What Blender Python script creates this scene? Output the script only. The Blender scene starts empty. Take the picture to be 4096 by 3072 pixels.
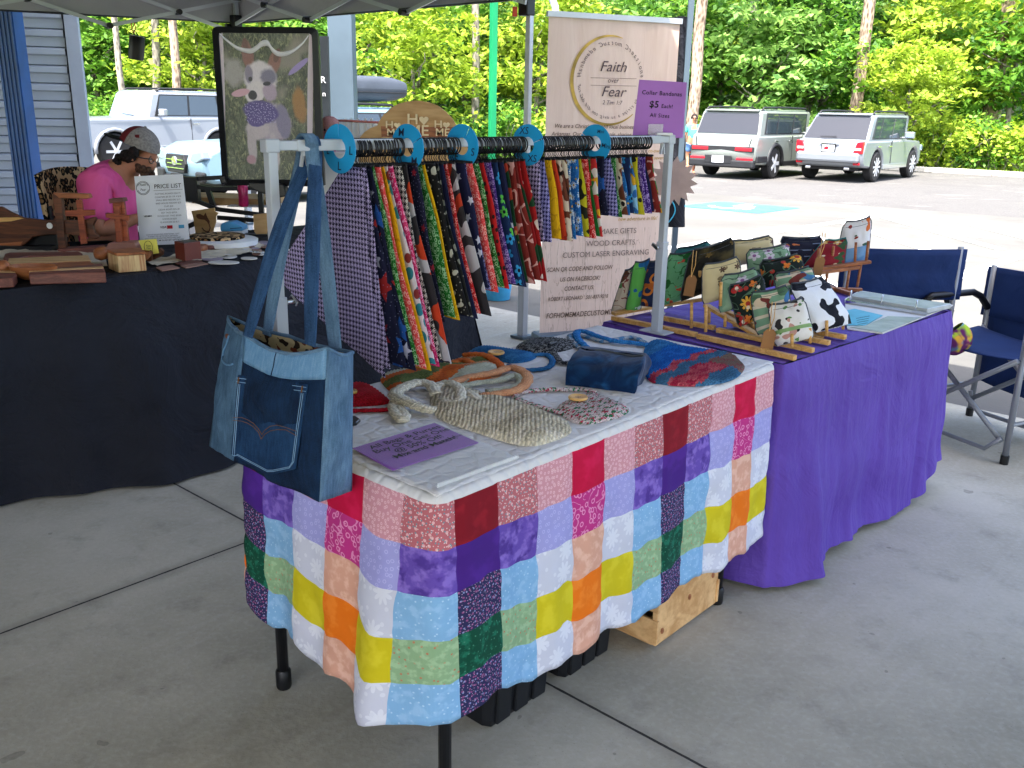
import bpy, math, random
from math import sin, cos, pi, radians, hypot, atan2, sqrt, exp
from mathutils import Vector, Matrix, noise
random.seed(7)
sc = bpy.context.scene
col = sc.collection
# ---------------------------------------------------------------- camera, sky, sun, exposure
PITCH, ROLL, EYE, FPX = 0.2917, 0.0211, 1.4617, 3699.7
_f = Vector((0, cos(PITCH), -sin(PITCH))); _r = Vector((1, 0, 0)); _u = _r.cross(_f)
CR = _r*cos(ROLL) + _u*sin(ROLL); CU = -_r*sin(ROLL) + _u*cos(ROLL); CF = _f
cd = bpy.data.cameras.new('camera'); cam = bpy.data.objects.new('camera', cd); col.objects.link(cam)
cd.sensor_width = 36; cd.lens = 36*FPX/4096; cd.clip_start = .05; cd.clip_end = 2000
cam.matrix_world = Matrix(((CR.x, CU.x, -CF.x, 0), (CR.y, CU.y, -CF.y, 0), (CR.z, CU.z, -CF.z, EYE), (0, 0, 0, 1)))
sc.camera = cam
SUN_EL, SUN_AZ = 64.0, 205.0          # degrees; azimuth clockwise from +y, the sun stands behind the camera
w = bpy.data.worlds.new('World'); sc.world = w; w.use_nodes = True
wn = w.node_tree; bg = wn.nodes['Background']; sky = wn.nodes.new('ShaderNodeTexSky')
sky.sky_type = 'NISHITA'; sky.sun_disc = False; sky.sun_elevation = radians(SUN_EL); sky.sun_rotation = radians(SUN_AZ)
wn.links.new(sky.outputs[0], bg.inputs[0]); bg.inputs[1].default_value = 0.15; sky.air_density = .8; sky.dust_density = 4.0; sky.ozone_density = .4
sl = bpy.data.lights.new('sun', 'SUN'); sl.energy = 2.3; sl.angle = radians(.5); sl.color = (1, .96, .9)
so = bpy.data.objects.new('sun', sl); col.objects.link(so)
sd = Vector((sin(radians(SUN_AZ))*cos(radians(SUN_EL)), cos(radians(SUN_AZ))*cos(radians(SUN_EL)), sin(radians(SUN_EL))))
so.rotation_euler = sd.to_track_quat('Z', 'Y').to_euler(); so.location = (0, 0, 30)
sc.view_settings.view_transform = 'Standard'; sc.view_settings.look = 'None'
sc.view_settings.exposure = 2.85; sc.view_settings.gamma = 1
sc.cycles.max_bounces = 10; sc.cycles.diffuse_bounces = 5; sc.cycles.transparent_max_bounces = 16
sc.cycles.use_denoising = True

# ---------------------------------------------------------------- points in the place
K = 4096/2212
def ray(px, py):
    return CF + CR*((px*K-2048)/FPX) - CU*((py*K-1536)/FPX)
def G(px, py, z=0.0):
    d = ray(px, py); return Vector((0, 0, EYE)) + d*((z-EYE)/d.z)
def D(px, py, y):
    d = ray(px, py); return Vector((0, 0, EYE)) + d*(y/d.y)
def lotz(y):
    return 0.0 if y < 6.5 else (-0.2*(y-6.5)/13.5 if y < 20 else -0.2)
def GL(px, py):
    z = 0
    for _ in range(12): z = lotz(G(px, py, z).y)
    return G(px, py, z)
AX = radians(48.49); U = Vector((cos(AX), sin(AX), 0)); N = Vector((-sin(AX), cos(AX), 0)); ZZ = Vector((0, 0, 1))

# ---------------------------------------------------------------- mesh builder
class MB:
    def __init__(s): s.v = []; s.f = []; s.uv = []; s.m = []
    def add(s, vs, fs, uvs=None, m=0):
        b = len(s.v); s.v += [tuple(v) for v in vs]
        for i, f in enumerate(fs):
            s.f.append([b+k for k in f]); s.m.append(m)
            s.uv.append(uvs[i] if uvs else None)
        return s
    def box(s, c, size, rot=None, m=0):
        c = Vector(c); hx, hy, hz = size[0]/2, size[1]/2, size[2]/2
        vs = [Vector((x, y, z)) for x in (-hx, hx) for y in (-hy, hy) for z in (-hz, hz)]
        if rot is not None: vs = [rot @ v for v in vs]
        vs = [c+v for v in vs]
        return s.add(vs, [(0,1,3,2), (4,6,7,5), (0,4,5,1), (2,3,7,6), (0,2,6,4), (1,5,7,3)], None, m)
    def beam(s, a, b, w, h=None, up=ZZ, m=0):
        a, b = Vector(a), Vector(b); d = (b-a).normalized(); h = h or w
        x = d.cross(up); x = x.normalized() if x.length > 1e-4 else d.orthogonal().normalized(); y = x.cross(d).normalized()
        r = [x*(-w/2)+y*(-h/2), x*(w/2)+y*(-h/2), x*(w/2)+y*(h/2), x*(-w/2)+y*(h/2)]
        return s.add([a+q for q in r]+[b+q for q in r], [(3,2,1,0), (4,5,6,7), (0,1,5,4), (1,2,6,5), (2,3,7,6), (3,0,4,7)], None, m)
    def tube(s, path, r, n=8, m=0, closed=False, cap=True):
        P = [Vector(p) for p in path]; L = len(P); vs = []; fs = []; R = r if isinstance(r, (list, tuple)) else [r]*L
        t0 = (P[1]-P[0]).normalized(); x = t0.orthogonal().normalized(); uvs = []; acc = 0; accs = []
        for i in range(L):
            if closed: t = (P[(i+1) % L]-P[i-1])
            else: t = P[min(i+1, L-1)]-P[max(i-1, 0)]
            t = t.normalized() if t.length > 1e-9 else t0
            x = (x - t*x.dot(t)); x = x.normalized() if x.length > 1e-6 else t.orthogonal().normalized(); y = t.cross(x)
            if i: acc += (P[i]-P[i-1]).length
            accs.append(acc)
            vs += [P[i]+(x*cos(2*pi*k/n)+y*sin(2*pi*k/n))*R[i] for k in range(n)]
        for i in range(L if closed else L-1):
            j = (i+1) % L
            for k in range(n):
                q = (k+1) % n; fs.append((i*n+k, i*n+q, j*n+q, j*n+k))
                c = 2*pi*R[i]/n; aj = accs[j] if j else acc+.01
                uvs.append([(k*c, accs[i]), ((k+1)*c, accs[i]), ((k+1)*c, aj), (k*c, aj)])
        if cap and not closed:
            fs.append(tuple(reversed(range(n)))); uvs.append(None); fs.append(tuple((L-1)*n+k for k in range(n))); uvs.append(None)
        return s.add(vs, fs, uvs, m)
    def lathe(s, prof, base, axis=ZZ, n=16, m=0, sx=1.0):
        base = Vector(base); axis = Vector(axis).normalized(); x = axis.orthogonal().normalized(); y = axis.cross(x)
        vs = []; fs = []; L = len(prof)
        for r, h in prof: vs += [base+axis*h+x*(r*cos(2*pi*k/n)*sx)+y*(r*sin(2*pi*k/n)) for k in range(n)]
        for i in range(L-1):
            for k in range(n):
                q = (k+1) % n; fs.append((i*n+k, i*n+q, (i+1)*n+q, (i+1)*n+k))
        if prof[0][0] > 1e-5: fs.append(tuple(reversed(range(n))))
        if prof[-1][0] > 1e-5: fs.append(tuple((L-1)*n+k for k in range(n)))
        return s.add(vs, fs, None, m)
    def cyl(s, a, b, r, n=12, m=0):
        a, b = Vector(a), Vector(b); return s.lathe([(r, 0), (r, (b-a).length)], a, b-a, n, m)
    def prism(s, poly, o, x, y, d, m=0):
        # polygon (a,b) in the plane o + a x + b y, extruded by the vector d
        o, x, y, d = Vector(o), Vector(x), Vector(y), Vector(d); n = len(poly)
        vs = [o+x*a+y*b for a, b in poly]; vs += [v+d for v in vs]
        fs = [tuple(reversed(range(n))), tuple(range(n, 2*n))]; uv = [[poly[i] for i in reversed(range(n))], [poly[i] for i in range(n)]]
        for i in range(n):
            j = (i+1) % n; fs.append((i, j, n+j, n+i)); uv.append([poly[i], poly[j], poly[j], poly[i]])
        return s.add(vs, fs, uv, m)
    def sheet(s, fn, nu, nv, m=0, uvf=None, mf=None, close=False):
        vs = []; uvv = []
        for j in range(nv+1):
            for i in range(nu+1):
                vs.append(fn(i/nu, j/nv)); uvv.append(uvf(i/nu, j/nv) if uvf else (i/nu, j/nv))
        b = len(s.v); s.v += [tuple(v) for v in vs]
        for j in range(nv):
            for i in range(nu):
                q = [j*(nu+1)+i, j*(nu+1)+i+1, (j+1)*(nu+1)+i+1, (j+1)*(nu+1)+i]
                s.f.append([b+k for k in q]); s.uv.append([uvv[k] for k in q]); s.m.append(mf(i, j) if mf else m)
        return s
    def build(s, name, mats, parent=None, smooth=False, local=False, solid=0, bevel=0, sub=0, auto=None):
        me = bpy.data.meshes.new(name); me.from_pydata(s.v, [], s.f)
        mats = mats if isinstance(mats, (list, tuple)) else [mats]
        for m in mats: me.materials.append(m)
        ul = me.uv_layers.new(name='UVMap').data
        for p, uv, m in zip(me.polygons, s.uv, s.m):
            p.material_index = m; p.use_smooth = smooth
            n = p.normal; ax = max(range(3), key=lambda i: abs(n[i]))
            for k, li in enumerate(p.loop_indices):
                if uv: ul[li].uv = uv[k]
                else:
                    c = me.vertices[me.loops[li].vertex_index].co
                    ul[li].uv = (c.y, c.z) if ax == 0 else ((c.x, c.z) if ax == 1 else (c.x, c.y))
        o = bpy.data.objects.new(name, me); col.objects.link(o)
        if parent is not None:
            o.parent = parent
            if not local and parent.type == 'EMPTY': o.location = -parent.location
        if solid:
            md = o.modifiers.new('s', 'SOLIDIFY'); md.thickness = solid; md.offset = 0
        if bevel:
            md = o.modifiers.new('b', 'BEVEL'); md.width = bevel; md.segments = 2; md.limit_method = 'ANGLE'; md.angle_limit = radians(40)
        if sub:
            md = o.modifiers.new('u', 'SUBSURF'); md.levels = sub; md.render_levels = sub
        if auto:
            try: me.set_sharp_from_angle(angle=radians(auto))
            except Exception: pass
        return o

def T(name, label, cat, loc=(0, 0, 0), rz=0.0, group=None):
    o = bpy.data.objects.new(name, None); o.empty_display_size = .1; col.objects.link(o)
    o.location = loc; o.rotation_euler = (0, 0, rz); o['label'] = label; o['category'] = cat
    if group: o['group'] = group
    return o
def tag(o, label, cat, group=None):
    o['label'] = label; o['category'] = cat
    if group: o['group'] = group
    return o
def struct(o):
    o['kind'] = 'structure'; return o
def dup(root, loc, rz=None, label=None, scale=None):
    r = root.copy(); col.objects.link(r); r.location = loc
    if rz is not None: r.rotation_euler = (0, 0, rz)
    if label: r['label'] = label
    if scale: r.scale = scale if isinstance(scale, tuple) else (scale,)*3
    for ch in list(root.children):
        c = ch.copy(); col.objects.link(c); c.parent = r
        for g in ch.children:
            d = g.copy(); col.objects.link(d); d.parent = c
    return r
def text(lines, o, x, y, h, parent, mat, name='lettering', lift=.0015, shear=0.0, bold=0.0, align='CENTER', gap=1.25, wide=1.0, space=1.0, sizes=None):
    # lettering lying in the plane o + a x + b y, first line's middle at o, going down along -y
    x = Vector(x).normalized(); y = Vector(y).normalized(); nrm = x.cross(y); mb = MB(); yy = 0
    for i, ln in enumerate(lines):
        hh = h*(sizes[i] if sizes else 1)
        if i: yy -= gap*h*((sizes[i]+sizes[i-1])/2 if sizes else 1)
        cu = bpy.data.curves.new('t', 'FONT'); cu.body = ln; cu.size = hh*1.38; cu.align_x = align; cu.align_y = 'CENTER'
        cu.shear = shear; cu.offset = bold*hh; cu.space_character = space; cu.resolution_u = 3
        ob = bpy.data.objects.new('t', cu); col.objects.link(ob)
        dg = bpy.context.evaluated_depsgraph_get(); me = bpy.data.meshes.new_from_object(ob.evaluated_get(dg))
        vs = [Vector(o)+x*(v.co.x*wide)+y*(v.co.y+yy)+nrm*lift for v in me.vertices]
        mb.add(vs, [tuple(p.vertices) for p in me.polygons])
        bpy.data.objects.remove(ob); bpy.data.curves.remove(cu); bpy.data.meshes.remove(me)
    return mb.build(name, mat, parent)

def smoothpoly(p, it=2):
    for _ in range(it):
        q = []
        for i in range(len(p)):
            a, b = Vector(p[i]), Vector(p[(i+1) % len(p)]); q += [tuple(a*.75+b*.25), tuple(a*.25+b*.75)]
        p = q
    return p
# ---------------------------------------------------------------- materials
def sr(h, k=1.0):
    h = h.lstrip('#'); c = [int(h[i:i+2], 16)/255 for i in (0, 2, 4)]
    return tuple(min(1, k*(x/12.92 if x <= .04045 else ((x+.055)/1.055)**2.4)) for x in c)+(1,)
class NT:
    def __init__(s, name, rough=.6, metal=0.0, spec=.4):
        s.mat = bpy.data.materials.new(name); s.mat.use_nodes = True; s.t = s.mat.node_tree
        s.b = s.t.nodes['Principled BSDF']; s.set('Roughness', rough); s.set('Metallic', metal); s.set('Specular IOR Level', spec)
    def set(s, k, v):
        if hasattr(v, 'is_linked') or isinstance(v, bpy.types.NodeSocket): s.t.links.new(v, s.b.inputs[k])
        else: s.b.inputs[k].default_value = v
    def n(s, ty, props=None, **ins):
        nd = s.t.nodes.new(ty)
        for k, v in (props or {}).items(): setattr(nd, k, v)
        for k, v in ins.items():
            k = k.replace('_', ' ')
            sock = nd.inputs[int(k[1:])] if k[0] == 'i' and k[1:].isdigit() else nd.inputs[k]
            if isinstance(v, bpy.types.NodeSocket): s.t.links.new(v, sock)
            else: sock.default_value = v
        return nd
    def math(s, op, a, b=0.0, c=None):
        ins = {'i0': a, 'i1': b}
        if c is not None: ins['i2'] = c
        return s.n('ShaderNodeMath', {'operation': op}, **ins).outputs[0]
    def vm(s, op, a, b=(0, 0, 0)): return s.n('ShaderNodeVectorMath', {'operation': op}, i0=a, i1=b).outputs[0]
    def scale(s, v, k):
        nd = s.n('ShaderNodeVectorMath', {'operation': 'SCALE'}, i0=v); nd.inputs['Scale'].default_value = k; return nd.outputs[0]
    def mix(s, f, a, b):
        nd = s.n('ShaderNodeMix', {'data_type': 'RGBA'})
        for i, v in ((0, f), (6, a), (7, b)):
            if isinstance(v, bpy.types.NodeSocket): s.t.links.new(v, nd.inputs[i])
            else: nd.inputs[i].default_value = v
        return nd.outputs[2]
    def uv(s): return s.n('ShaderNodeTexCoord').outputs['UV']
    def ob(s): return s.n('ShaderNodeTexCoord').outputs['Object']
    def noise(s, v, sc_, det=3, rough=.55, dist=0): return s.n('ShaderNodeTexNoise', None, Vector=v, Scale=sc_, Detail=det, Roughness=rough, Distortion=dist).outputs[0]
    def vor(s, v, sc_, feat='F1', rnd=1.0, two=False):
        return s.n('ShaderNodeTexVoronoi', {'feature': feat, 'voronoi_dimensions': '2D' if two else '3D'}, Vector=v, Scale=sc_, Randomness=rnd)
    def lt(s, a, b): return s.math('LESS_THAN', a, b)
    def gt(s, a, b): return s.math('GREATER_THAN', a, b)
    def smooth(s, a, lo, hi):
        nd = s.n('ShaderNodeMapRange', {'interpolation_type': 'SMOOTHSTEP'}); s.t.links.new(a, nd.inputs[0])
        nd.inputs[1].default_value = lo; nd.inputs[2].default_value = hi; return nd.outputs[0]
    def bump(s, h, dist, strength=1.0):
        nd = s.n('ShaderNodeBump', None, Height=h, Distance=dist, Strength=strength); s.t.links.new(nd.outputs[0], s.b.inputs['Normal'])
    def out(s, c):
        s.set('Base Color', c); return s.mat
def flat(name, c, rough=.6, metal=0.0, var=.12, vs=6.0, bump=0.0, bs=40.0, spec=.4):
    t = NT(name, rough, metal, spec); c = sr(c) if isinstance(c, str) else c; v = t.ob()
    n = t.noise(v, vs, 4); d = tuple(x*(1-var*2) for x in c[:3])+(1,); l = tuple(min(1, x*(1+var)) for x in c[:3])+(1,)
    if bump: t.bump(t.noise(v, bs, 3), bump)
    return t.out(t.mix(t.smooth(n, .3, .7), d, l))
def wood(name, a, b, axis=0, sc_=9.0, rough=.5, stretch=14.0):
    t = NT(name, rough); v = t.ob(); m = t.n('ShaderNodeMapping', None, Vector=v)
    s3 = [stretch]*3; s3[axis] = 1.2; m.inputs['Scale'].default_value = s3; v2 = m.outputs[0]
    n = t.noise(v2, sc_*.25, 4, .6, 1.2); n2 = t.noise(v2, sc_*1.6, 3)
    f = t.math('ADD', t.math('MULTIPLY', n, .75), t.math('MULTIPLY', n2, .3)); t.bump(n2, .001, .3)
    return t.out(t.mix(t.smooth(f, .36, .68), sr(a), sr(b)))
def weave(t, scale=900, amt=.0006):
    uv = t.uv(); a = t.n('ShaderNodeTexWave', None, Vector=uv, Scale=scale/6.0, Distortion=.6).outputs[1]
    t.bump(t.math('ADD', a, t.noise(uv, 60, 3)), amt, .5)
def pattern(name, base, motifs=(), rough=.85, off=0.0, var=.1):
    # printed cloth; UVs are metres
    t = NT(name, rough, 0, .2); uv = t.uv()
    if off: uv = t.vm('ADD', uv, (off, off*1.7, 0))
    c = sr(base) if isinstance(base, str) else base
    c = t.mix(t.noise(uv, 14, 3), tuple(x*(1-var) for x in c[:3])+(1,), tuple(min(1, x*(1+var)) for x in c[:3])+(1,))
    for mo in motifs:
        k = mo[0]
        if k == 'dots':      # scale, radius, colour, randomness
            v = t.vor(uv, mo[1], rnd=mo[4] if len(mo) > 4 else .8, two=True); f = t.lt(v.outputs['Distance'], mo[2]); cc = sr(mo[3])
        elif k in ('star', 'flower'):   # scale, size, colour, points [, threshold of cells used]
            sv = t.scale(uv, mo[1]); v = t.vor(sv, 1.0, rnd=.75, two=True)
            d = t.vm('SUBTRACT', sv, v.outputs['Position']); sp = t.n('ShaderNodeSeparateXYZ', None, Vector=d)
            a = t.math('ARCTAN2', sp.outputs[1], sp.outputs[0]); r = t.n('ShaderNodeVectorMath', {'operation': 'LENGTH'}, i0=d).outputs['Value']
            npt = mo[4]; sec = 2*pi/npt; rc = t.n('ShaderNodeSeparateColor', None, Color=v.outputs['Color'])
            a = t.math('ADD', a, t.math('MULTIPLY', rc.outputs[1], 6.28))
            fr = t.math('ABSOLUTE', t.math('SUBTRACT', t.math('MODULO', t.math('ADD', a, 62.8318), sec), sec/2))
            if k == 'star': lim = t.math('DIVIDE', mo[2]*.42, t.math('SINE', t.math('ADD', t.math('SUBTRACT', sec/2, fr), .42)))
            else: lim = t.math('MULTIPLY', mo[2], t.math('ADD', .45, t.math('MULTIPLY', .55, t.math('COSINE', t.math('MULTIPLY', fr, pi/sec)))))
            f = t.lt(r, lim); cc = sr(mo[3])
            if len(mo) > 5 and mo[5] is not None: f = t.math('MULTIPLY', f, t.gt(rc.outputs[0], mo[5][0])); f = t.math('MULTIPLY', f, t.lt(rc.outputs[0], mo[5][1]))
            if len(mo) > 6: c = t.mix(f, c, cc); f = t.math('MULTIPLY', t.lt(r, mo[2]*.3), t.gt(rc.outputs[0], mo[5][0] if mo[5] else -1)); cc = sr(mo[6])
        elif k == 'blob':    # scale, threshold, colour [, seed]
            f = t.gt(t.noise(t.vm('ADD', uv, (mo[4] if len(mo) > 4 else 0, 0, 0)), mo[1], 1, .4), mo[2]); cc = sr(mo[3])
        elif k == 'soft':
            f = t.smooth(t.noise(t.vm('ADD', uv, (mo[4] if len(mo) > 4 else 0, 0, 0)), mo[1], 3), mo[2]-.08, mo[2]+.08); cc = sr(mo[3])
        elif k == 'scroll':  # scale, width, colour
            n = t.noise(uv, mo[1], 1, .4, .8); f = t.lt(t.math('ABSOLUTE', t.math('SUBTRACT', n, .5)), mo[2]); cc = sr(mo[3])
            f = t.math('MULTIPLY', f, t.gt(t.noise(uv, mo[1]*1.9, 1), .42))
        elif k == 'ring':    # scale, r, width, colour
            v = t.vor(uv, mo[1], rnd=.7, two=True); f = t.lt(t.math('ABSOLUTE', t.math('SUBTRACT', v.outputs['Distance'], mo[2])), mo[3]); cc = sr(mo[4])
        elif k == 'hound':   # repeat per metre, colour
            sp = t.n('ShaderNodeSeparateXYZ', None, Vector=t.scale(uv, mo[1])); x, y = sp.outputs[0], sp.outputs[1]
            fx = t.math('FRACT', x); fy = t.math('FRACT', y); qx = t.gt(fx, .5); qy = t.gt(fy, .5)
            both = t.math('MULTIPLY', qx, qy); one = t.math('SUBTRACT', t.math('ADD', qx, qy), t.math('MULTIPLY', both, 2))
            st = t.gt(t.math('FRACT', t.math('MULTIPLY', t.math('SUBTRACT', x, y), 2)), .5)
            f = t.math('ADD', both, t.math('MULTIPLY', one, st)); cc = sr(mo[2])
        elif k == 'stripe':  # scale, fraction, colour, axis
            sp = t.n('ShaderNodeSeparateXYZ', None, Vector=uv); f = t.lt(t.math('FRACT', t.math('MULTIPLY', sp.outputs[mo[4]], mo[1])), mo[2]); cc = sr(mo[3])
        c = t.mix(f, c, cc)
    weave(t); return t.out(c)
def glass(name, tint='#20262a', rough=.05):
    t = NT(name, rough, 0, .9); return t.out(sr(tint))
def clear(name, alpha=.16, tint='#ffffff', rough=.05):
    t = NT(name, rough, 0, .6); t.set('Alpha', alpha); return t.out(sr(tint))
def yarn(name, cols, cell=140.0, soft=20.0, rough=.95):
    # stitched yarn: colour runs in patches along the rows, stitch bumps; shade between stitches darkened into the colour
    t = NT(name, rough, 0, .1); uv = t.uv(); c = sr(cols[0]); 
    for i, h in enumerate(cols[1:]):
        v = t.noise(t.vm('ADD', t.vm('MULTIPLY', uv, (1, 2.2, 1)), (i*3.1+.4, i*1.7, 0)), soft, 2)
        c = t.mix(t.smooth(v, .5, .54), c, sr(h))
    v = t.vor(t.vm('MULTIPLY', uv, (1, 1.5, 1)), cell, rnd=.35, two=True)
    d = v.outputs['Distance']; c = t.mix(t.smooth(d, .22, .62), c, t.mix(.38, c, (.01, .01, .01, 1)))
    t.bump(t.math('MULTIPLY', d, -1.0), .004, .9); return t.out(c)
# ================================================================ SETTING
def un(a, b, z=0.0): return U*a + N*b + ZZ*z
def ground_mats():
    t = NT('floor_concrete', .75, 0, .3); v = t.ob()
    m = t.n('ShaderNodeMapping', None, Vector=v); m.inputs['Rotation'].default_value = (0, 0, -AX)
    sp = t.n('ShaderNodeSeparateXYZ', None, Vector=m.outputs[0])
    n1 = t.noise(v, .9, 6, .6); n2 = t.noise(v, 7, 5, .65); n3 = t.noise(v, 60, 3)
    c = t.mix(t.smooth(n1, .3, .72), sr('#949081'), sr('#b9b4a6')); c = t.mix(t.math('MULTIPLY', t.smooth(n2, .5, .85), .5), c, sr('#605d55'))
    spot = t.gt(t.noise(v, 11, 2, .5), .72); c = t.mix(t.math('MULTIPLY', spot, .4), c, sr('#4a4740'))
    sw = t.smooth(t.noise(t.vm('MULTIPLY', m.outputs[0], (1, 9, 1)), 2.2, 3), .52, .75); c = t.mix(t.math('MULTIPLY', sw, .18), c, sr('#c0bdb6'))
    c = t.mix(t.math('MULTIPLY', t.smooth(n3, .4, .8), .18), c, sr('#d0cdc6'))
    for k, off in ((0, 1.66), (1, 2.6)):
        d = t.math('ABSOLUTE', t.math('SUBTRACT', t.math('MODULO', t.math('ADD', t.math('SUBTRACT', sp.outputs[k], off), 34+1.7), 3.4), 1.7))
        d = t.math('ADD', d, t.math('MULTIPLY', t.noise(v, 30, 2), .003)); c = t.mix(t.math('MULTIPLY', t.math('SUBTRACT', 1.0, t.smooth(d, .004, .05)), .28), c, sr('#56524a')); c = t.mix(t.lt(d, .0055), c, sr('#2c2a27'))
    c = t.mix(t.math('MULTIPLY', t.gt(t.noise(v, 170, 2), .68), .3), c, sr('#4d4a43')); cw = t.vm('ADD', v, t.scale(t.n('ShaderNodeTexNoise', None, Vector=v, Scale=3.0, Detail=3.0).outputs[1], .25))
    ck = t.lt(t.vor(cw, .55, 'DISTANCE_TO_EDGE', 1.0).outputs[0], .0018); c = t.mix(t.math('MULTIPLY', ck, t.math('MULTIPLY', t.gt(t.noise(v, .5, 2), .62), .3)), c, sr('#4a463f'))
    st = t.smooth(t.noise(t.vm('ADD', v, (7, 3, 0)), 1.7, 5, .7), .56, .7); c = t.mix(t.math('MULTIPLY', st, .3), c, sr('#6b675c'))
    t.bump(t.math('ADD', n2, t.math('MULTIPLY', n3, 1.5)), .002, .5); F = t.out(c)
    t = NT('drive_concrete', .85, 0, .2); v = t.ob(); c = t.mix(t.smooth(t.noise(v, .35, 6, .6), .3, .7), sr('#53524f'), sr('#605f5b'))
    c = t.mix(t.math('MULTIPLY', t.smooth(t.noise(v, 2.2, 5, .7), .52, .75), .4), c, sr('#42413e')); st = t.smooth(t.noise(t.vm('MULTIPLY', v, (1, .5, 1)), 1.1, 4, .6), .6, .75); c = t.mix(t.math('MULTIPLY', st, .35), c, sr('#4a4844')); c = t.mix(t.math('MULTIPLY', t.gt(t.noise(v, 4, 2), .74), .5), c, sr('#3f3d3a')); t.bump(t.noise(v, 50, 3), .002, .5); P = t.out(c)
    t = NT('asphalt', .9, 0, .2); v = t.ob(); c = t.mix(t.smooth(t.noise(v, 90, 2), .35, .65), sr('#3d3c3b'), sr('#656462'))
    c = t.mix(t.math('MULTIPLY', t.smooth(t.noise(v, .8, 5, .6), .45, .7), .5), c, sr('#4a4948'))
    c = t.mix(t.smooth(t.noise(t.vm('MULTIPLY', v, (1, 2.5, 1)), .9, 4), .6, .7), c, sr('#6a6864')); t.bump(t.noise(v, 60, 3), .006, .8); A = t.out(c)
    t = NT('lawn', .95, 0, .1); v = t.ob(); c = t.mix(t.smooth(t.noise(v, 3, 5), .35, .65), sr('#4f7326'), sr('#8aa83c')); t.bump(t.noise(v, 30, 3), .05); L = t.out(c)
    return F, P, A, L
FLOOR, DRIVE, ASPH, LAWN = ground_mats()
def quadsheet(pts, m, name, nu=1, nv=1, lift=0.0):
    a, b, c, d = [Vector(p) for p in pts]; mb = MB()
    def fn(s, t_):
        p = (a*(1-s)+b*s)*(1-t_)+(d*(1-s)+c*s)*t_
        return Vector((p.x, p.y, lotz(p.y)+lift if name != 'floor' else lift))
    mb.sheet(fn, nu, nv); return mb.build(name, m)
# one wide sheet to the horizon, then the surfaces laid on it
mb = MB()
mb.sheet(lambda s, t_: (lambda x, y: Vector((x, y, (-.03 if y < 6.5 else lotz(y)-.03))))((s-.5)*600, -120+t_*520), 24, 60)
struct(mb.build('ground', LAWN))
struct(quadsheet([un(-14, -16), un(5.05, -16), un(5.05, 14), un(-14, 14)], FLOOR, 'floor', 1, 1, .0))
struct(quadsheet([un(5.06, -30), un(17.2, -30), un(17.2, 40), un(5.06, 40)], DRIVE, 'driveway', 12, 30, -.004))
struct(quadsheet([un(17.2, -30), un(30, -30), un(30, 60), un(17.2, 60)], ASPH, 'parking_lot', 12, 30, -.010))
kerbm = flat('kerb_concrete', '#b9b5aa', .85, var=.1, vs=4)
mb = MB()
for i in range(30):
    a = -28+i*3.0; p, q = un(30.15, a), un(30.15, a+2.985); z = -.2
    mb.beam((p.x, p.y, z+.06), (q.x, q.y, z+.06), .34, .15)
struct(mb.build('kerb', kerbm, bevel=.02))
wpaint = flat('white_paint', '#e8e8e4', .7, var=.06, vs=5); bpaint = flat('blue_paint', '#3fa3d8', .7, var=.1, vs=4)
def strip(mb, a, b, w, lift=.001):
    a, b = Vector(a), Vector(b); d = (b-a).normalized(); s = Vector((-d.y, d.x, 0))*w/2; n = 8
    mb.sheet(lambda s_, t_: (lambda p: Vector((p.x, p.y, lotz(p.y)+lift)))(a+(b-a)*s_+s*(2*t_-1)), n, 1)
mb = MB()
A0, A1, B0, B1 = un(9.4, 5.74), un(15.45, 5.70), un(9.4, 2.70), un(15.45, 2.70)
strip(mb, un(7.0, 5.74), A1, .16); strip(mb, un(7.0, 2.7), un(15.45, 2.7), .16)
strip(mb, un(15.45, 5.70), un(15.45, -3), .14)
for k, a in enumerate((9.7, 11.2, 12.7, 14.2)):
    p = un(a+1.1, 5.66); q = Vector((p.x-.06, p.y-4.05, 0)); strip(mb, p, q, .15, .004)
p = un(15.38, 4.4); q = Vector((p.x-.1, p.y-2.3, 0)); strip(mb, p, q, .15, .004)
strip(mb, un(9.4, -.4), un(15.45, -.4), .14)
struct(mb.build('parking_markings', wpaint))
mb = MB(); c0 = un(14.85, 7.95); s = .78
mb.sheet(lambda a, b: (lambda p: Vector((p.x, p.y, lotz(p.y)+.003)))(c0+U*(a-.5)*2*s+N*(b-.5)*2*s), 6, 6)
c1 = Vector((-2.2, 28.6, 0)); mb.sheet(lambda a, b: (lambda p: Vector((p.x, p.y, lotz(p.y)+.003)))(c1+U*(a-.5)*2.6+N*(b-.5)*2.6), 6, 6)
struct(mb.build('accessible_bay_marking', bpaint))
mb = MB()   # white wheelchair figure on the blue square
def gp(a, b): p = c0+U*a*s+N*b*s; return Vector((p.x, p.y, lotz(p.y)+.008))
def gl_(pts, w_):
    for (a, b), (c, d) in zip(pts, pts[1:]):
        p, q = gp(a, b), gp(c, d); strip(mb, p, q, w_, .008)
gl_([(.2*cos(t_)*2.2-.15, .2*sin(t_)*2.2+.1) for t_ in [radians(100+i*20) for i in range(12)]], .11)
gl_([(.55, .12), (.05, .1), (.0, -.3), (-.45, -.42)], .12); gl_([(.3, .1), (.28, -.25)], .1); gl_([(.75, .12), (.66, .12)], .16)
struct(mb.build('accessible_bay_symbol', wpaint))

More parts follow.
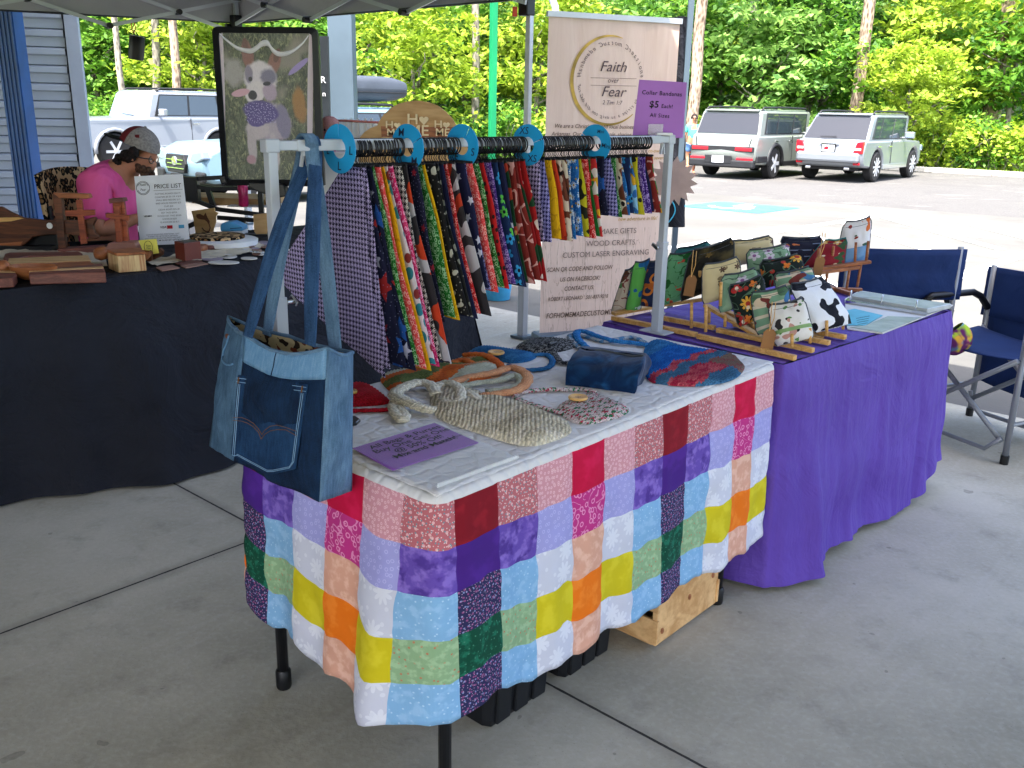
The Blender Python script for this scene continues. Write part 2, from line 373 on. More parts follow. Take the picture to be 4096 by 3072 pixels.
# pavilion roof overhead (outside the picture, it throws the shade)
roofm = flat('roof_underside', '#b5b3ae', .7, var=.05)
mb = MB(); mb.box(un(-.45, 1.0, 3.75), (9.1, 32, .25), Matrix.Rotation(AX, 3, 'Z'))
for k in range(-5, 6): mb.box(un(-.45, k*2.4, 3.54), (9.0, .12, .14), Matrix.Rotation(AX, 3, 'Z'))
struct(mb.build('pavilion_roof', roofm))
wl = T('added_shade_wall', 'added unseen wall shading the left rear of the pavilion', 'wall', un(-2, 6.3)); wm = flat('shade_wall_grey', '#8b8f96', .7, var=.05)
mb = MB(); mb.box(un(-1.8, 6.3, 1.8), (6.6, .14, 3.55), Matrix.Rotation(AX, 3, 'Z')); mb.box(un(-5.1, 3.6, 1.8), (.14, 5.2, 3.55), Matrix.Rotation(AX, 3, 'Z')); mb.build('panel', wm, wl)  # unseen walls added to darken the left side of the floor
bluem = flat('blue_column_paint', '#12457c', .45, var=.12, vs=3); greym = flat('grey_column_paint', '#50606d', .45, var=.06, vs=2)
def column(name, label, x, y, wd, m, ribs=0):
    mb = MB(); r = T(name, label, 'column', (x, y, 0)); mb.box((x, y, 1.83), (wd, wd, 3.66)); mb.build('shaft', m, r, bevel=.006)
    if ribs:
        mb = MB()
        for i in range(ribs): mb.box((x-wd/2+wd*(i+.5)/ribs, y-wd/2-.004, 1.83), (wd/ribs*.45, .012, 3.6))
        mb.build('ribs', m, r)
    mb = MB(); mb.box((x, y, .012), (wd*1.7, wd*1.7, .02)); mb.build('base_plate', m, r)
    return r
p = D(100, 500, 9.2); column('pavilion_column', 'blue ribbed metal column at the left edge in front of the white siding', p.x-.11, 9.2, .19, bluem, 5)
p = D(744, 250, 9.6); column('pavilion_column', 'pale grey steel column behind the dog poster', p.x, 9.6, .235, greym, 0)
# white sided building at left
sidem = flat('white_siding', '#939ba8', .5, var=.04, vs=2); trimm = flat('corner_trim', '#8f97a5', .45, var=.03); darkm = flat('siding_shadow_gap', '#3a3d46', .8)
WA = radians(14); wx = Vector((cos(WA), sin(WA), 0)); wy = Vector((-sin(WA), cos(WA), 0)); pc = D(196, 300, 10.2); WB = Vector((pc.x, pc.y, 0))
r = T('sided_building', 'white building with horizontal metal siding and pale corner trim behind the man', 'building', WB)
mb = MB(); prof = []; pitch = .178
for i in range(24):
    z = i*pitch; prof += [(0.0, z), (.0, z+.085), (.034, z+.1), (.034, z+.15), (.006, z+.163), (-.03, z+.168)]
def wf(s_, t_):
    i = min(len(prof)-1, int(round(t_*(len(prof)-1)))); d, z = prof[i]; return WB - wx*(.15+s_*9) - wy*d*1.0 + ZZ*z
mb.sheet(wf, 1, len(prof)-1); mb.build('siding', sidem, r)
mb = MB(); mb.box(WB-wx*.06-wy*.02+ZZ*2.1, (.13, .1, 4.3), Matrix.Rotation(WA, 3, 'Z')); mb.beam(WB+ZZ*2.1-wx*.02+wy*.02, WB+ZZ*2.1+wy*2.0-wx*1.9, .03, 4.3)
mb.build('corner_trim', trimm, r, bevel=.004)
mb = MB(); mb.box(WB-wx*4.6+wy*.06+ZZ*2.1, (9, .06, 4.3), Matrix.Rotation(WA, 3, 'Z')); mb.build('wall', darkm, r)

# ---------------------------------------------------------------- canopy tent
fab = NT('canopy_fabric', .8, 0, .2); v = fab.ob(); n_ = fab.noise(v, 1.6, 4, .6, .8)
fab.bump(n_, .06, .6); fab.set('Subsurface Weight', 0.0); FAB = fab.out(fab.mix(n_, sr('#8f8e95'), sr('#b0afb6')))
bar = flat('canopy_bar', '#b9bdc4', .35, .3, var=.03); blk = flat('black_plastic', '#0d0d0f', .45, var=.1); redp = flat('red_plastic', '#c03a22', .5); dgrey = flat('dark_rail', '#2b2d33', .5)
CA, CB, CC, CD = Vector((.09, 5.93, 0)), Vector((-2.36, 8.27, 0)), Vector((-4.7, 5.85, 0)), Vector((-2.25, 3.5, 0))
EV = {0: 2.36, 1: 2.36, 2: 2.27, 3: 2.36}; CORN = [CA, CB, CC, CD]; cen = sum(CORN, Vector())/4+ZZ*3.15
r = T('canopy_tent', 'grey pop-up canopy with folding truss frame over the woodcraft table', 'canopy', CA)
mb = MB()
for i in range(4):
    a, b = CORN[i]+ZZ*EV[i], CORN[(i+1) % 4]+ZZ*EV[(i+1) % 4]
    def fn(s_, t_, a=a, b=b):
        p = a.lerp(b, s_).lerp(cen, t_); sag = .10*sin(pi*t_)*sin(pi*s_); return p - ZZ*sag + ZZ*.02*noise.noise(p*3)
    mb.sheet(fn, 18, 12)
    def fv(s_, t_, a=a, b=b):
        p = a.lerp(b, s_); o = (p-cen); o.z = 0; o.normalize(); return p - ZZ*(.27*t_) + o*(.015+.02*t_*noise.noise(p*4))
    mb.sheet(fv, 18, 3)
mb.build('fabric_roof', FAB, r, smooth=True)
mb = MB()
for i in range(4):
    a, b = CORN[i], CORN[(i+1) % 4]; o = ((a+b)/2-cen); o.z = 0; o.normalize()
    mb.tube([a.lerp(b, k/12)+ZZ*(EV[i]*(1-k/12)+EV[(i+1) % 4]*k/12-.275)+o*.02 for k in range(13)], .008, 5)
mb.build('valance_hem', dgrey, r)
for i in (0, 1, 2, 3):
    c = CORN[i]; inw = (cen-c); inw.z = 0; inw.normalize()
    mb = MB(); mb.box(c+inw*.03+ZZ*.55, (.05, .05, 1.1), Matrix.Rotation(AX, 3, 'Z')); mb.box(c+inw*.03+ZZ*1.65, (.036, .036, 1.3), Matrix.Rotation(AX, 3, 'Z')); mb.build('post', bar, r, bevel=.004)
    mb = MB(); mb.box(c+inw*.03+ZZ*1.12, (.06, .06, .05), Matrix.Rotation(AX, 3, 'Z')); mb.box(c+inw*.03+ZZ*.012, (.11, .11, .016), Matrix.Rotation(AX, 3, 'Z')); mb.box(c+inw*.03+ZZ*.42, (.056, .056, .02), Matrix.Rotation(AX, 3, 'Z')); mb.build('post_collar', greym, r)
    mb = MB(); mb.box(c+inw*.05+ZZ*2.06, (.075, .075, .16), Matrix.Rotation(AX, 3, 'Z')); mb.build('sliding_bracket', blk, r, bevel=.008); mb = MB(); mb.box(c+inw*.05+ZZ*2.3, (.08, .08, .1), Matrix.Rotation(AX, 3, 'Z')); mb.build('corner_bracket', blk, r, bevel=.008)
    if i == 0:
        mb = MB(); mb.box(c+inw*.10-Vector((.02, .03, 0))+ZZ*2.0, (.03, .03, .055)); mb.build('release_button', redp, r, bevel=.005)
for i in range(4):
    a, b = CORN[i], CORN[(i+1) % 4]; o = ((a+b)/2-cen); o.z = 0; o.normalize(); hi, lo = 2.32, 2.05
    if i == 1: hi, lo = 2.26, 1.98
    A_, B_ = a-o*.06, b-o*.06
    for k in range(3):
        p, q = A_.lerp(B_, k/3), A_.lerp(B_, (k+1)/3)
        m1 = MB(); m1.beam(p+ZZ*hi, q+ZZ*lo, .014, .026); m1.build('truss_bar', bar, r)
        m1 = MB(); m1.beam(p+ZZ*lo-o*.02, q+ZZ*hi-o*.02, .014, .026); m1.build('truss_bar', bar, r)
        m1 = MB(); m_ = (p+q)/2; 
        for z, pt in ((lo, q), (hi, q), ((hi+lo)/2, m_)): m1.cyl(pt+ZZ*z+o*.02, pt+ZZ*z-o*.05, .022, 10)
        m1.build('truss_joint', blk, r)
    m1 = MB(); m1.beam(a+ZZ*2.3, cen-ZZ*.05, .02, .03); m1.build('roof_bar', bar, r)

# second shelter's green leg, beyond the tables
p = D(1063, 300, 8.6); r = T('green_post', 'thin bright green square post in front of the woods', 'post', (p.x, 8.6, 0))
mb = MB(); mb.box((p.x, 8.6, 1.6), (.055, .055, 3.2), Matrix.Rotation(.5, 3, 'Z')); mb.build('shaft', flat('green_paint', '#0e8a55', .45, var=.08, vs=2), r, bevel=.004)
mb = MB(); mb.box((p.x, 8.6, .01), (.14, .14, .02)); mb.build('base_plate', greym, r)
p = D(1201, 20, 12); r = T('lamp_arm', 'pale grey bent metal pole rising behind the top of the banner', 'lamp post', (p.x, 12, 0))
mb = MB(); mb.tube([(p.x, 12, -.1), (p.x, 12, 2.5), (p.x-.01, 12, 2.62), (p.x-.06, 12, 2.72), (p.x-.16, 12, 2.78)], .045, 10); mb.build('pole', bar, r, smooth=True)
mb = MB(); mb.box((p.x-.3, 12, 2.79), (.34, .16, .07)); mb.build('lamp_head', bar, r, bevel=.02)
# ================================================================ WOODS
def leafmat(name, cs):
    t = NT(name, .55, 0, .35); rnd = t.n('ShaderNodeNewGeometry').outputs['Random Per Island']
    rp = t.n('ShaderNodeValToRGB', None, Fac=rnd); el = rp.color_ramp.elements
    el[0].color = sr(cs[0]); el[1].color = sr(cs[-1])
    for i, c in enumerate(cs[1:-1]): e = el.new((i+1)/(len(cs)-1)); e.color = sr(c)
    big = t.noise(t.ob(), .55, 3); c = t.mix(t.math('MULTIPLY', t.smooth(big, .35, .7), .35), rp.outputs[0], sr(cs[-1]))
    t.set('Base Color', c); tr = t.n('ShaderNodeBsdfTranslucent', None, Color=c); mx = t.n('ShaderNodeMixShader', None, Fac=.42)
    t.t.links.new(t.b.outputs[0], mx.inputs[1]); t.t.links.new(tr.outputs[0], mx.inputs[2])
    t.t.links.new(mx.outputs[0], t.t.nodes['Material Output'].inputs[0]); return t.mat
LEAF = [leafmat('leaf_mid', ('#335f1e', '#467826', '#62922f', '#80a83a')), leafmat('leaf_blue', ('#4a7a34', '#6a9444', '#95b85c')),
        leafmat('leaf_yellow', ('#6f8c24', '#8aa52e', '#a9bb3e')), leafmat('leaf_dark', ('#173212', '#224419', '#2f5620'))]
def barkmat(name, a, b):
    t = NT(name, .9, 0, .1); v = t.vm('MULTIPLY', t.ob(), (1, 1, .35)); n = t.vor(v, 14).outputs['Distance']; n2 = t.noise(v, 5, 5, .65)
    f = t.math('ADD', t.math('MULTIPLY', n, .6), t.math('MULTIPLY', n2, .6)); t.bump(f, .03, .9); return t.out(t.mix(t.smooth(f, .35, .75), sr(a), sr(b)))
BARK = [barkmat('pine_bark', '#54473c', '#a08c7a'), barkmat('grey_bark', '#4f4a42', '#8f887c')]
def leaves(mb, ce, rad, ncl, per, size, rnd, squash=.75, clr=.36):
    for _ in range(ncl):
        d = Vector((rnd.gauss(0, 1), rnd.gauss(0, 1), rnd.gauss(0, 1))); d.normalize(); rr = rnd.random()**.42
        c = Vector(ce)+Vector((d.x*rad[0], d.y*rad[1], d.z*rad[2]))*rr; cr = clr*(.6+rnd.random()*.8)
        tilt = Vector((rnd.gauss(0, .3), rnd.gauss(0, .3), 1)).normalized()
        for _ in range(per):
            p = c+Vector((rnd.gauss(0, cr), rnd.gauss(0, cr), rnd.gauss(0, cr*squash*.5)))
            nn = (tilt+Vector((rnd.gauss(0, .55), rnd.gauss(0, .55), rnd.gauss(0, .35)))).normalized()
            a = nn.orthogonal().normalized(); a = Matrix.Rotation(rnd.random()*6.28, 3, nn) @ a; b = nn.cross(a); s_ = size*(.6+.8*rnd.random())
            mb.add([p-a*s_*.55, p+b*s_*.3-nn*s_*.06, p+a*s_*.6-nn*s_*.12, p-b*s_*.3-nn*s_*.06], [(0, 1, 2, 3)])
def limb(mb, a, b, r0, r1, rnd, n=6, wob=.1):
    a, b = Vector(a), Vector(b); P = [a.lerp(b, i/n)+Vector((rnd.gauss(0, wob), rnd.gauss(0, wob), 0))*(1 if 0 < i < n else 0)*.5 for i in range(n+1)]
    mb.tube(P, [r0+(r1-r0)*i/n for i in range(n+1)], 8); return P
def make_tree(seed, name, h, cz, rad, ncl, per, leaf, lm, bark, tr=.12, size=.235):
    rnd = random.Random(seed); r = T(name, 'x', 'tree'); mb = MB(); limb(mb, (0, 0, -.2), (rnd.gauss(0, .2), rnd.gauss(0, .2), cz+.4), tr, tr*.5, rnd)
    for k in range(7):
        z = cz*(.45+.6*rnd.random()); an = rnd.random()*6.28; L = rad[0]*(.6+.3*rnd.random())
        limb(mb, (0, 0, z), (cos(an)*L, sin(an)*L, z+L*.55), tr*.38, tr*.1, rnd, 5)
    mb.build('trunk', BARK[bark], r, smooth=True, local=True)
    mb = MB(); leaves(mb, (0, 0, cz), rad, ncl, per, size, rnd); mb.build('crown', LEAF[lm], r, local=True); return r
TV = [make_tree(11, 'broadleaf_tree', 8, 3.6, (2.5, 2.3, 3.0), 120, 46, 0, 0, 1),
      make_tree(12, 'broadleaf_tree', 8, 3.4, (2.3, 2.4, 3.1), 115, 46, 0, 1, 1),
      make_tree(13, 'broadleaf_tree', 8, 3.8, (2.7, 2.3, 3.2), 120, 46, 0, 2, 1),
      make_tree(14, 'broadleaf_tree', 8, 4.2, (2.8, 2.6, 3.6), 125, 46, 0, 0, 1, .16)]
used_t = set()
def plant(k, px, y, z0=-.25, sc_=1.0, label='', rz=0.0):
    p = D(px, 300, y)
    if k not in used_t:
        used_t.add(k); o = TV[k]; o.location = (p.x, y, z0); o.rotation_euler = (0, 0, rz); o['label'] = label; o.scale = (sc_,)*3
    else: o = dup(TV[k], (p.x, y, z0), rz, label, sc_)
    o['group'] = 'trees along the edge of the woods'; return o
K3 = ['mid green', 'bluish green', 'yellow green', 'deep green']
spots = [(0, 2180, 31.5, 'at the far right edge of the woods', .98), (2, 2030, 33, 'behind the right-hand silver car', 1.0), (1, 1890, 34.5, 'just right of the tall pine trunk', .9), (0, 1760, 33.0, 'above the gap between the silver cars', .95),
         (1, 1640, 32.5, 'above the roof of the boxy silver car', .9), (3, 1545, 34.5, 'between the purple price card and the boxy silver car', 1.0), (0, 1420, 35, 'above the right end of the banner', 1.0), (1, 1290, 36, 'above the middle of the banner', 1.05),
         (2, 1150, 33, 'behind the white canopy post', .95), (0, 1010, 35, 'just left of the green post', 1.0), (2, 900, 30, 'with pale sunlit crown above the wooden cloud sign', .8), (3, 780, 35, 'behind the pale grey column', 1.0),
         (0, 640, 35, 'behind the dog poster', 1.0), (2, 440, 33.5, 'above the white off-road car, left of the dog poster', .9), (0, 330, 36, 'above the hanging speaker', 1.0), (3, 215, 36, 'beside the corner trim of the white building', 1.05), (2, 1960, 29.6, 'low and bright beside the right-hand silver car', .62)]
for i, (k, px, y, wh, s_) in enumerate(spots): plant(k, px, y, sc_=s_, rz=i*1.3, label='leafy %s tree %s' % (K3[k], wh))
for i in range(15):      # a second row whose crowns fill the gaps
    px = 40+i*150; k = (i*7) % 4
    o = plant(k, px, 40+(i % 3)*1.5, sc_=1.15, rz=i*2.1, label='shaded tree deep in the woods behind the first row of crowns'); o['group'] = 'shaded trees deeper in the woods'
# tall pine trunks
def pine(px, y, r0, label, lean=0.0, bark=0, h=13):
    rnd = random.Random(int(px)); p = D(px, 300, y); r = T('pine_tree', label, 'tree', (p.x, y, -.25)); mb = MB()
    limb(mb, (0, 0, 0), (lean, 0, h), r0, r0*.7, rnd, 10, .05); mb.build('trunk', BARK[bark], r, smooth=True, local=True)
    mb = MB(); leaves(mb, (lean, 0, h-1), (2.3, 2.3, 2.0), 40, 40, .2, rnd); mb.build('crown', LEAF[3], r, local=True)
pine(1494, 30.2, .19, 'tall pale pine trunk just right of the banner'); pine(1838, 31.0, .21, 'tall straight pine trunk rising behind the right-hand silver car', .2)
pine(2128, 32.4, .27, 'thick dark-barked pine trunk showing through leaves near the right edge', .1); pine(392, 31, .15, 'pale pine trunk above the white off-road car'); pine(340, 32, .14, 'darker slanting pine trunk left of a pale one', .8, 1)
pine(1605, 36, .2, 'dark trunk in the shade above the boxy silver car', 0, 1); pine(282, 31, .11, 'thin pale trunk behind the hanging speaker', -.5, 1); pine(1030, 31, .13, 'bare thin trunk left of the green post', -.3, 1); pine(1735, 33.4, .16, 'short grey trunk between the two silver cars', .2, 1, 6)
# undergrowth in front of the trunks
SH = []
for k, (lm, ncl) in enumerate(((0, 46), (2, 46), (1, 46))):
    rnd = random.Random(90+k); r = T('shrub', 'x', 'shrub'); mb = MB(); leaves(mb, (0, 0, .85), (1.5, .9, .8), ncl, 46, .14, rnd, clr=.3); mb.build('foliage', LEAF[lm], r, local=True)
    mb = MB()
    for q in range(7): limb(mb, (rnd.gauss(0, .25), rnd.gauss(0, .2), -.05), (rnd.gauss(0, .9), rnd.gauss(0, .5), 1.1), .02, .008, rnd, 4)
    mb.build('stems', BARK[1], r, smooth=True, local=True); SH.append(r)
ssp = [(1, 2200, 29.6, 'at the far right behind the kerb'), (0, 2120, 30.0, 'with bare stems right of the silver cars'), (1, 2040, 29.8, 'close to the nose of the right-hand silver car'), (0, 1960, 31.5, 'half hidden behind the right-hand silver car'), (2, 1745, 31, 'in the gap between the two silver cars'), (1, 1530, 31, 'behind the walking person'),
       (0, 1100, 30.5, 'between the green post and the canopy post'), (1, 1180, 31, 'behind the white canopy post'), (2, 1020, 31, 'left of the green post'), (1, 930, 29, 'just above the wooden cloud sign'), (0, 250, 33, 'behind the bonnet of the white off-road car'), (2, 330, 33.5, 'behind the windscreen of the white off-road car'), (0, 430, 33.5, 'behind the roof of the white off-road car'), (2, 640, 33, 'hidden behind the dog poster'), (0, 850, 32, 'beside the roof box')]
for i, (k, px, y, wh) in enumerate(ssp):
    p = D(px, 300, y); lb = '%s undergrowth shrub %s' % (('mid green', 'yellow green', 'bluish green')[k], wh)
    if i in (0, 1, 4): o = SH[k]; o.location = (p.x, y, -.2); o['label'] = lb
    else: o = dup(SH[k], (p.x, y, -.2), i*1.1, lb, .85+.1*(i % 4))
    o['group'] = 'shrubs at the foot of the woods'
rnd = random.Random(5); mb = MB()
for i in range(420):
    x = -32+i*.16+rnd.random(); leaves(mb, (x, 46+rnd.random()*3, rnd.random()*12), (1.4, 1, 1.2), 1, 60, .34, rnd, clr=.8)
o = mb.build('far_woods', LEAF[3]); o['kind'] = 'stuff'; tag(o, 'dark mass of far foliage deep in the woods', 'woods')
t = NT('backdrop_green', .95); t.bump(t.noise(t.ob(), 1.5, 5), .6); WS = t.out(t.mix(t.smooth(t.noise(t.ob(), .7, 5), .35, .7), sr('#0c1a0a'), sr('#234018')))
mb = MB(); mb.sheet(lambda s_, t_: Vector(((s_-.5)*150, 52+t_*10+3*noise.noise(Vector((s_*20, t_*5, 0))), -1+t_*24)), 60, 14); struct(mb.build('backdrop_slope', WS, smooth=True))  # slope added to block bright sky in the gaps between trees
# grass tufts along the kerb
mb = MB(); rnd = random.Random(3)
for i in range(5200):
    a = 30.35+rnd.random()**1.5*2.4; b = -12+rnd.random()*30; p = un(a, b, -.2); h = .06+.12*rnd.random(); q = Vector((rnd.gauss(0, .03), rnd.gauss(0, .03), h)); s_ = Vector((rnd.gauss(0, .02), rnd.gauss(0, .02), 0))
    mb.add([p-s_, p+s_, p+q], [(0, 1, 2)])
o = mb.build('grass', LEAF[2]); o['kind'] = 'stuff'; tag(o, 'short bright grass verge beyond the kerb', 'grass')
# ================================================================ VEHICLES
def paint(name, c, rough=.32, metal=.55):
    t = NT(name, rough, metal, .5); t.set('Coat Weight', .6); t.set('Coat Roughness', .08); n = t.noise(t.ob(), 3, 3)
    return t.out(t.mix(n, tuple(x*.94 for x in sr(c)[:3])+(1,), sr(c)))
SILV = paint('silver_paint', '#7a8086', .32, .3); SILG = paint('grey_green_paint', '#7b827c', .35, .3); WHT = paint('white_car_paint', '#7c8188', .3, .15); ICE = paint('ice_blue_paint', '#7593a3', .3, .2)
GLS = glass('car_glass', '#2a3338'); GLS2 = glass('light_car_glass', '#6f7f90', .08); GLS3 = NT('rear_car_glass', .16, 0, .45).out(sr('#2a2c31')); TRIM = flat('car_trim', '#1a1b1d', .55); TYRE = flat('tyre_rubber', '#191919', .85, bump=.003, bs=60)
RIM = flat('alloy', '#a8abad', .4, .1, var=.03); TAIL = flat('tail_lamp', '#a51826', .2, var=.05); TAILW = flat('reversing_lamp', '#c9a9a4', .2); PLATE = flat('plate_white', '#dfe3e6', .5, var=.02); CHROME = flat('chrome', '#d5d8da', .15, 1.0, var=.02)
INK = flat('black_ink', '#17161a', .8, var=.02)
def wheel(parent, x, y, r, wd, spokes, side, dark=False):
    mb = MB(); wo = MB()
    mb.lathe([(r*.66, -wd/2), (r*.9, -wd/2), (r, -wd*.36), (r, wd*.36), (r*.9, wd/2), (r*.66, wd/2)], (x, y, r), (0, side, 0), 28)
    tyre = mb.build('wheel', TYRE, parent, local=True, smooth=True, auto=35)
    mb = MB(); mb.lathe([(r*.62, wd*.2), (.001, wd*.16)], (x, y, r), (0, side, 0), 28, 0); mb.lathe([(r*.68, -wd*.3), (r*.70, wd*.44), (r*.66, wd*.49), (r*.60, wd*.46), (r*.60, wd*.2)], (x, y, r), (0, side, 0), 28, 1)
    o = Vector((x, y+side*wd*.46, r))
    for k in range(spokes):
        a = 2*pi*k/spokes; d = Vector((cos(a), 0, sin(a))); mb.beam(o+d*r*.08, o+d*r*.64, r*(.24 if spokes == 5 else (.15 if spokes == 6 else .13)), .03, Vector((0, 1, 0)), 1)
    mb.lathe([(r*.16, 0), (r*.15, .02), (.001, .024)], o, (0, side, 0), 14, 1)
    mb.build('rim', [TRIM, RIM], tyre)
def suv(name, label, loc, rz, body, L=4.53, W_=1.84, H=1.66, wb=2.76, fo=.82, sill=.32, belt=.98, hood=.98, nose=.78, cowl=.62, rf=-.25, rr=-2.95, rg=-3.45, wr=.36, inset=.16, spokes=10, group=None, arch=None, glassm=None, clad=None, rails=True, side_split=(.34, .66)):
    # x forward with the front axle at 0 and the rear axle at -wb
    r = T(name, label, 'car', loc, rz, group); fx = fo; bx = fo-L; hw = W_/2; gm = glassm or GLS
    def arc(cx, a0, a1, rad, n=9): return [(cx+rad*cos(radians(a0+(a1-a0)*i/n)), wr+rad*sin(radians(a0+(a1-a0)*i/n))) for i in range(n+1)]
    ar = wr*1.16; sz = sill; an = degrees_ = math.degrees(math.asin((sz-wr)/ar))
    poly = [(bx+.10, sz+.08), (bx+.02, sz+.22), (bx, sz+.42), (bx+.05, belt-.02), (bx+.14, belt+.02), (cowl-.15-fo+fo*0, belt+.01)] if False else \
        [(bx+.12, sz+.03), (bx+.02, sz+.14), (bx, sz+.34), (bx+.06, belt-.10), (bx+.12, belt), (-cowl, belt), (-cowl+.25, hood+.005), (fx-.35, hood-.03), (fx-.1, nose+.07), (fx-.01, nose-.06), (fx, sz+.3), (fx-.04, sz+.06), (fx-.16, sz)]
    poly += arc(0, an, 180-an, ar) + [(-.75, sz-.04), (-wb+.7, sz-.04)] + arc(-wb, an, 180-an, ar)
    poly = list(reversed(poly))
    mb = MB(); ns = 6; n = len(poly); vs = []
    for j in range(ns+1):
        y = hw*(1-2*j/ns)
        for x, z in poly:
            taper = 1-.10*max(0, (x-(fx-.9))/.9)**2-.06*max(0, ((bx+.6)-x)/.6)**2; yy = y*taper
            bow = (1-(y/hw)**2); xx = x+(.06*bow*max(0, (x-(fx-.5))/.5)) - (.05*bow*max(0, ((bx+.4)-x)/.4))
            zz = z+(.025*bow if z > belt-.2 and x > -cowl-.2 else 0)
            if abs(yy) > hw*.99 and z > belt-.12: yy *= .975
            vs.append((xx, yy, zz))
    fs = [tuple(range(n)), tuple(ns*n+k for k in reversed(range(n)))]
    for j in range(ns):
        for k in range(n): q = (k+1) % n; fs.append((j*n+q, j*n+k, (j+1)*n+k, (j+1)*n+q))
    mb.add(vs, fs); bd = mb.build('body', body, r, local=True, bevel=.055, smooth=True, auto=60)
    # greenhouse
    gx0, gx1 = -cowl+.02, rg; hb = hw-.055; ht = hw-inset
    def gp(x, t_, s_):     # on the side: x in 0..1 front to rear, t_ 0..1 belt to roof
        a = gx0+(gx1-gx0)*x; b = (rf)+(rr-rf)*x; return Vector((a*(1-t_)+b*t_, s_*(hb*(1-t_)+ht*t_), belt-.01+(H-.06-belt)*t_))
    mb = MB(); rows = []; nx = 10
    for j in range(5):
        t_ = j/3 if j < 4 else 1
        ring = []
        for s_ in (1, -1):
            seq = range(nx+1) if s_ == 1 else reversed(range(nx+1))
            for i in seq:
                p = gp(i/nx, min(1, t_), s_)
                if j == 4: c_ = Vector(((rf+rr)/2, 0, H)); p = Vector((p.x+(c_.x-p.x)*.12, p.y*.86, H-.005))
                ring.append(p)
        rows.append(ring)
    m = len(rows[0]); vs = [v for rg_ in rows for v in rg_]; fs = []
    for j in range(4):
        for k in range(m): q = (k+1) % m; fs.append((j*m+k, (j+1)*m+k, (j+1)*m+q, j*m+q))
    top = [4*m+k for k in range(m)]
    for i in range(nx): fs.append((4*m+i, 4*m+m-1-i, 4*m+m-2-i, 4*m+i+1))
    mb.add(vs, fs); mb.build('cabin', body, r, local=True, smooth=True, auto=50, bevel=.045)
    for s_ in (1, -1):
        mb = MB(); q = [gp(.07, .06, s_), gp(.915, .06, s_), gp(.915, .95, s_), gp(.085, .95, s_)]; q = [v+Vector((0, s_*.004, 0)) for v in q]; mb.add(q+[v-Vector((0, s_*.03, 0)) for v in q], [(3, 2, 1, 0) if s_ > 0 else (0, 1, 2, 3), (0, 1, 5, 4), (1, 2, 6, 5), (2, 3, 7, 6), (3, 0, 4, 7)]); mb.build('window_surround', TRIM, r, local=True)
        cuts = [.085, side_split[0], side_split[1], .9]
        for a, b in zip(cuts, cuts[1:]):
            mb = MB(); q = [gp(a+.012, .1, s_), gp(b-.012, .1, s_), gp(b-.012, .9, s_), gp(a+.012+.0, .9, s_)]
            q = [v+Vector((0, s_*.007, 0)) for v in q]; mb.add(q+[v-Vector((0, s_*.03, 0)) for v in q], [(3, 2, 1, 0) if s_ > 0 else (0, 1, 2, 3), (0, 1, 5, 4), (1, 2, 6, 5), (2, 3, 7, 6), (3, 0, 4, 7)]); mb.build('side_window', gm, r, local=True)
        for a in (side_split[0], .93):
            mb = MB(); x = gx0+(gx1-gx0)*a
            mb.beam((x-.02, s_*(hw*.985), belt-.02), (x-.02, s_*(hw*1.0), sz+.1), .012, .02, Vector((0, 1, 0))); 
            if a < .9: mb.build('door_seam', TRIM, r, local=True)
        for a in (side_split[0]+.06, side_split[1]+.03):
            mb = MB(); x = gx0+(gx1-gx0)*a; mb.box((x, s_*(hw+.012), belt-.15), (.2, .03, .035)); mb.build('door_handle', CHROME, r, local=True, bevel=.008)
        mb = MB(); x = gx0-.12; mb.box((x-.2, s_*(hw+.13), belt+.12), (.12, .24, .17)); mb.box((x-.2, s_*(hw), belt+.05), (.06, .2, .05)); mi = mb.build('mirror', body, r, local=True, bevel=.03)
        mb = MB(); mb.box((x-.268, s_*(hw+.14), belt+.12), (.01, .18, .12)); mb.build('mirror_glass', GLS2, mi)
        for cx in (0, -wb): wheel(r, cx, s_*(hw-.115), wr, .235, spokes, s_)
        if arch:
            for cx in (0, -wb):
                mb = MB(); pts = arc(cx, -5, 185, ar+.03, 12); mb.tube([(x_, s_*(hw-.01), z_) for x_, z_ in pts], .05, 6); mb.build('arch_trim', arch, r, local=True, smooth=True)
        mb = MB(); mb.box(((-.5-wb+.45)/2, s_*(hw-.015), sz+.02), (wb-.95, .05, .13)); mb.build('sill_trim', clad or body, r, local=True, bevel=.015)
        if rails:
            mb = MB(); mb.tube([(rf-.15, s_*(ht-.06), H-.03), (rf-.28, s_*(ht-.06), H+.035), ((rf+rr)/2, s_*(ht-.05), H+.05), (rr+.2, s_*(ht-.06), H+.035), (rr+.08, s_*(ht-.06), H-.04)], .024, 6); mb.build('roof_rail', TRIM, r, local=True, smooth=True)
    # windscreen and rear window
    for nm, x, off in (('windscreen', 0, 1), ('rear_window', 1, -1)):
        q = [gp(x, .06, .93), gp(x, .06, -.93), gp(x, .92, -.92), gp(x, .92, .92)]; d = Vector((off*.012, 0, .004)); q = [v+d for v in q]
        mb = MB(); mb.add(q+[v-Vector((off*.05, 0, 0)) for v in q], [(0, 1, 2, 3), (0, 1, 5, 4), (1, 2, 6, 5), (2, 3, 7, 6), (3, 0, 4, 7)]); mb.build(nm, GLS2 if nm == 'windscreen' else GLS3, r, local=True)
    mb = MB(); mb.box((rr+.06, 0, H-.045), (.26, (hw-inset)*1.8, .035)); mb.build('rear_spoiler', body, r, local=True, bevel=.012)
    mb = MB()
    for a, b in (((bx+.03, hw*.80, belt-.06), (bx-.005, hw*.74, sz+.36)), ((bx+.03, -hw*.80, belt-.06), (bx-.005, -hw*.74, sz+.36)), ((bx-.006, hw*.74, sz+.36), (bx-.006, -hw*.74, sz+.36))): mb.beam(a, b, .02, .014)
    mb.build('tailgate_seam', TRIM, r, local=True)
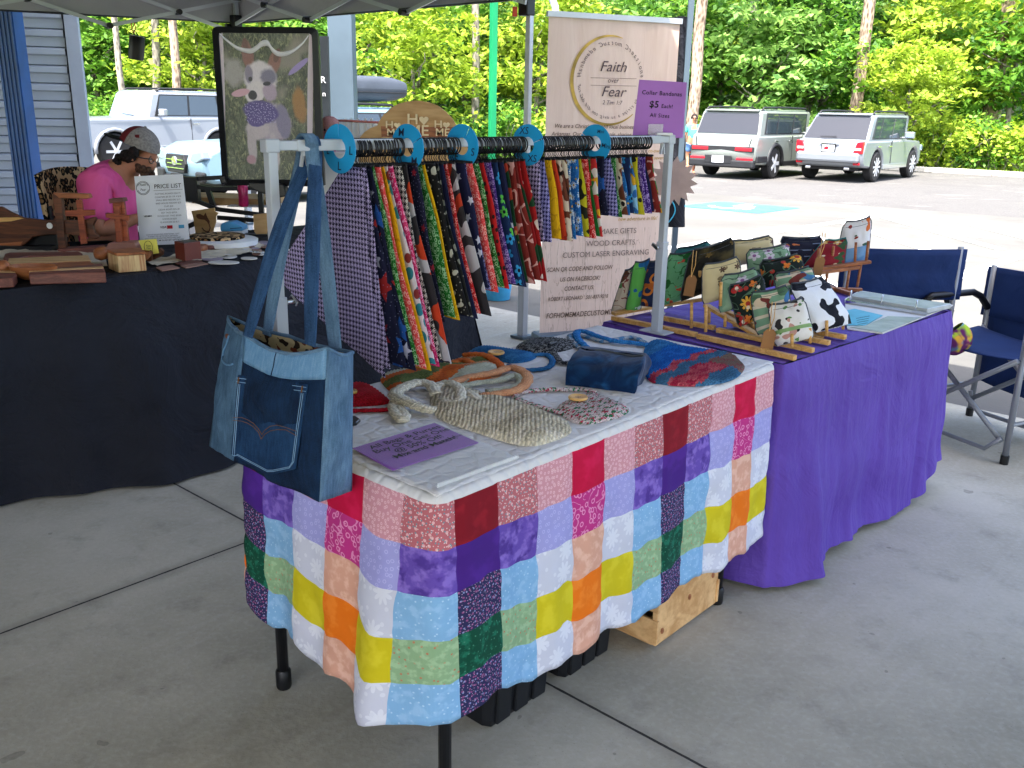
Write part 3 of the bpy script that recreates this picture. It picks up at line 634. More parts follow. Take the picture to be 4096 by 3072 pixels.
    mb = MB(); mb.box(((fx+bx)/2, 0, sz+.0), (L-.7, W_-.5, .14)); mb.build('underbody', TRIM, r, local=True)
    return r, bx, hw, belt, sz
def lamp(r, nm, c, size, m, bev=.02):
    mb = MB(); mb.box(c, size); return mb.build(nm, m, r, local=True, bevel=bev)
HU = AX
# silver car on the right (rounded lamps, ten-spoke wheels)
hd = radians(50); d_ = Vector((cos(hd), sin(hd), 0)); ra = Vector((8.42, 24.7, -.2)); fa = ra+d_*2.76
r, bx, hw, bl, sz = suv('silver_suv', 'silver compact off-road car on the right with slanted red lamps and ten-spoke wheels', fa, hd, SILV, L=4.53, H=1.68, fo=.86, sill=.34, belt=1.02, hood=1.0, rr=-2.9, rg=-3.42, wr=.37, rails=True, group='silver cars parked facing the woods', side_split=(.42, .74))
for s_ in (1, -1):
    tl = MB(); tl.prism([(.86, .70), (.62, .70), (.70, .98), (.86, 1.0)], (bx-.025, 0, 0), (0, s_, 0), (0, 0, 1), (.12, 0, 0)); o = tl.build('tail_lamp', TAIL, r, local=True, bevel=.015)
    lamp(o, 'reversing_lamp', (bx-.028, s_*.74, .81), (.02, .17, .06), TAILW, .005)
    lamp(r, 'reflector', (bx-.012, s_*.74, .46), (.03, .17, .06), TAIL, .01); lamp(r, 'exhaust_tip', (bx+.02, s_*.50, .33), (.06, .14, .06), CHROME, .015)
    lamp(r, 'headlight', (.78, s_*.72, .78), (.16, .3, .16), GLS2, .03)
mb = MB(); mb.box((bx-.03, 0, .60), (.16, 1.62, .24)); mb.build('rear_bumper', SILV, r, local=True, bevel=.06)
p = lamp(r, 'number_plate', (bx-.04, 0, .82), (.03, .32, .17), PLATE, .006); mb = MB(); mb.box((bx-.045, 0, .73), (.03, .36, .02)); mb.box((bx-.045, 0, .91), (.03, .36, .02)); mb.box((bx-.045, .17, .82), (.03, .02, .18)); mb.box((bx-.045, -.17, .82), (.03, .02, .18)); mb.build('plate_frame', TRIM, p)
mb = MB(); mb.prism([(-.12, -.03), (-.02, -.05), (.02, 0), (-.02, .05), (-.1, .03)], (bx-.056, 0, .82), (0, -1, 0), (0, 0, 1), (.002, 0, 0)); mb.build('plate_mark', TAIL, p)
lamp(r, 'tailgate_strip', (bx-.02, 0, .935), (.04, .52, .03), CHROME, .008)
mb = MB(); mb.beam((-3.44, .35, 1.09), (-3.40, -.05, 1.10), .02, .02); mb.build('rear_wiper', TRIM, r, local=True)
# boxy silver-green car left of it
hd = radians(52); d_ = Vector((cos(hd), sin(hd), 0)); ra = Vector((5.93, 25.2, -.2)); fa = ra+d_*2.81
r, bx, hw, bl, sz = suv('boxy_suv', 'boxy pale grey-green car with black cladding and H-shaped rear lamps beside the silver one', fa, hd, SILG, L=4.83, W_=1.9, H=1.72, wb=2.81, fo=.86, sill=.34, belt=1.08, hood=1.06, nose=.86, rr=-3.55, rg=-3.78, rf=-.35, wr=.38, inset=.13, spokes=5, arch=TRIM, clad=TRIM, group='silver cars parked facing the woods', side_split=(.36, .68))
lamp(r, 'lamp_band', (bx-.012, 0, .74), (.06, 1.74, .13), TRIM, .01)
for s_ in (1, -1):
    lamp(r, 'tail_lamp', (bx-.025, s_*.60, .74), (.05, .46, .085), TAIL, .01); lamp(r, 'lower_tail_lamp', (bx-.02, s_*.64, .50), (.05, .44, .055), TAIL, .01)
    lamp(r, 'reversing_lamp', (bx-.02, s_*.58, .33), (.04, .16, .05), PLATE, .01)
    mb = MB(); mb.box((bx+.35, s_*(hw-.02), .5), (.6, .06, .16)); mb.build('side_cladding', TRIM, r, local=True, bevel=.02)
lamp(r, 'rear_bumper', (bx+.02, 0, .38), (.18, 1.8, .2), TRIM, .04); lamp(r, 'number_plate', (bx-.085, .06, .48), (.02, .32, .17), PLATE, .006); lamp(r, 'plate_recess', (bx-.07, .06, .48), (.02, .74, .19), TRIM, .02)
text(['S A N T A  F E'], (bx-.0-.012, .05, .90), (0, -1, 0), (0, 0, 1), .07, r, PLATE, lift=.004).location = (0, 0, 0)
# white off-road car on the left
hd = AX+pi+radians(4); p = Vector((-9.55, 24.7, -.2)); d_ = Vector((cos(hd), sin(hd), 0))
r, bx, hw, bl, sz = suv('white_offroad_car', 'white boxy off-road car behind the man in pink, with square mirror', p+d_*1.45, hd, WHT, L=4.8, W_=1.93, H=1.87, wb=2.95, fo=.85, sill=.46, belt=1.22, hood=1.2, nose=1.05, cowl=.95, rf=-1.15, rr=-3.5, rg=-3.65, wr=.42, inset=.14, spokes=6, arch=WHT, side_split=(.43, .78))
lamp(r, 'grille', (.85, 0, .9), (.08, 1.5, .28), TRIM, .03)
for s_ in (1, -1): lamp(r, 'headlight', (.87, s_*.68, .92), (.1, .26, .2), GLS2, .06)
lamp(r, 'front_bumper', (.88, 0, .56), (.2, 1.8, .22), TRIM, .04)
mb = MB(); mb.beam((-.72, .62, 1.26), (-.78, .05, 1.29), .03, .02); mb.build('wiper', TRIM, r, local=True)
# ice-blue car with a roof box, nose towards us
hd = AX+pi+radians(-4); p = Vector((-3.75, 16.6, lotz(16.6))); d_ = Vector((cos(hd), sin(hd), 0))
r, bx, hw, bl, sz = suv('roof_box_car', 'pale ice-blue crossover with black grille, mostly hidden by the dog poster', p+d_*1.33, hd, ICE, L=4.46, W_=1.8, H=1.55, wb=2.66, fo=.9, sill=.36, belt=.98, hood=.97, nose=.76, cowl=.55, rf=-1.1, rr=-3.0, rg=-3.4, wr=.34, inset=.2, spokes=5, arch=TRIM, clad=TRIM, side_split=(.40, .72))
mb = MB(); mb.prism([(-.36, .64), (-.30, .78), (.30, .78), (.36, .64), (.28, .5), (-.28, .5)], (.885, 0, 0), (0, 1, 0), (0, 0, 1), (.1, 0, 0)); gr = mb.build('grille', TRIM, r, local=True, bevel=.01)
mb = MB()
for z in (.57, .70): mb.box((.99, 0, z), (.012, .6, .012))
mb.box((.99, 0, .64), (.012, .5, .012))
mb.lathe([(.075, 0), (.07, .02), (.001, .025)], (.985, 0, .68), (1, 0, 0), 18, sx=1); mb.build('grille_bars', CHROME, gr)
for s_ in (1, -1):
    mb = MB(); mb.prism([(.40, .68), (.48, .82), (.8, .86), (.84, .74), (.6, .66)], (.80, 0, 0), (0, s_, 0), (0, 0, 1), (.13, 0, 0)); mb.build('headlight', GLS2, r, local=True, bevel=.02)
    lamp(r, 'fog_lamp', (.9, s_*.68, .46), (.08, .26, .16), TRIM, .03)
lamp(r, 'lower_intake', (.92, 0, .38), (.08, 1.0, .14), TRIM, .03); lamp(r, 'number_plate', (.985, 0, .46), (.03, .34, .06), TRIM, .01)
for x in (-1.5, -2.5):
    mb = MB(); mb.tube([(x, -.62, 1.6), (x, .62, 1.6)], .022, 6); mb.build('roof_bar', TRIM, r, local=True)
bxm = flat('roof_box_shell', '#3a4048', .5, var=.08, vs=3)
rb = T('roof_box', 'dark grey roof luggage box on the ice-blue crossover', 'roof box', p+d_*1.33, hd)
mb = MB()
def rbx(s_, t_):
    x = -3.35+2.5*s_; k = (1-abs(2*s_-1)**6*.35); a = 2*pi*t_; yy = cos(a); zz = sin(a); yy = abs(yy)**.45*(1 if yy > 0 else -1); zz = abs(zz)**.6*(1 if zz > 0 else -1)
    return Vector((x, yy*.4*(1-.25*s_**4), 1.86+zz*.23*k*(1 if zz < 0 else (1-.3*s_**2))))
mb.sheet(rbx, 18, 20); mb.add([rbx(0, i/20) for i in range(20)], [tuple(range(20))]); mb.add([rbx(1, i/20) for i in range(20)], [tuple(range(20))]); mb.build('shell', bxm, rb, local=True, smooth=True, auto=50)
mb = MB(); mb.tube([(-3.3+2.4*i/12, .41*(1-.25*(i/12)**4), 1.80) for i in range(13)], .012, 5); mb.build('seam', TRIM, rb, local=True)
# ================================================================ WOODCRAFT STALL
TZ = .79
X3 = Vector((1, 0, 0)); Y3 = Vector((0, 1, 0))
def cut(name, pts, y, th, mat, parent, bevel=0.0, world=True):
    # outline in the upright plane at distance y, given real thickness away from us
    q = [D(a, b, y) for a, b in pts]; o = q[0]
    poly = [((p-o).x, (p-o).z) for p in q]; ar = sum(poly[i][0]*poly[(i+1) % len(poly)][1]-poly[(i+1) % len(poly)][0]*poly[i][1] for i in range(len(poly)))
    if ar > 0: poly.reverse()
    mb = MB(); mb.prism(poly, o, X3, ZZ, Y3*th); return mb.build(name, mat, parent, bevel=bevel)
def slab(name, pts, z, th, mat, parent, bevel=0.0):
    q = [G(a, b, z) for a, b in pts]; poly = [(p.x, p.y) for p in q]
    ar = sum(poly[i][0]*poly[(i+1) % len(poly)][1]-poly[(i+1) % len(poly)][0]*poly[i][1] for i in range(len(poly)))
    if ar < 0: poly.reverse()
    mb = MB(); mb.prism(poly, (0, 0, z-th), X3, Y3, ZZ*th); return mb.build(name, mat, parent, bevel=bevel)
def oval(cx, cy, rx, ry, n=18): return [(cx+rx*cos(2*pi*i/n), cy+ry*sin(2*pi*i/n)) for i in range(n)]
BLACKC = NT('black_cloth', .85, 0, .25); v = BLACKC.ob(); n_ = BLACKC.noise(v, 5, 4); BLACKC.bump(BLACKC.noise(v, 3.2, 5, .6, 1.0), .06, .9); BLACKC = BLACKC.out(BLACKC.mix(n_, sr('#101219'), sr('#20222b')))
r = T('black_clothed_table', 'long table under a black floor-length cloth holding woodcrafts', 'table', un(1.6, 3.9))
NE = 3.56
def hemn(u_):
    pts = [(-.6, 3.52), (1.1, 3.50), (1.36, 3.36), (1.6, 3.26), (2.0, 3.22), (2.8, 3.25), (3.53, 3.3)]
    for (a, b), (c, d) in zip(pts, pts[1:]):
        if u_ <= c: return b+(d-b)*(u_-a)/(c-a)
    return 3.3
mb = MB()
def ff(s_, t_):
    u_ = -.5+4.03*s_; n_ = NE+(hemn(u_)-NE)*t_**.8; fold = (.028*sin(u_*9+1.5*sin(u_*3))+.016*sin(u_*23+2*t_))*t_**.7+.02*noise.noise(Vector((u_*4, t_*5, 2)))*t_
    return un(u_, n_-fold, TZ-.002-(TZ-.012)*t_ + (.012*(1-t_) if 0 else 0))
mb.sheet(ff, 150, 26)
mb.sheet(lambda s_, t_: un(-.5+4.03*s_, 4.42+(NE-4.42)*t_, TZ-.002+.004*noise.noise(Vector((s_*20, t_*6, 0)))), 60, 12)
mb.sheet(lambda s_, t_: un(3.53+.03*t_+.02*sin(s_*20)*t_, NE+(4.42-NE)*s_-(.26*t_*(1-s_)), TZ-.002-(TZ-.012)*t_), 24, 14)
mb.sheet(lambda s_, t_: un(3.53-4.03*s_, 4.42, TZ-.002-(TZ-.012)*t_), 10, 2)
mb.build('tablecloth', BLACKC, r, smooth=True)
mb = MB(); mb.box(un(1.5, 3.99, TZ-.03), (3.9, .8, .04), Matrix.Rotation(AX, 3, 'Z')); mb.build('tabletop', greym, r)
mb = MB()
for a in (.2, 3.3):
    for b in (3.7, 4.3): mb = MB(); mb.tube([un(a, b, 0), un(a, b, TZ-.05)], .014, 8); mb.build('leg', greym, r)
WD = wood('dark_walnut', '#3a1f12', '#6b3c22'); WR = wood('red_cedar', '#6e2f1a', '#a5532f'); WM = wood('cherry_wood', '#7a4527', '#a9683c'); WL = wood('maple_wood', '#b58d5a', '#d3b07c'); WLL = flat('pale_cutout_wood', '#e6d0a4', .6, var=.06, vs=30); WP = wood('purple_heart', '#532c26', '#7a463a'); PLY = wood('birch_ply', '#a37c4c', '#c49f6c', 0, 5, .6, 5); BAM = wood('bamboo', '#b0813f', '#d9ab68', 0, 12)
CREAM = flat('cream_cloth', '#c6bda8', .9, bump=.01, bs=18); WHITEP = flat('white_plastic', '#d9dadc', .4, var=.03); BLKM = flat('black_metal', '#131316', .4, var=.1)
def gy(px, py, z=TZ): return G(px, py, z).y
# cream runner cloths under the goods
for nm, pts, lb in (('cloth_runner', [(-20, 545), (60, 538), (225, 548), (232, 575), (60, 590), (-20, 590)], 'crumpled cream cloth under the cutting boards'), ('cloth_runner', [(312, 568), (400, 545), (545, 520), (580, 530), (520, 552), (440, 562), (340, 574)], 'cream cloth under the red box and coasters')):
    q = [G(a, b, TZ+.004) for a, b in pts]; c = sum(q, Vector())/len(q); mb = MB(); rows = 5
    for i in range(len(q)):
        a, b = q[i], q[(i+1) % len(q)]
        mb.sheet(lambda s_, t_, a=a, b=b: (lambda p: p+ZZ*(.008*(noise.noise(p*30)+.4)*(t_ < .99)))(a.lerp(b, s_).lerp(c, t_)), 10, 8)
    o = mb.build(nm, CREAM, None, smooth=True); tag(o, lb, 'cloth')
# fish-shaped serving board, upright
y = gy(40, 545)+.05; r = T('serving_board', 'big dark fish-shaped wooden board with round hole near its tail', 'serving board', D(30, 540, y))
x0 = lambda a: a*.2441
fz = [(-60, 400), (0, 390), (90, 440), (200, 490), (400, 512), (600, 512), (740, 510), (830, 480), (850, 500), (820, 560), (835, 620), (880, 660), (850, 680), (720, 655), (600, 635), (420, 640), (290, 660), (220, 720), (160, 755), (0, 765), (-60, 765)]
hole = None
cut('board', [(x0(a), 351+b*.2441) for a, b in fz], y, .022, WD, r, .004)
cut('light_stripe', [(x0(a), 351+b*.2441) for a, b in [(-60, 490), (160, 485), (210, 495), (100, 520), (-60, 530)]], y-.004, .003, BAM, r); cut('lower_stripe', [(x0(a), 351+b*.2441) for a, b in [(-60, 720), (200, 700), (170, 745), (-60, 748)]], y-.004, .003, WM, r)
mb = MB(); p = D(x0(440), 351+560*.2441, y-.004); mb.lathe([(.014, 0), (.013, .003), (.001, .003)], p, -Y3, 18); mb.build('hole', WHITEP, r)
mb = MB(); p = D(60, 548, y+.06); mb.box((p.x, p.y, TZ+.05), (.3, .03, .1)); mb.box((p.x, y+.03, TZ+.012), (.3, .1, .02)); mb.build('stand', BLKM, r)
# arch frame with hanging cross
y = gy(165, 545); r = T('cross_frame', 'square-armed wooden frame with a red cedar cross hanging inside', 'wooden cross', D(165, 548, y))
cut('post', [(113, 417), (131, 420), (141, 536), (126, 538)], y, .03, WD, r, .003); cut('top_arm', [(113, 416), (190, 419), (194, 428), (186, 430), (127, 428)], y-.002, .034, WM, r, .003); cut('base', [(122, 538), (210, 534), (216, 540), (212, 549), (128, 548)], y-.02, .08, WP, r, .004)
cut('hanging_cross', [(163, 432), (176, 431), (178, 454), (203, 453), (204, 465), (179, 467), (187, 526), (174, 528), (167, 468), (141, 467), (140, 455), (166, 454)], y-.01, .014, WR, r, .002)
mb = MB(); mb.tube([D(169, 432, y), D(168, 427, y)], .0015, 5); mb.build('cord', BLKM, r)
# cross on a stand
y = gy(262, 543); r = T('standing_cross', 'red cedar cross fixed to a small upright board on a base', 'wooden cross', D(262, 543, y))
cut('back_board', [(242, 432), (267, 434), (278, 528), (252, 530)], y+.02, .02, WR, r, .002); cut('cap', [(234, 430), (264, 428), (267, 436), (236, 440)], y-.01, .05, WP, r, .002)
cut('cross', [(247, 444), (257, 444), (258, 463), (278, 466), (277, 477), (259, 474), (263, 528), (250, 527), (249, 474), (228, 470), (227, 460), (248, 462)], y-.004, .02, WR, r, .002); cut('base', [(234, 525), (290, 524), (294, 531), (288, 546), (226, 546), (226, 538)], y-.04, .09, flat('pinkish_wood', '#9a6a5a', .5), r, .004)
# boards lying flat
def board(lb, pts, z, th, m, stripe=None, sm=None):
    c = sum([G(a, b, z) for a, b in pts], Vector())/len(pts); c.z = z-th; r = T('cutting_board', lb, 'cutting board', c, 0, 'cutting boards lying on the black table'); slab('board', pts, z, th, m, r, .004)
    if stripe: slab('inlay_stripe', stripe, z+.0015, .004, sm, r)
board('long thin dark paddle board lying behind the other boards', [(7, 556), (10, 548), (20, 545), (170, 543), (178, 547), (172, 551), (60, 552), (18, 560)], .815, .018, WP)
board('two-tone cutting board of pale maple and brown wood, in the middle', [(19, 558), (190, 551), (197, 567), (215, 574), (62, 584), (13, 584)], .826, .026, WM, [(19, 558), (190, 551), (196, 563), (16, 570)], WL)
board('thick reddish-brown cutting board with one pale stripe, nearest the edge', [(64, 583), (221, 569), (228, 588), (62, 592)], .835, .04, WP, [(64, 583.5), (223, 575), (224, 579), (63, 586.5)], WL)
board('small brown board with pale stripe cut by the left edge of the photo', [(-30, 584), (30, 584), (36, 592), (28, 600), (-30, 603)], .83, .035, WP, [(-30, 584.5), (30, 584.5), (33, 588), (-30, 588)], WL)
# carved scoop bowls
for cx, cy, lb, hl in ((68, 606, 'carved wooden scoop bowl at the front left table edge', -1), (276, 573, 'carved scoop bowl with a yellow front in front of the cedar box', -1)):
    p = G(cx, cy, TZ); r = T('scoop_bowl', lb, 'wooden bowl', p, 0); mb = MB(); wv = X3*.62+Y3*.1
    def bw(s_, t_, inn=0):
        a = 2*pi*s_; R = .066*sin(t_*pi/2)*(.93 if inn else 1); return p+Vector((cos(a)*R*1.35*(1+.18*cos(a)), sin(a)*R*.85, .058-.056*cos(t_*pi/2)*(.9 if inn else 1)))
    mb.sheet(lambda a, b: bw(a, b), 24, 8); mb.sheet(lambda a, b: bw(1-a, b, 1), 24, 8); mb.sheet(lambda a, b: bw(a, 1, 0).lerp(bw(a, 1, 1), b), 24, 1)
    mb.build('bowl', WM, r, smooth=True); mb = MB(); mb.lathe([(.012, 0), (.026, .012), (.03, .035), (.022, .055), (.001, .06)], p+Vector((-.075, 0, .052)), (-1, 0, -.15), 12); mb.build('handle', WM, r, smooth=True)
    if cx > 100:
        mb = MB(); mb.sheet(lambda a, b: bw(.62+.2*a, .35+.6*b)+Vector((0, -.002, 0)), 8, 5); mb.build('yellow_patch', flat('yellow_wood', '#c8a53a', .5), r, smooth=True)
# small cedar box
q = [G(a, b, TZ+.075) for a, b in ((231, 541), (300, 536), (313, 545), (253, 549))]; r = T('cedar_box', 'lidded wooden box with pale and pink cedar stripes', 'wooden box', G(272, 574, TZ))
def boxq(nm, q, z0, z1, m, r_, bev=.002):
    mb = MB(); poly = [(p.x, p.y) for p in q]
    ar = sum(poly[i][0]*poly[(i+1) % 4][1]-poly[(i+1) % 4][0]*poly[i][1] for i in range(4))
    if ar < 0: poly.reverse()
    mb.prism(poly, (0, 0, z0), X3, Y3, ZZ*(z1-z0)); return mb.build(nm, m, r_, bevel=bev)
c = sum(q, Vector())/4; boxq('box', q, TZ, TZ+.066, wood('striped_cedar', '#a86f4a', '#d8bd88', 2, 7, .5, 20), r); boxq('lid', [c+(p-c)*1.03 for p in q], TZ+.067, TZ+.078, WM, r)
# yellow card on an easel
y = gy(320, 566); r = T('card_easel', 'bright yellow card on a small dark wooden easel', 'card holder', D(322, 566, y)); cd_ = cut('card', [(299, 519), (338, 516), (343, 547), (312, 552)], y, .002, flat('yellow_card', '#e3da62', .6), r)
mb = MB(); o = D(321, 534, y); mb.tube([o+Vector((.018*cos(a*pi/8), -.002, .027*sin(a*pi/8))) for a in range(16)], .0009, 4, closed=True); mb.build('printed_oval', INK, cd_)
text(['Faith', 'Fear'], D(321, 531, y-.002), X3, ZZ, .008, cd_, INK, shear=.2); cut('stand', [(315, 548), (322, 541), (327, 545), (328, 563), (320, 566), (314, 560)], y-.03, .02, WD, r, .002); cut('stand_foot', [(320, 555), (345, 536), (352, 542), (350, 552), (330, 562)], y+.01, .02, WD, r, .002)
# red box
q = [G(a, b, TZ+.085) for a, b in ((376, 520), (410, 515), (433, 520), (397, 525))]; r = T('pen_box', 'small open square box of red-brown wood', 'wooden box', G(405, 553, TZ)); boxq('body', q, TZ, TZ+.083, flat('mahogany_stain', '#6a2a1c', .45, var=.1), r); c = sum(q, Vector())/4; boxq('opening', [c+(p-c)*.72 for p in q], TZ+.06, TZ+.0845, BLKM, r, 0)
# coaster disc with leopard pad
LEO = NT('leopard_cloth', .9, 0, .1); uv = LEO.vm('MULTIPLY', LEO.ob(), (1, 1, 1)); vr = LEO.vor(uv, 26, rnd=.9); dd = LEO.math('ADD', vr.outputs['Distance'], LEO.math('MULTIPLY', LEO.math('SUBTRACT', LEO.noise(uv, 60, 2), .5), .5)); c_ = LEO.mix(LEO.lt(dd, .56), sr('#b99a72'), sr('#0f0d0c')); c_ = LEO.mix(LEO.lt(dd, .27), c_, sr('#7a5a3a')); LEO = LEO.out(c_)
p = G(481, 530, TZ); r = T('round_tray', 'round white tray with a black leopard-spotted pad on top', 'tray', p); mb = MB(); mb.lathe([(.14, 0), (.165, .008), (.168, .03), (.16, .034), (.0001, .034)], p, ZZ, 40); mb.build('tray', WHITEP, r, smooth=True, auto=40)
mb = MB(); mb.lathe([(.13, 0), (.13, .012), (.001, .013)], p+ZZ*.034+X3*(-.03)+Y3*.02, ZZ, 30); mb.build('pad', LEO, r)
# fish plaque, blank plaque, blue box, pink can
y = gy(440, 515)+.12; r = T('fish_plaque', 'pale ply plaque with a burnt jumping fish and hook', 'plaque', D(440, 513, y)); pl = cut('plaque', [(413, 456), (463, 449), (464, 457), (471, 460), (466, 468), (466, 480), (461, 495), (459, 511), (424, 513), (420, 490), (417, 470)], y, .012, PLY, r, .001)
cut('fish_burning', [(424, 463), (432, 462), (440, 466), (444, 459), (448, 470), (453, 478), (452, 486), (447, 479), (442, 475), (433, 474), (427, 472), (424, 468)], y-.002, .002, WD, pl)
mb = MB(); mb.tube([D(a, b, y-.001) for a, b in ((452, 484), (454, 492), (452, 499), (447, 501), (441, 498), (436, 492))], .0035, 6); mb.build('hook_burning', WD, pl); mb = MB(); pp = D(440, 513, y+.03); mb.box((pp.x, pp.y, (TZ+pp.z)/2), (.12, .06, pp.z-TZ+.01)); mb.build('stand', BLKM, r)
y = gy(560, 515)+.1; r = T('state_plaque', 'blank pale plaque on a black stand beside the blue box', 'plaque', D(562, 508, y)); cut('plaque', [(547, 464), (582, 460), (584, 470), (578, 490), (576, 505), (553, 506), (549, 500)], y, .012, PLY, r, .001); mb = MB(); pp = D(562, 507, y+.02); mb.box((pp.x, pp.y, (TZ+pp.z)/2), (.16, .06, pp.z-TZ+.01)); mb.build('stand', BLKM, r)
y = gy(500, 512)+.06; r = T('blue_box', 'white dispenser with a light blue sloping top', 'dispenser', D(500, 512, y)); cut('body', [(476, 500), (524, 499), (525, 512), (477, 513)], y, .1, WHITEP, r, .006); o = cut('lid', [(475, 488), (479, 482), (500, 480), (523, 490), (524, 499), (476, 500)], y-.003, .105, flat('sky_blue_plastic', '#4f9ccc', .4, var=.05), r, .006); cut('slot', [(497, 493), (522, 491), (522, 493), (497, 495)], y-.006, .003, flat('slot_blue', '#1d4f74', .5), o)
# low black work frame behind with boards, drink can
y = 5.15; r = T('work_frame', 'low black metal frame holding laser-cut boards behind the plaques', 'work frame', D(500, 520, y)); mb = MB()
for a, b in (((398, 388), (480, 383)), ((398, 398), (456, 408)), ((456, 408), (612, 405)), ((402, 425), (470, 452)), ((470, 452), (612, 470)), ((470, 470), (612, 480))): mb.beam(D(*a, y), D(*b, y), .022)
for a, b in (((398, 386), (404, 430)), ((449, 408), (463, 452)), ((525, 470), (525, 540)), ((405, 490), (448, 470)), ((562, 405), (566, 470))): mb.beam(D(*a, y+.01), D(*b, y+.01), .026)
p = D(412, 408, y); mb.box(p, (.09, .05, .13)); mb.build('frame', BLKM, r)
mb = MB()
for k in range(4): mb.box(D(500+k*9, 425+k*3.5, y+.25), (.52-.03*k, .3, .012), Matrix.Rotation(.08*k-.1, 3, 'Z'))
mb.build('wood_sheets', PLY, r); mb = MB(); mb.box(D(560, 443, y+.12), (.3, .2, .006)); mb.build('paper_sheet', WHITEP, r)
mb = MB()
for a in (405, 525, 610): q = D(a, 500, y+.3); mb = MB(); mb.tube([(q.x, q.y, 0), (q.x, q.y, .75)], .012, 6); mb.build('leg', BLKM, r)
p = D(527, 446, y-.02); r = T('drink_can', 'tall bright pink drink can on the black frame', 'can', p); mb = MB(); mb.lathe([(.022, 0), (.027, .006), (.027, .112), (.022, .12), (.001, .12)], p, ZZ, 18); mb.build('can', flat('pink_can_print', '#c02a63', .3, var=.2, vs=30), r, smooth=True, auto=40)
# name cards and tags along the edge
CARD = [flat('tan_leather', '#8c6a5c', .7), flat('white_card', '#c6c4c0', .6), flat('mauve_card', '#8f8494', .6), flat('brown_leather', '#5c362c', .6)]
cards = [([(337, 577), (372, 572), (388, 578), (350, 584)], 0, 'small tan rectangular card nearest the viewer on the black table'), ([(378, 568), (425, 560), (437, 564), (392, 572)], 3, 'dark brown rounded leather card above a tan one'), ([(390, 573), (438, 566), (450, 569), (402, 578)], 0, 'tan rounded leather card below the dark brown one'),
         (oval(483, 566, 34, 3.6), 1, 'white oval card with a dark line of print'), (oval(458, 558, 24, 4), 2, 'mauve oval card overlapping the cream cloth'), (oval(492, 553, 20, 4), 1, 'pale oval tag beside the key rings'), (oval(538, 557, 18, 2.6), 1, 'narrow white oval tag close to the denim strap')]
for pts, k, lb in cards: o = slab('name_card', pts, TZ+.005+.001*k, .004, CARD[k], None); tag(o, lb, 'card', 'cards and tags on the black table')
rnd = random.Random(4)
for i in range(26):
    px, py = (525+rnd.random()*95, 520+rnd.random()*30) if i < 18 else (650+rnd.random()*60, 512+rnd.random()*26)
    o = slab('key_tag', oval(px, py, 5+rnd.random()*8, 1.5+rnd.random()*1.6, 9), TZ+.008+.004*rnd.random(), .004, CARD[(i*5) % 4], None); tag(o, 'small leather or card key tag in the clutter behind the white rack post', 'key tag', 'loose key tags on the black table')
for i, (px, py) in enumerate(((548, 545), (562, 545))):
    p = G(px, py, TZ+.012); mb = MB(); mb.tube([p+Vector((.02*cos(a*pi/8), .02*sin(a*pi/8), .002)) for a in range(16)], .002, 5, closed=True); o = mb.build('key_ring', CHROME, None, smooth=True); tag(o, 'bare metal key ring lying in front of the tag pile', 'key ring', 'metal key rings')
for i, (px, py, m, lb) in enumerate(((426, 541, WM, 'round tan wooden coaster stack right of the red box'), (450, 537, WP, 'round dark coaster behind the tan one'))):
    p = G(px, py, TZ+.004); mb = MB(); mb.lathe([(.045, 0), (.047, .004), (.047, .022-.006*i), (.044, .026-.006*i), (.001, .026-.006*i)], p, ZZ, 24); o = mb.build('coaster', m, None, smooth=True, auto=40); tag(o, lb, 'coaster')
# price list
y = gy(350, 535)+.03; r = T('price_list', 'white printed price list standing behind the yellow card', 'sign', D(350, 531, y)); sh = cut('sheet', [(290, 381), (394, 376), (410, 526), (303, 531)], y, .004, flat('paper_white', '#d5d9e2', .5, var=.02), r)
q = [D(290, 381, y), D(394, 376, y), D(303, 531, y)]; px_ = (q[1]-q[0]); py_ = (q[0]-q[2])
def pl_(a, b): return q[0]+px_*a-py_*b-Y3*.002
TX = lambda l, a, b, h, **k: text(l, pl_(a, b), px_, py_, h, sh, INK, **k)
TX(['PRICE LIST'], .68, .16, .020); mb = MB(); mb.beam(pl_(.38, .215), pl_(.98, .212), .0022, .0012); mb.build('underline', INK, sh)
GREYI = flat('grey_ink', '#4b4e5a', .8)
text(['CUTTING BOARDS $50-75', 'COASTERS $5 EA OR 4 $18', 'SMALL BIRD FEEDERS $15', 'BIRD HOUSE FEEDERS $25', 'CUPS $20', 'CEDAR BOXES $35-40', 'KEY TAGS $5/EA', 'WOOD KEY TAGS $5/EA', 'KNIVES $5-$20', 'GLASSWARE $5-$15'], pl_(.67, .265), px_, py_, .0075, sh, GREYI, gap=1.95)
text(['CUSTOM ENGRAVING ADDITIONAL COST', 'IF SUBMITTED ARTWORK IS DETAILED', 'AND CUSTOM ENGRAVING PRICE WILL VARY'], pl_(.5, .845), px_, py_, .006, sh, GREYI, gap=1.5); TX(['OUR CUSTOM GLASS SET GIFT BOXES'], .55, .935, .0075, bold=.01)
TX(['VENMO'], .22, .575, .008, bold=.02); TX(['VISA'], .52, .745, .011, bold=.02, shear=.2)
for a, m, wd in ((.66, TAIL, .026), (.905, flat('card_blue', '#3e93bd', .5), .026)):
    mb = MB(); mb.prism([(-wd/2, -.008), (wd/2, -.008), (wd/2, .008), (-wd/2, .008)], pl_(a, .745), px_.normalized(), py_.normalized(), -Y3*.0015); mb.build('card_mark', m, sh)
mb = MB()
for R, a0, a1 in ((.031, 0, 360), (.026, 20, 160), (.026, 200, 340)): mb.tube([pl_(.165, .17)+px_.normalized()*R*cos(radians(a0+(a1-a0)*i/24))+py_.normalized()*R*sin(radians(a0+(a1-a0)*i/24)) for i in range(25)], .0011, 4)
mb.build('round_mark', INK, sh); TX(['Faith', 'Fear'], .165, .125, .011, shear=.25, gap=2.0)
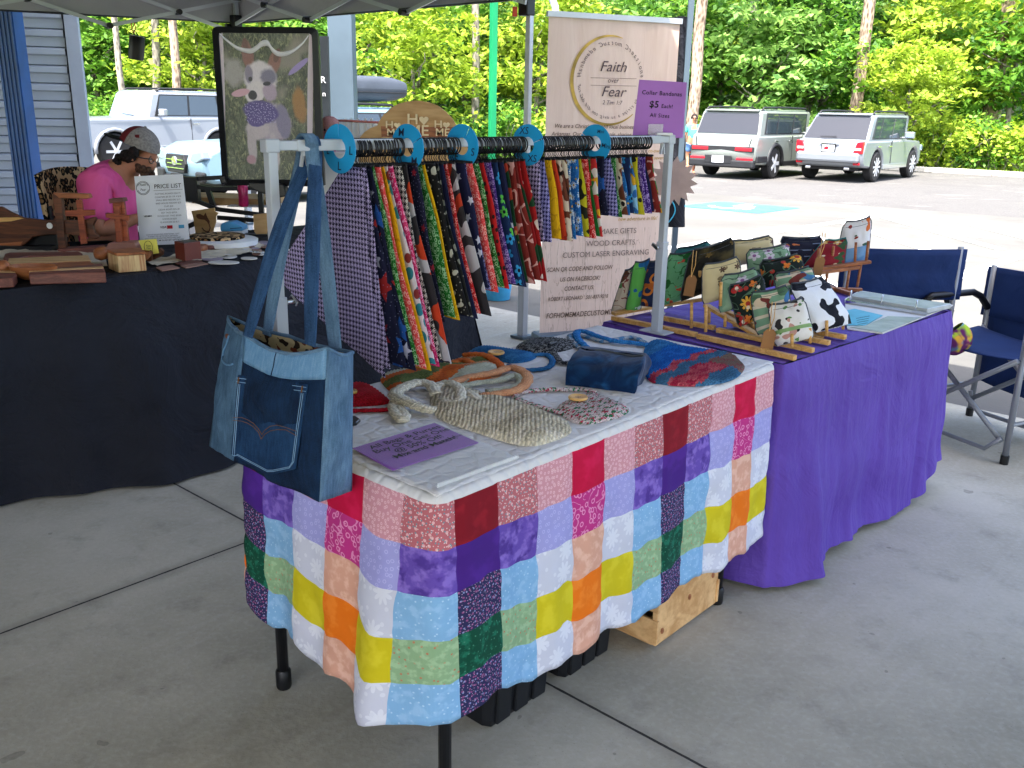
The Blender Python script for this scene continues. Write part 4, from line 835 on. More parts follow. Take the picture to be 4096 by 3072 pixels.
# dog poster in a snap frame
y = 4.62; r = T('poster_frame', 'black snap-frame poster of a white dog wearing a purple bandana', 'poster', D(590, 540, y)); PX = lambda a, b: (432+a*.2441, b*.2441)
oT = [PX(*p) for p in ((150, 234), (990, 240), (1030, 262), (1042, 310), (1102, 1640), (1070, 1652), (230, 1640), (198, 1612), (106, 280), (116, 246))]
iT = [PX(*p) for p in ((190, 290), (965, 296), (985, 310), (990, 330), (1030, 1560), (1020, 1590), (270, 1588), (248, 1570), (164, 320), (170, 300))]
mb = MB(); A_ = [D(a, b, y) for a, b in oT]; B_ = [D(a, b, y-.012) for a, b in iT]; n = 10
mb.add(A_+B_+[p+Y3*.03 for p in A_], [(i, (i+1) % n, n+(i+1) % n, n+i) for i in range(n)]+[(i, 2*n+i, 2*n+(i+1) % n, (i+1) % n) for i in range(n)]+[tuple(range(2*n, 3*n))]); mb.build('frame', BLKM, r)
mb = MB(); C_ = [p+Y3*.006 for p in B_]; mb.add(B_+C_, [(i, (i+1) % n, n+(i+1) % n, n+i) for i in range(n)]); mb.build('inner_rim', greym, r)
PG = NT('poster_grass', .6); ov = PG.ob(); m1 = PG.n('ShaderNodeMapping', None, Vector=ov); m1.inputs['Scale'].default_value = (60, 1, 22); m1.inputs['Rotation'].default_value = (0, .5, 0); g1 = PG.noise(m1.outputs[0], 1.0, 4, .7, 1.5); m2 = PG.n('ShaderNodeMapping', None, Vector=ov); m2.inputs['Scale'].default_value = (50, 1, 25); m2.inputs['Rotation'].default_value = (0, -.7, 0); g2 = PG.noise(m2.outputs[0], 1.0, 4, .7, 1.5)
c_ = PG.mix(PG.smooth(g1, .4, .62), sr('#333a2a'), sr('#62684f')); c_ = PG.mix(PG.smooth(g2, .52, .66), c_, sr('#98976f')); c_ = PG.mix(PG.smooth(PG.noise(ov, 5, 2), .55, .7), c_, sr('#8a8378'))
# the printed photograph: soft-edged dog shapes and a painted grey reflection mixed in
pc_ = [PX(*p) for p in ((160, 285), (990, 290), (1034, 1592), (245, 1592))]; po0 = D(*pc_[0], y-.002); UM = .2441*1.8517/FPX*y; uvp = PG.uv(); fur = PG.noise(PG.vm('MULTIPLY', uvp, (1, .45, 1)), 150, 3, .7); wob = PG.noise(uvp, 26, 4, .65)
def soft(cx, cy, rx, ry, rot, colr, sf=.45, furry=.35):
    global c_
    q = D(*PX(cx, cy), y-.002)-po0; mp_ = PG.n('ShaderNodeMapping', {'vector_type': 'TEXTURE'}, Vector=uvp); mp_.inputs['Location'].default_value = (q.x, q.z, 0); mp_.inputs['Rotation'].default_value = (0, 0, radians(rot)); mp_.inputs['Scale'].default_value = (rx*UM, ry*UM, 1)
    l = PG.n('ShaderNodeVectorMath', {'operation': 'LENGTH'}, i0=mp_.outputs[0]).outputs['Value']; l = PG.math('ADD', l, PG.math('MULTIPLY', PG.math('SUBTRACT', wob, .5), .55*sf*2)); f = PG.math('SUBTRACT', 1.0, PG.smooth(l, 1-sf*.45, 1+sf*.25))
    k = sr(colr); cc_ = PG.mix(PG.math('MULTIPLY', PG.smooth(fur, .4, .75), furry), k, tuple(x*.55 for x in k[:3])+(1,)); c_ = PG.mix(f, c_, cc_)
for e in ((300, 640, 95, 120, 0, '#a6a09c', .9), (880, 930, 60, 150, 5, '#a4753c', .6), (870, 590, 110, 24, 38, '#9a86c0', .3, .1), (196, 940, 26, 700, -3, '#cdbfc8', .15, .05), (975, 900, 24, 700, -3, '#cdbfc8', .15, .05),
          (640, 1090, 160, 170, 20, '#b3a6b2'), (735, 1075, 62, 150, 8, '#857c98'), (510, 1140, 105, 95, 0, '#c3b6ba'), (462, 1290, 40, 150, 3, '#bdb0b4'), (660, 1340, 44, 160, 4, '#c2b6ba'), (455, 1410, 42, 38, 0, '#b48a94'), (642, 1475, 48, 32, 0, '#c6b9bd'),
          (422, 490, 50, 125, 8, '#8a5c52', .3), (402, 400, 24, 60, 6, '#6c4740', .3), (655, 560, 52, 118, -22, '#8f6255', .3), (680, 490, 26, 60, -18, '#6c4740', .3), (535, 700, 140, 150, 12, '#d8ced4', .3), (485, 820, 82, 100, -12, '#ded4d6', .3), (618, 810, 62, 84, 0, '#b49fb4', .5), (605, 680, 72, 72, 0, '#777087', .7), (432, 655, 34, 78, 0, '#8d8296', .6),
          (592, 740, 34, 17, 8, '#221e26', .3, .1), (446, 700, 18, 20, 0, '#332d36', .3, .1), (466, 842, 38, 40, 0, '#29252d', .3, .1), (505, 905, 58, 9, 18, '#4a4048', .3, .1), (540, 990, 150, 95, -8, '#4f4084', .3, .2), (500, 1060, 85, 60, 0, '#574888', .3, .2), (360, 820, 82, 30, 14, '#d4a6b2', .25, .05)): soft(*e)
bd_ = PG.vor(uvp, 90, rnd=.9, two=True); yy_ = PG.n('ShaderNodeSeparateXYZ', None, Vector=uvp).outputs[1]; q1 = (D(*PX(530, 910), y)-po0).z; q2 = (D(*PX(530, 1090), y)-po0).z; x1 = (D(*PX(400, 990), y)-po0).x; x2 = (D(*PX(670, 990), y)-po0).x; xx_ = PG.n('ShaderNodeSeparateXYZ', None, Vector=uvp).outputs[0]
inb = PG.math('MULTIPLY', PG.math('MULTIPLY', PG.lt(yy_, q1), PG.gt(yy_, q2)), PG.math('MULTIPLY', PG.gt(xx_, x1), PG.lt(xx_, x2))); c_ = PG.mix(PG.math('MULTIPLY', inb, PG.lt(bd_.outputs['Distance'], .2)), c_, sr('#b3a8d6')); PG = PG.out(c_)
po = cut('picture', pc_, y-.002, .002, PG, r)
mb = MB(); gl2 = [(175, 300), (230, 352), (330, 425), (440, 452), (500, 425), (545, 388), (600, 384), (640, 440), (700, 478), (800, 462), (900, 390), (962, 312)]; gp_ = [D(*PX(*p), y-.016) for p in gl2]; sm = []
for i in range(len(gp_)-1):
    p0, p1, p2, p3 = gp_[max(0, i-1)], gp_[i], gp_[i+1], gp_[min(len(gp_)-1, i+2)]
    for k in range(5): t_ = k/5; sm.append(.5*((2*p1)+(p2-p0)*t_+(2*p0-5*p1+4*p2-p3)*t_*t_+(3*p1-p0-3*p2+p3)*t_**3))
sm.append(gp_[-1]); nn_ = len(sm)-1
mb.sheet(lambda s_, t_: sm[int(round(s_*nn_))]+Vector((0, -.008*sin(pi*t_), (t_-.5)*.020*(.35+sin(pi*s_)))), nn_, 4); mb.build('glare_ribbon', clear('glare_white', .72, '#f2f0f2', .2), r, smooth=True)  # white ribbon standing in for the glare streak on the plastic cover
def cov(s_, t_):
    a = B_[0].lerp(B_[1], s_); b = B_[6].lerp(B_[5], s_); p = a.lerp(b, t_); return p-Y3*(.004+.010*max(0, sin(s_*pi))*abs(noise.noise(Vector((s_*3, t_*4, 1))))+.02*exp(-((t_-.06-.05*cos(s_*9))/.03)**2)*sin(pi*s_))
mb = MB(); mb.sheet(cov, 40, 50); mb.build('plastic_cover', clear('clear_film', .06, '#ffffff', .14), r, smooth=True)
cut('foot_bracket', [(535, 393), (612, 398), (620, 424), (600, 428), (560, 416), (537, 405)], y-.03, .08, BLKM, r, .006)
mb = MB(); p = D(594, 425, y); mb.box((p.x, p.y, p.z/2), (.045, .045, p.z)); mb.box((p.x, p.y, .015), (.4, .4, .03)); mb.build('stand_pole', BLKM, r, bevel=.004)
cut('clip_knob', [(472, 383), (484, 378), (490, 395), (478, 400)], y-.02, .05, BLKM, r, .006)
# dark display panel behind the poster
y = 9.0; r = T('dark_panel', 'tall dark sign panel showing at the right of the dog poster', 'panel', D(720, 300, y)); cut('panel', [(690, 78), (708, 78), (713, 268), (697, 268)], y, .05, flat('panel_dark', '#22272c', .4), r)
mb = MB(); p = D(705, 268, y+.02); mb.box((p.x, p.y, p.z/2), (.08, .05, p.z)); mb.build('leg', BLKM, r)
text(['R'], D(698, 173, y-.01), X3, ZZ, .06, r, WHITEP); text(['n'], D(700, 203, y-.01), X3, ZZ, .05, r, WHITEP)
# cloud-shaped home sign with three small HOME cut-outs on its shelf
y = 5.05; r = T('cloud_shelf', 'cloud-shaped wooden display with a small ledge behind the rack rail', 'display shelf', D(880, 345, y)); Q = lambda a, b: ((1270+a*.2848)/1.8517, (380+b*.2848)/1.8517)
cl = [Q(a, b) for a, b in ([(575, 660), (600, 590), (660, 520), (740, 465), (840, 430), (870, 360), (930, 270), (1030, 180), (1150, 115), (1290, 85), (1420, 78), (1560, 100), (1690, 150), (1800, 230), (1900, 340), (1960, 440), (2030, 470), (2090, 540), (2110, 640), (2110, 950), (575, 950)])]
cut('backboard', cl, y, .018, PLY, r, .001); cut('lettering_panel', [Q(890, 440), Q(1910, 450), Q(1905, 600), Q(900, 590)], y-.004, .004, WM, r); cut('ledge', [Q(895, 592), Q(1880, 600), Q(1885, 665), Q(900, 655)], y-.07, .07, WL, r, .001)
cut('foot', [(800, 395), (985, 395), (985, 450), (800, 450)], y+.002, .014, PLY, r); mb = MB(); p = D(890, 450, y); mb.box((p.x, p.y+.05, TZ+.01), (.42, .24, .02)); mb.box((p.x, p.y+.02, (TZ+p.z)/2+.02), (.3, .04, max(.05, p.z-TZ+.05))); mb.build('base', PLY, r)
def heart(o, s_, m, par, th=.008):
    pts = [(16*sin(a)**3/16*s_, (13*cos(a)-5*cos(2*a)-2*cos(3*a)-cos(4*a))/16*s_) for a in [2*pi*i/24 for i in range(24)]]
    pts.reverse(); mb = MB(); mb.prism(pts, o, X3, ZZ, Y3*th); return mb.build('heart', m, par)
def block(s, o, h, par, m, wide=1.0, sp=1.0):
    t_ = text([s], o, X3, ZZ, h, par, m, lift=.001, bold=.012, wide=wide, space=sp); md = t_.modifiers.new('s', 'SOLIDIFY'); md.thickness = .008; md.offset = -1; return t_
for cx, s_, lb in ((1070, .78, 'small HOME word cut-out with heart at the left of the cloud shelf'), (1420, 1.12, 'largest HOME word cut-out with heart in the middle of the cloud shelf'), (1755, .8, 'small HOME word cut-out with heart at the right of the cloud shelf')):
    p = D(*Q(cx, 596), y-.02); p.z = D(*Q(cx, 594), y-.07).z; rr = T('home_cutout', lb, 'word cut-out', p, 0, 'wooden HOME cut-outs'); h = .038*s_
    block('H', p+Vector((-.028*s_, 0, h*2.05)), h*1.25, rr, WLL, 1.2); heart(p+Vector((.025*s_, 0, h*2.0)), .022*s_, WLL, rr); block('ME', p+Vector((0, 0, h*.72)), h*1.3, rr, WLL, 1.1)
# clear organiser case and crocheted doll behind the rail
y = 5.12; r = T('organizer_case', 'open clear plastic organiser case with pink rim', 'case', D(760, 350, y)); Q2 = Q
cut('lid', [Q(270, 370), Q(300, 345), Q(860, 385), Q(850, 640), Q(270, 640)], y+.02, .02, clear('case_plastic', .5, '#d8d6d4', .2), r, .004)
mb = MB(); mb.tube([D(*Q(a, b), y) for a, b in ((262, 640), (262, 400), (290, 362), (330, 358), (865, 385))], .006, 6); mb.build('rim', flat('coral_rim', '#b0675f', .5), r, smooth=True)
mb = MB()
for a in (400, 480, 570, 680, 760): mb.box(D(*Q(a, 520), y+.01), (.012, .012, .14))
mb.box(D(*Q(560, 640), y+.1), (.34, .2, .05)); p = D(*Q(560, 660), y+.1); mb.box((p.x, p.y, (TZ+p.z)/2), (.34, .2, p.z-TZ)); mb.build('dividers', clear('case_frost', .6, '#c9c9c9', .3), r)
p = D(*Q(170, 640), y-.08); p2 = p.copy(); wb = T('white_box', 'plain white box under the pink crocheted doll', 'box', (p.x, p.y, TZ)); mb = MB(); mb.box((p.x, p.y+.03, (TZ+p.z-.06)/2), (.16, .14, p.z-.06-TZ)); mb.build('box', WHITEP, wb, bevel=.004); mb = MB(); mb.box((p.x, p.y+.03, p.z-.062), (.166, .146, .012)); mb.build('lid', WHITEP, wb, bevel=.003)
r = T('crochet_doll', 'small pink crocheted doll with a black bead eye', 'toy', (p.x, p.y, p.z-.055)); PK = yarn('pink_yarn', ('#c08a86',), 160)
mb = MB(); mb.lathe([(.001, -.055), (.032, -.045), (.05, -.015), (.053, .01), (.043, .037), (.02, .052), (.001, .055)], D(*Q(172, 445), y-.08), ZZ, 20); mb.build('head', PK, r, smooth=True)
mb = MB(); mb.lathe([(.03, 0), (.042, .02), (.04, .06), (.02, .10)], (p.x, p.y, p.z-.055), ZZ, 16); mb.build('body', flat('hot_pink_yarn', '#c22f63', .9), r, smooth=True); mb = MB(); mb.lathe([(.007, 0), (.006, .005), (.001, .006)], D(*Q(105, 490), y-.123), (-.2, -1, 0), 10); mb.build('eye', INK, r)
# hanging speaker
p = D(295, 104, 7.7); tl = Matrix.Rotation(.16, 3, 'Y'); r = T('bluetooth_speaker', 'small black cylindrical speaker hanging from the canopy bar by a red carabiner', 'speaker', p); ax_ = tl @ ZZ
mb = MB(); mb.lathe([(.05, -.088), (.058, -.08), (.06, 0), (.058, .08), (.05, .09), (.0001, .088)], p, ax_*-1 if 0 else ax_, 22); mb.build('body', blk, r, smooth=True, auto=40); mb = MB(); mb.lathe([(.052, 0), (.05, .004), (.001, .004)], p+ax_*.089, ax_, 20); mb.build('top_disc', bar, r)
tp = D(287, 50, 7.7); mb = MB(); mb.tube([p+ax_*.09+X3*.01, p.lerp(tp, .65)+X3*.012, p.lerp(tp, .72), p.lerp(tp, .65)-X3*.012, p+ax_*.09-X3*.012], .005, 6); mb.build('loop', blk, r, smooth=True)
mb = MB(); c = tp+(p-tp)*.14; mb.tube([c+Vector((.014*cos(a*pi/6), 0, .04*sin(a*pi/6))) for a in range(12)], .0045, 6, closed=True); mb.build('carabiner', redp, r, smooth=True)
# ================================================================ BANNER, PURPLE TABLE, CHAIRS
BO = D(1165, 725, 5.6); BO.z = .04; b1 = D(1430, 690, 5.92); BX = Vector((b1.x-BO.x, b1.y-BO.y, 0)).normalized(); BN = Vector((BX.y, -BX.x, 0))
def BP(px, py, lift=0.0):
    d = ray(px, py); o = Vector((0, 0, EYE)); t_ = (BO-o).dot(BN)/d.dot(BN); return o+d*t_+BN*lift
bt = NT('banner_print', .6, 0, .25); ov = bt.ob(); mp = bt.n('ShaderNodeMapping', None, Vector=ov); mp.inputs['Scale'].default_value = (5, 5, .7); nn = bt.noise(mp.outputs[0], 3, 5, .6, 1.0)
sp = bt.n('ShaderNodeSeparateXYZ', None, Vector=ov); c_ = bt.mix(bt.smooth(nn, .2, .85), sr('#c8ae9f'), sr('#d3bdae'))
m2 = bt.n('ShaderNodeMapping', None, Vector=ov); m2.inputs['Scale'].default_value = (9, 9, .9); kn = bt.noise(m2.outputs[0], 1.6, 3, .5, 2.5); ln = bt.lt(bt.math('ABSOLUTE', bt.math('SUBTRACT', kn, .5)), .012)
c_ = bt.mix(bt.math('MULTIPLY', bt.math('MULTIPLY', ln, bt.lt(sp.outputs[2], .75)), .45), c_, sr('#806c60')); bt.bump(nn, .008, .3); BAN = bt.out(c_)
r = T('banner_stand', 'tall beige roll-up banner with round logo behind the rack', 'banner', BO); TL_, TR_ = BP(1181, 31), BP(1465, 52); BW = (TR_-BP(1181, 31)).dot(BX); BH = TL_.z
mb = MB(); mb.sheet(lambda s_, t_: BO+BX*(BW*s_)+ZZ*((BH-.04)*t_)+BN*(.003*sin(s_*24)*t_**8*(t_ > .9)+.0025*noise.noise(Vector((s_*5, t_*3, 0)))), 40, 40); sh = mb.build('banner', BAN, r, smooth=True)
mb = MB(); mb.beam(BO+ZZ*(BH-.035)-BX*.01, BO+ZZ*(BH-.035)+BX*(BW+.01), .022, .03); mb.build('top_rail', bar, r); mb = MB(); mb.box(BO+BX*BW/2+ZZ*.03, (BW+.06, .16, .09), Matrix.Rotation(atan2(BX.y, BX.x), 3, 'Z')); mb.build('base', greym, r, bevel=.02)
mb = MB(); mb.tube([BO+BX*BW/2-BN*.03, BO+BX*BW/2-BN*.03+ZZ*(BH-.04)], .01, 6); mb.build('pole', bar, r)
LF = .006; BRN = flat('brown_ink', '#5a4636', .7); GLD = flat('gold_ink', '#a07c2e', .5, var=.25, vs=8); PUR = flat('plum_ink', '#4a3b40', .7); LGR = flat('taupe_ink', '#6e5f58', .7)
def BT(l, px, py, hpx, m, **k): return text(l, BP(px, py, LF), BX, ZZ, hpx*1.8517/FPX*5.7, sh, m, **k)
BT(['Faith'], 1323, 145, 21, PUR, shear=.3, wide=1.1); BT(['over'], 1323, 174, 10, PUR, shear=.25); BT(['Fear'], 1323, 199, 21, PUR, shear=.3, wide=1.1); BT(['2 Tim 1:7'], 1321, 222, 8.5, PUR, shear=.2)
BT(['We are a Christian owned local business, located in'], 1196, 272, 8.2, BRN, shear=.25, bold=.012, align='LEFT'); BT(['Arkansas. Our mission is simple, sharing the'], 1190, 289, 8.2, BRN, shear=.25, bold=.012, align='LEFT')
BT(['co-owner!'], 1437, 326, 7.5, GLD, shear=.25, bold=.012, align='RIGHT'); BT(['for several'], 1437, 341, 7.5, GLD, shear=.25, bold=.012, align='RIGHT'); BT(['been'], 1436, 438, 7.5, GLD, shear=.25, bold=.012, align='RIGHT'); BT(['morning'], 1433, 455, 7.5, GLD, shear=.25, bold=.012, align='RIGHT'); BT(['new adventure in life!'], 1418, 471, 8, GLD, shear=.25, bold=.012, align='RIGHT')
BT(['WE MAKE GIFTS'], 1374, 498, 12, LGR, align='RIGHT'); BT(['WOOD CRAFTS'], 1371, 523, 12, LGR, align='RIGHT'); BT(['CUSTOM LASER ENGRAVING'], 1309, 548, 12, LGR, wide=.98)
for l, x, y, h in (('SCAN QR CODE AND FOLLOW', 1252, 580, 9.5), ('US ON FACEBOOK!', 1252, 602, 9.5), ('CONTACT US:', 1250, 622, 9.5), ('ROBERT LEONARD   501-837-9218', 1248, 643, 8.3), ('FOFHOMEMADECUSTOMDESIGNS', 1270, 677, 11.5)): BT([l], x, y, h, BRN, shear=.18, bold=.012, wide=.84)
cc = BP(1319, 174, LF); R0 = .243
def arct(s_, R, a0, a1, h, inv=False):
    n = len(s_)
    for i, ch in enumerate(s_):
        if ch == ' ': continue
        a = radians(a0+(a1-a0)*i/(n-1)); d = BX*cos(a)+ZZ*sin(a); up = d*-1 if inv else d; xx = up.cross(BN)*-1
        mbs.append((ch, cc+d*R, xx, up, h))
mbs = []; arct('Handmade Custom Creations', R0*.86, 172, 8, .026); arct('For God did not give us a spirit of fear', R0*.86, 190, 350, .021, True)
big = MB()
for ch, o, xx, up, h in mbs:
    t_ = text([ch], o, xx, up, h, None, PUR, shear=.25, lift=0); me = t_.data; big.add([v.co for v in me.vertices], [tuple(p.vertices) for p in me.polygons]); bpy.data.objects.remove(t_)
big.build('ring_lettering', PUR, sh)
mb = MB(); n = 60
for i in range(n):
    a0, a1 = radians(75+i*235/n), radians(75+(i+1)*235/n); w0 = .004+.018*sin(pi*(i/n))**.8; w1 = .004+.018*sin(pi*((i+1)/n))**.8; e = BN*-.001
    P = lambda a, R: cc+e+BX*cos(a)*R+ZZ*sin(a)*R
    mb.add([P(a0, R0), P(a1, R0), P(a1, R0+w1), P(a0, R0+w0)], [(0, 1, 2, 3)])
mb.build('gold_ring', flat('gold_foil', '#b08d3c', .35, .3, var=.3, vs=4), sh)
mb = MB()
for py in (168, 184):
    a, b = BP(1275, py, LF), BP(1374, py+2, LF); mb.beam(a, b, .001, .0018)
mb.build('rule_lines', PUR, sh)
# black wrapped leg right of the banner
p = D(1457, 520, 6.3); r = T('wrapped_leg', 'thin canopy leg wrapped in black cloth right of the banner', 'canopy leg', (p.x, 6.3, 0)); mb = MB(); mb.box((p.x, 6.3, 1.1), (.035, .035, 2.2)); mb.build('post', greym, r)
mb = MB(); t0, t1 = D(1471, 36, 6.32), D(1461, 470, 6.32)
def wr_(s_, t_):
    c = t1.lerp(t0, t_); c.y = 6.33; a = 2*pi*s_; rr = (.034+.010*sin(3*a+t_*7)+.02*(1-t_)**3)*(1+.25*noise.noise(Vector((s_*3, t_*7, 4)))); return c+Vector((cos(a)*rr, sin(a)*rr, 0))
mb.sheet(wr_, 20, 30); mb.build('wrap', BLACKC, r, smooth=True)
p = D(1458, 450, 6.2); r = T('black_bag', 'black bag with a thin cyan curve hanging low on the wrapped leg', 'bag', p); mb = MB(); mb.sheet(lambda s_, t_: p+Vector((.075*cos(2*pi*s_)*(1-.3*t_), .04*sin(2*pi*s_), -.12+.26*t_)), 18, 8); mb.add([p+Vector((.075*cos(2*pi*i/18), .04*sin(2*pi*i/18), -.12)) for i in range(18)], [tuple(range(18))]); mb.build('bag', BLACKC, r, smooth=True)
mb = MB(); mb.tube([p+Vector((-.045+.04*sin(i*pi/8), -.042, .07-.02*i)) for i in range(9)], .004, 5); mb.build('cyan_trim', flat('cyan_trim', '#3aa6c8', .5), r)
# starburst card on a stick
y = 3.33; c = D(1455, 391, y); r = T('starburst_card', 'pinkish cardboard starburst seen through the right post of the rack', 'sign', (c.x, y, .74)); pts = []; rnd = random.Random(8)
for i in range(32):
    a = 2*pi*i/32+.1; R = (.086 if i % 2 else .062)*(1+.06*rnd.random()); pts.append((cos(a)*R*.98, sin(a)*R))
mb = MB(); mb.prism(list(reversed(pts)), c, X3, ZZ, Y3*.003); mb.build('card', flat('blush_card', '#b79e9c', .7, var=.08, vs=12), r); mb = MB(); q = D(1436, 445, y); mb.tube([(q.x, y+.008, .742), (q.x+.01, y+.008, c.z)], .004, 6); mb.box((q.x, y+.008, .746), (.05, .05, .008)); mb.build('stick', clear('clear_stick', .4), r)
# blue tote far left of the banner, on the pavement
p = GL(1074, 645); r = T('blue_tub', 'light blue plastic tub on the pavement behind the bandanas', 'tub', p); mb = MB(); mb.lathe([(.0001, .0), (.10, 0), (.125, .2), (.135, .205), (.125, .205), (.10, .02), (.0001, .02)], p, ZZ, 24); mb.build('tub', flat('tub_blue', '#3c9cc8', .4), r, smooth=True, auto=40)
# ---------------- purple table
PT = NT('purple_cloth', .7, 0, .35); v = PT.ob(); n_ = PT.noise(v, 6, 4); PT.bump(PT.math('ADD', PT.noise(v, 4, 5, .6, .8), PT.math('MULTIPLY', PT.noise(PT.vm('MULTIPLY', v, (1, 1, .3)), 22, 3), .4)), .03, .8); PURP = PT.out(PT.mix(n_, sr('#4a2e8a'), sr('#5e42a4')))
P0, P1, P2, P3 = Vector((.815, 2.69, 0)), Vector((1.70, 3.545, 0)), Vector((1.20, 4.06, 0)), Vector((.325, 3.215, 0)); PZ = .735
r = T('purple_table', 'table under a bright purple floor-length cloth with shirred edge', 'table', P0)
mb = MB(); per = [P2, P3, P0, P1, P2]; plen = [0]
for k in range(4): plen.append(plen[-1]+(per[k+1]-per[k]).length)
pnr = [Vector(((per[k+1]-per[k]).y, -(per[k+1]-per[k]).x, 0)).normalized() for k in range(4)]
def sk(s_, t_):
    x = s_*plen[-1]; k = max(i for i in range(4) if plen[i] <= x+1e-9); f = (x-plen[k])/(plen[k+1]-plen[k]); p = per[k].lerp(per[k+1], f); o = pnr[k].copy(); w_ = .07
    if x-plen[k] < w_: o = o.lerp(pnr[k-1], .5*(1-(x-plen[k])/w_))
    if plen[k+1]-x < w_: o = o.lerp(pnr[(k+1) % 4], .5*(1-(plen[k+1]-x)/w_))
    o.normalize(); fold = .030*abs(sin(x*9+1.3*sin(x*4)))**.6*(1 if sin(x*3.1) > -.6 else .4)+.03*noise.noise(Vector((x*6, 2, 0)))+.018*noise.noise(Vector((x*17, t_*2.0, 1))); sm = .004*noise.noise(Vector((x*60, 5, t_*2)))*(1-t_)
    bulge = .045*exp(-((x-plen[2]-.12)/.12)**2)*t_**3; lift = (.09*exp(-((x-plen[3])/.2)**2)+.012*(1+sin(x*6)))*t_**2
    out = .006+.012*min(1, t_*12)+.03*t_+fold*t_**.7+sm+bulge+.016*noise.noise(Vector((x*3.5, t_*4, 6)))*t_**.5
    return p+o*out+ZZ*(PZ-.001-(PZ-.014)*t_+lift)
mb.sheet(sk, 420, 36)
mb.sheet(lambda s_, t_: (P0.lerp(P1, s_)).lerp(P3.lerp(P2, s_), t_)+ZZ*(PZ+.003*noise.noise(Vector((s_*12, t_*8, 0)))), 40, 26)
mb.build('tablecloth', PURP, r, smooth=True)
mb = MB(); c = (P0+P1+P2+P3)/4; mb.box(c+ZZ*(PZ-.03), (1.2, .68, .03), Matrix.Rotation(atan2((P1-P0).y, (P1-P0).x), 3, 'Z')); mb.build('tabletop', greym, r)
mb = MB()
for q in (P0, P1, P2, P3): q2 = q.lerp(c, .18); mb = MB(); mb.tube([q2+ZZ*.0, q2+ZZ*(PZ-.04)], .013, 8); mb.build('leg', BLKM, r)
# ---------------- wooden display racks and zip pouches
RZ = PZ+.004
Q = lambda a, b: (1296+a*.2685, 459+b*.2685)
def rail(mb, a, b, w, h, z=RZ): p, q = G(*Q(*a), z+h), G(*Q(*b), z+h); mb.beam(Vector((p.x, p.y, z+h/2)), Vector((q.x, q.y, z+h/2)), w, h)
def rack(lb, loc, rails, dowels, planks, m, group='wooden plate racks on the purple cloth'):
    r = T('display_rack', lb, 'display rack', loc, 0, group); mb = MB()
    for a, b in rails: rail(mb, a, b, .019, .016)
    mb.build('base_rails', m, r, bevel=.002)
    mb = MB()
    for a, b, y in dowels: mb = MB(); mb.tube([D(*Q(*a), y), D(*Q(*b), y)], .0055, 8); mb.build('dowel', m, r, smooth=True)
    mb = MB()
    for a, b, y0, y1 in planks: mb.beam(D(*Q(*a), y0), D(*Q(*b), y1), .026, .012)
    mb.build('sloping_rails', m, r, bevel=.002); return r
rack('front bamboo rack holding the mushroom and farm pouches', G(*Q(1190, 1060), RZ), [((790, 975), (1575, 1150)), ((945, 925), (1720, 1090)), ((1080, 880), (1850, 1030)), ((1200, 840), (1980, 985))],
     [((853, 745), (850, 960), 2.93), ((1008, 820), (1005, 920), 3.03), ((975, 560), (968, 750), 2.99), ((1250, 880), (1240, 930), 2.97), ((1545, 975), (1545, 1080), 2.78), ((1690, 930), (1690, 1050), 2.86), ((1825, 870), (1825, 990), 2.98), ((1958, 830), (1955, 940), 3.06)],
     [((850, 745), (1500, 1125), 3.2, 2.885), ((1000, 790), (1660, 1080), 3.2, 2.96), ((1140, 880), (1800, 1010), 3.16, 3.04)], BAM)
rack('back left bamboo rack holding the whale and cactus pouches', G(*Q(430, 880), RZ), [((100, 830), (780, 965)), ((500, 830), (925, 910))], [((738, 720), (735, 930), 3.1), ((805, 470), (800, 660), 3.2), ((880, 740), (878, 890), 3.2), ((430, 800), (430, 860), 3.2)], [((105, 815), (500, 745), 3.3, 3.4), ((505, 745), (900, 690), 3.4, 3.3)], BAM)
pr = G(*Q(2000, 640), RZ); rack('dark wooden rack at the back holding the white floral pouch', pr, [((1820, 600), (2110, 610)), ((1800, 570), (2020, 640))], [((1880, 270), (1860, 440), 3.56), ((2060, 240), (2050, 420), 3.56), ((2160, 230), (2140, 400), 3.56), ((2010, 440), (1985, 610), 3.52), ((2100, 420), (2070, 600), 3.55), ((1830, 470), (1815, 590), 3.55), ((1760, 290), (1745, 470), 3.5)], [((1640, 470), (2170, 395), 3.5, 3.56), ((1700, 490), (2080, 440), 3.48, 3.54)], WM)
PW = lambda n, b, m, off=0: pattern(n, b, m, .8, off)
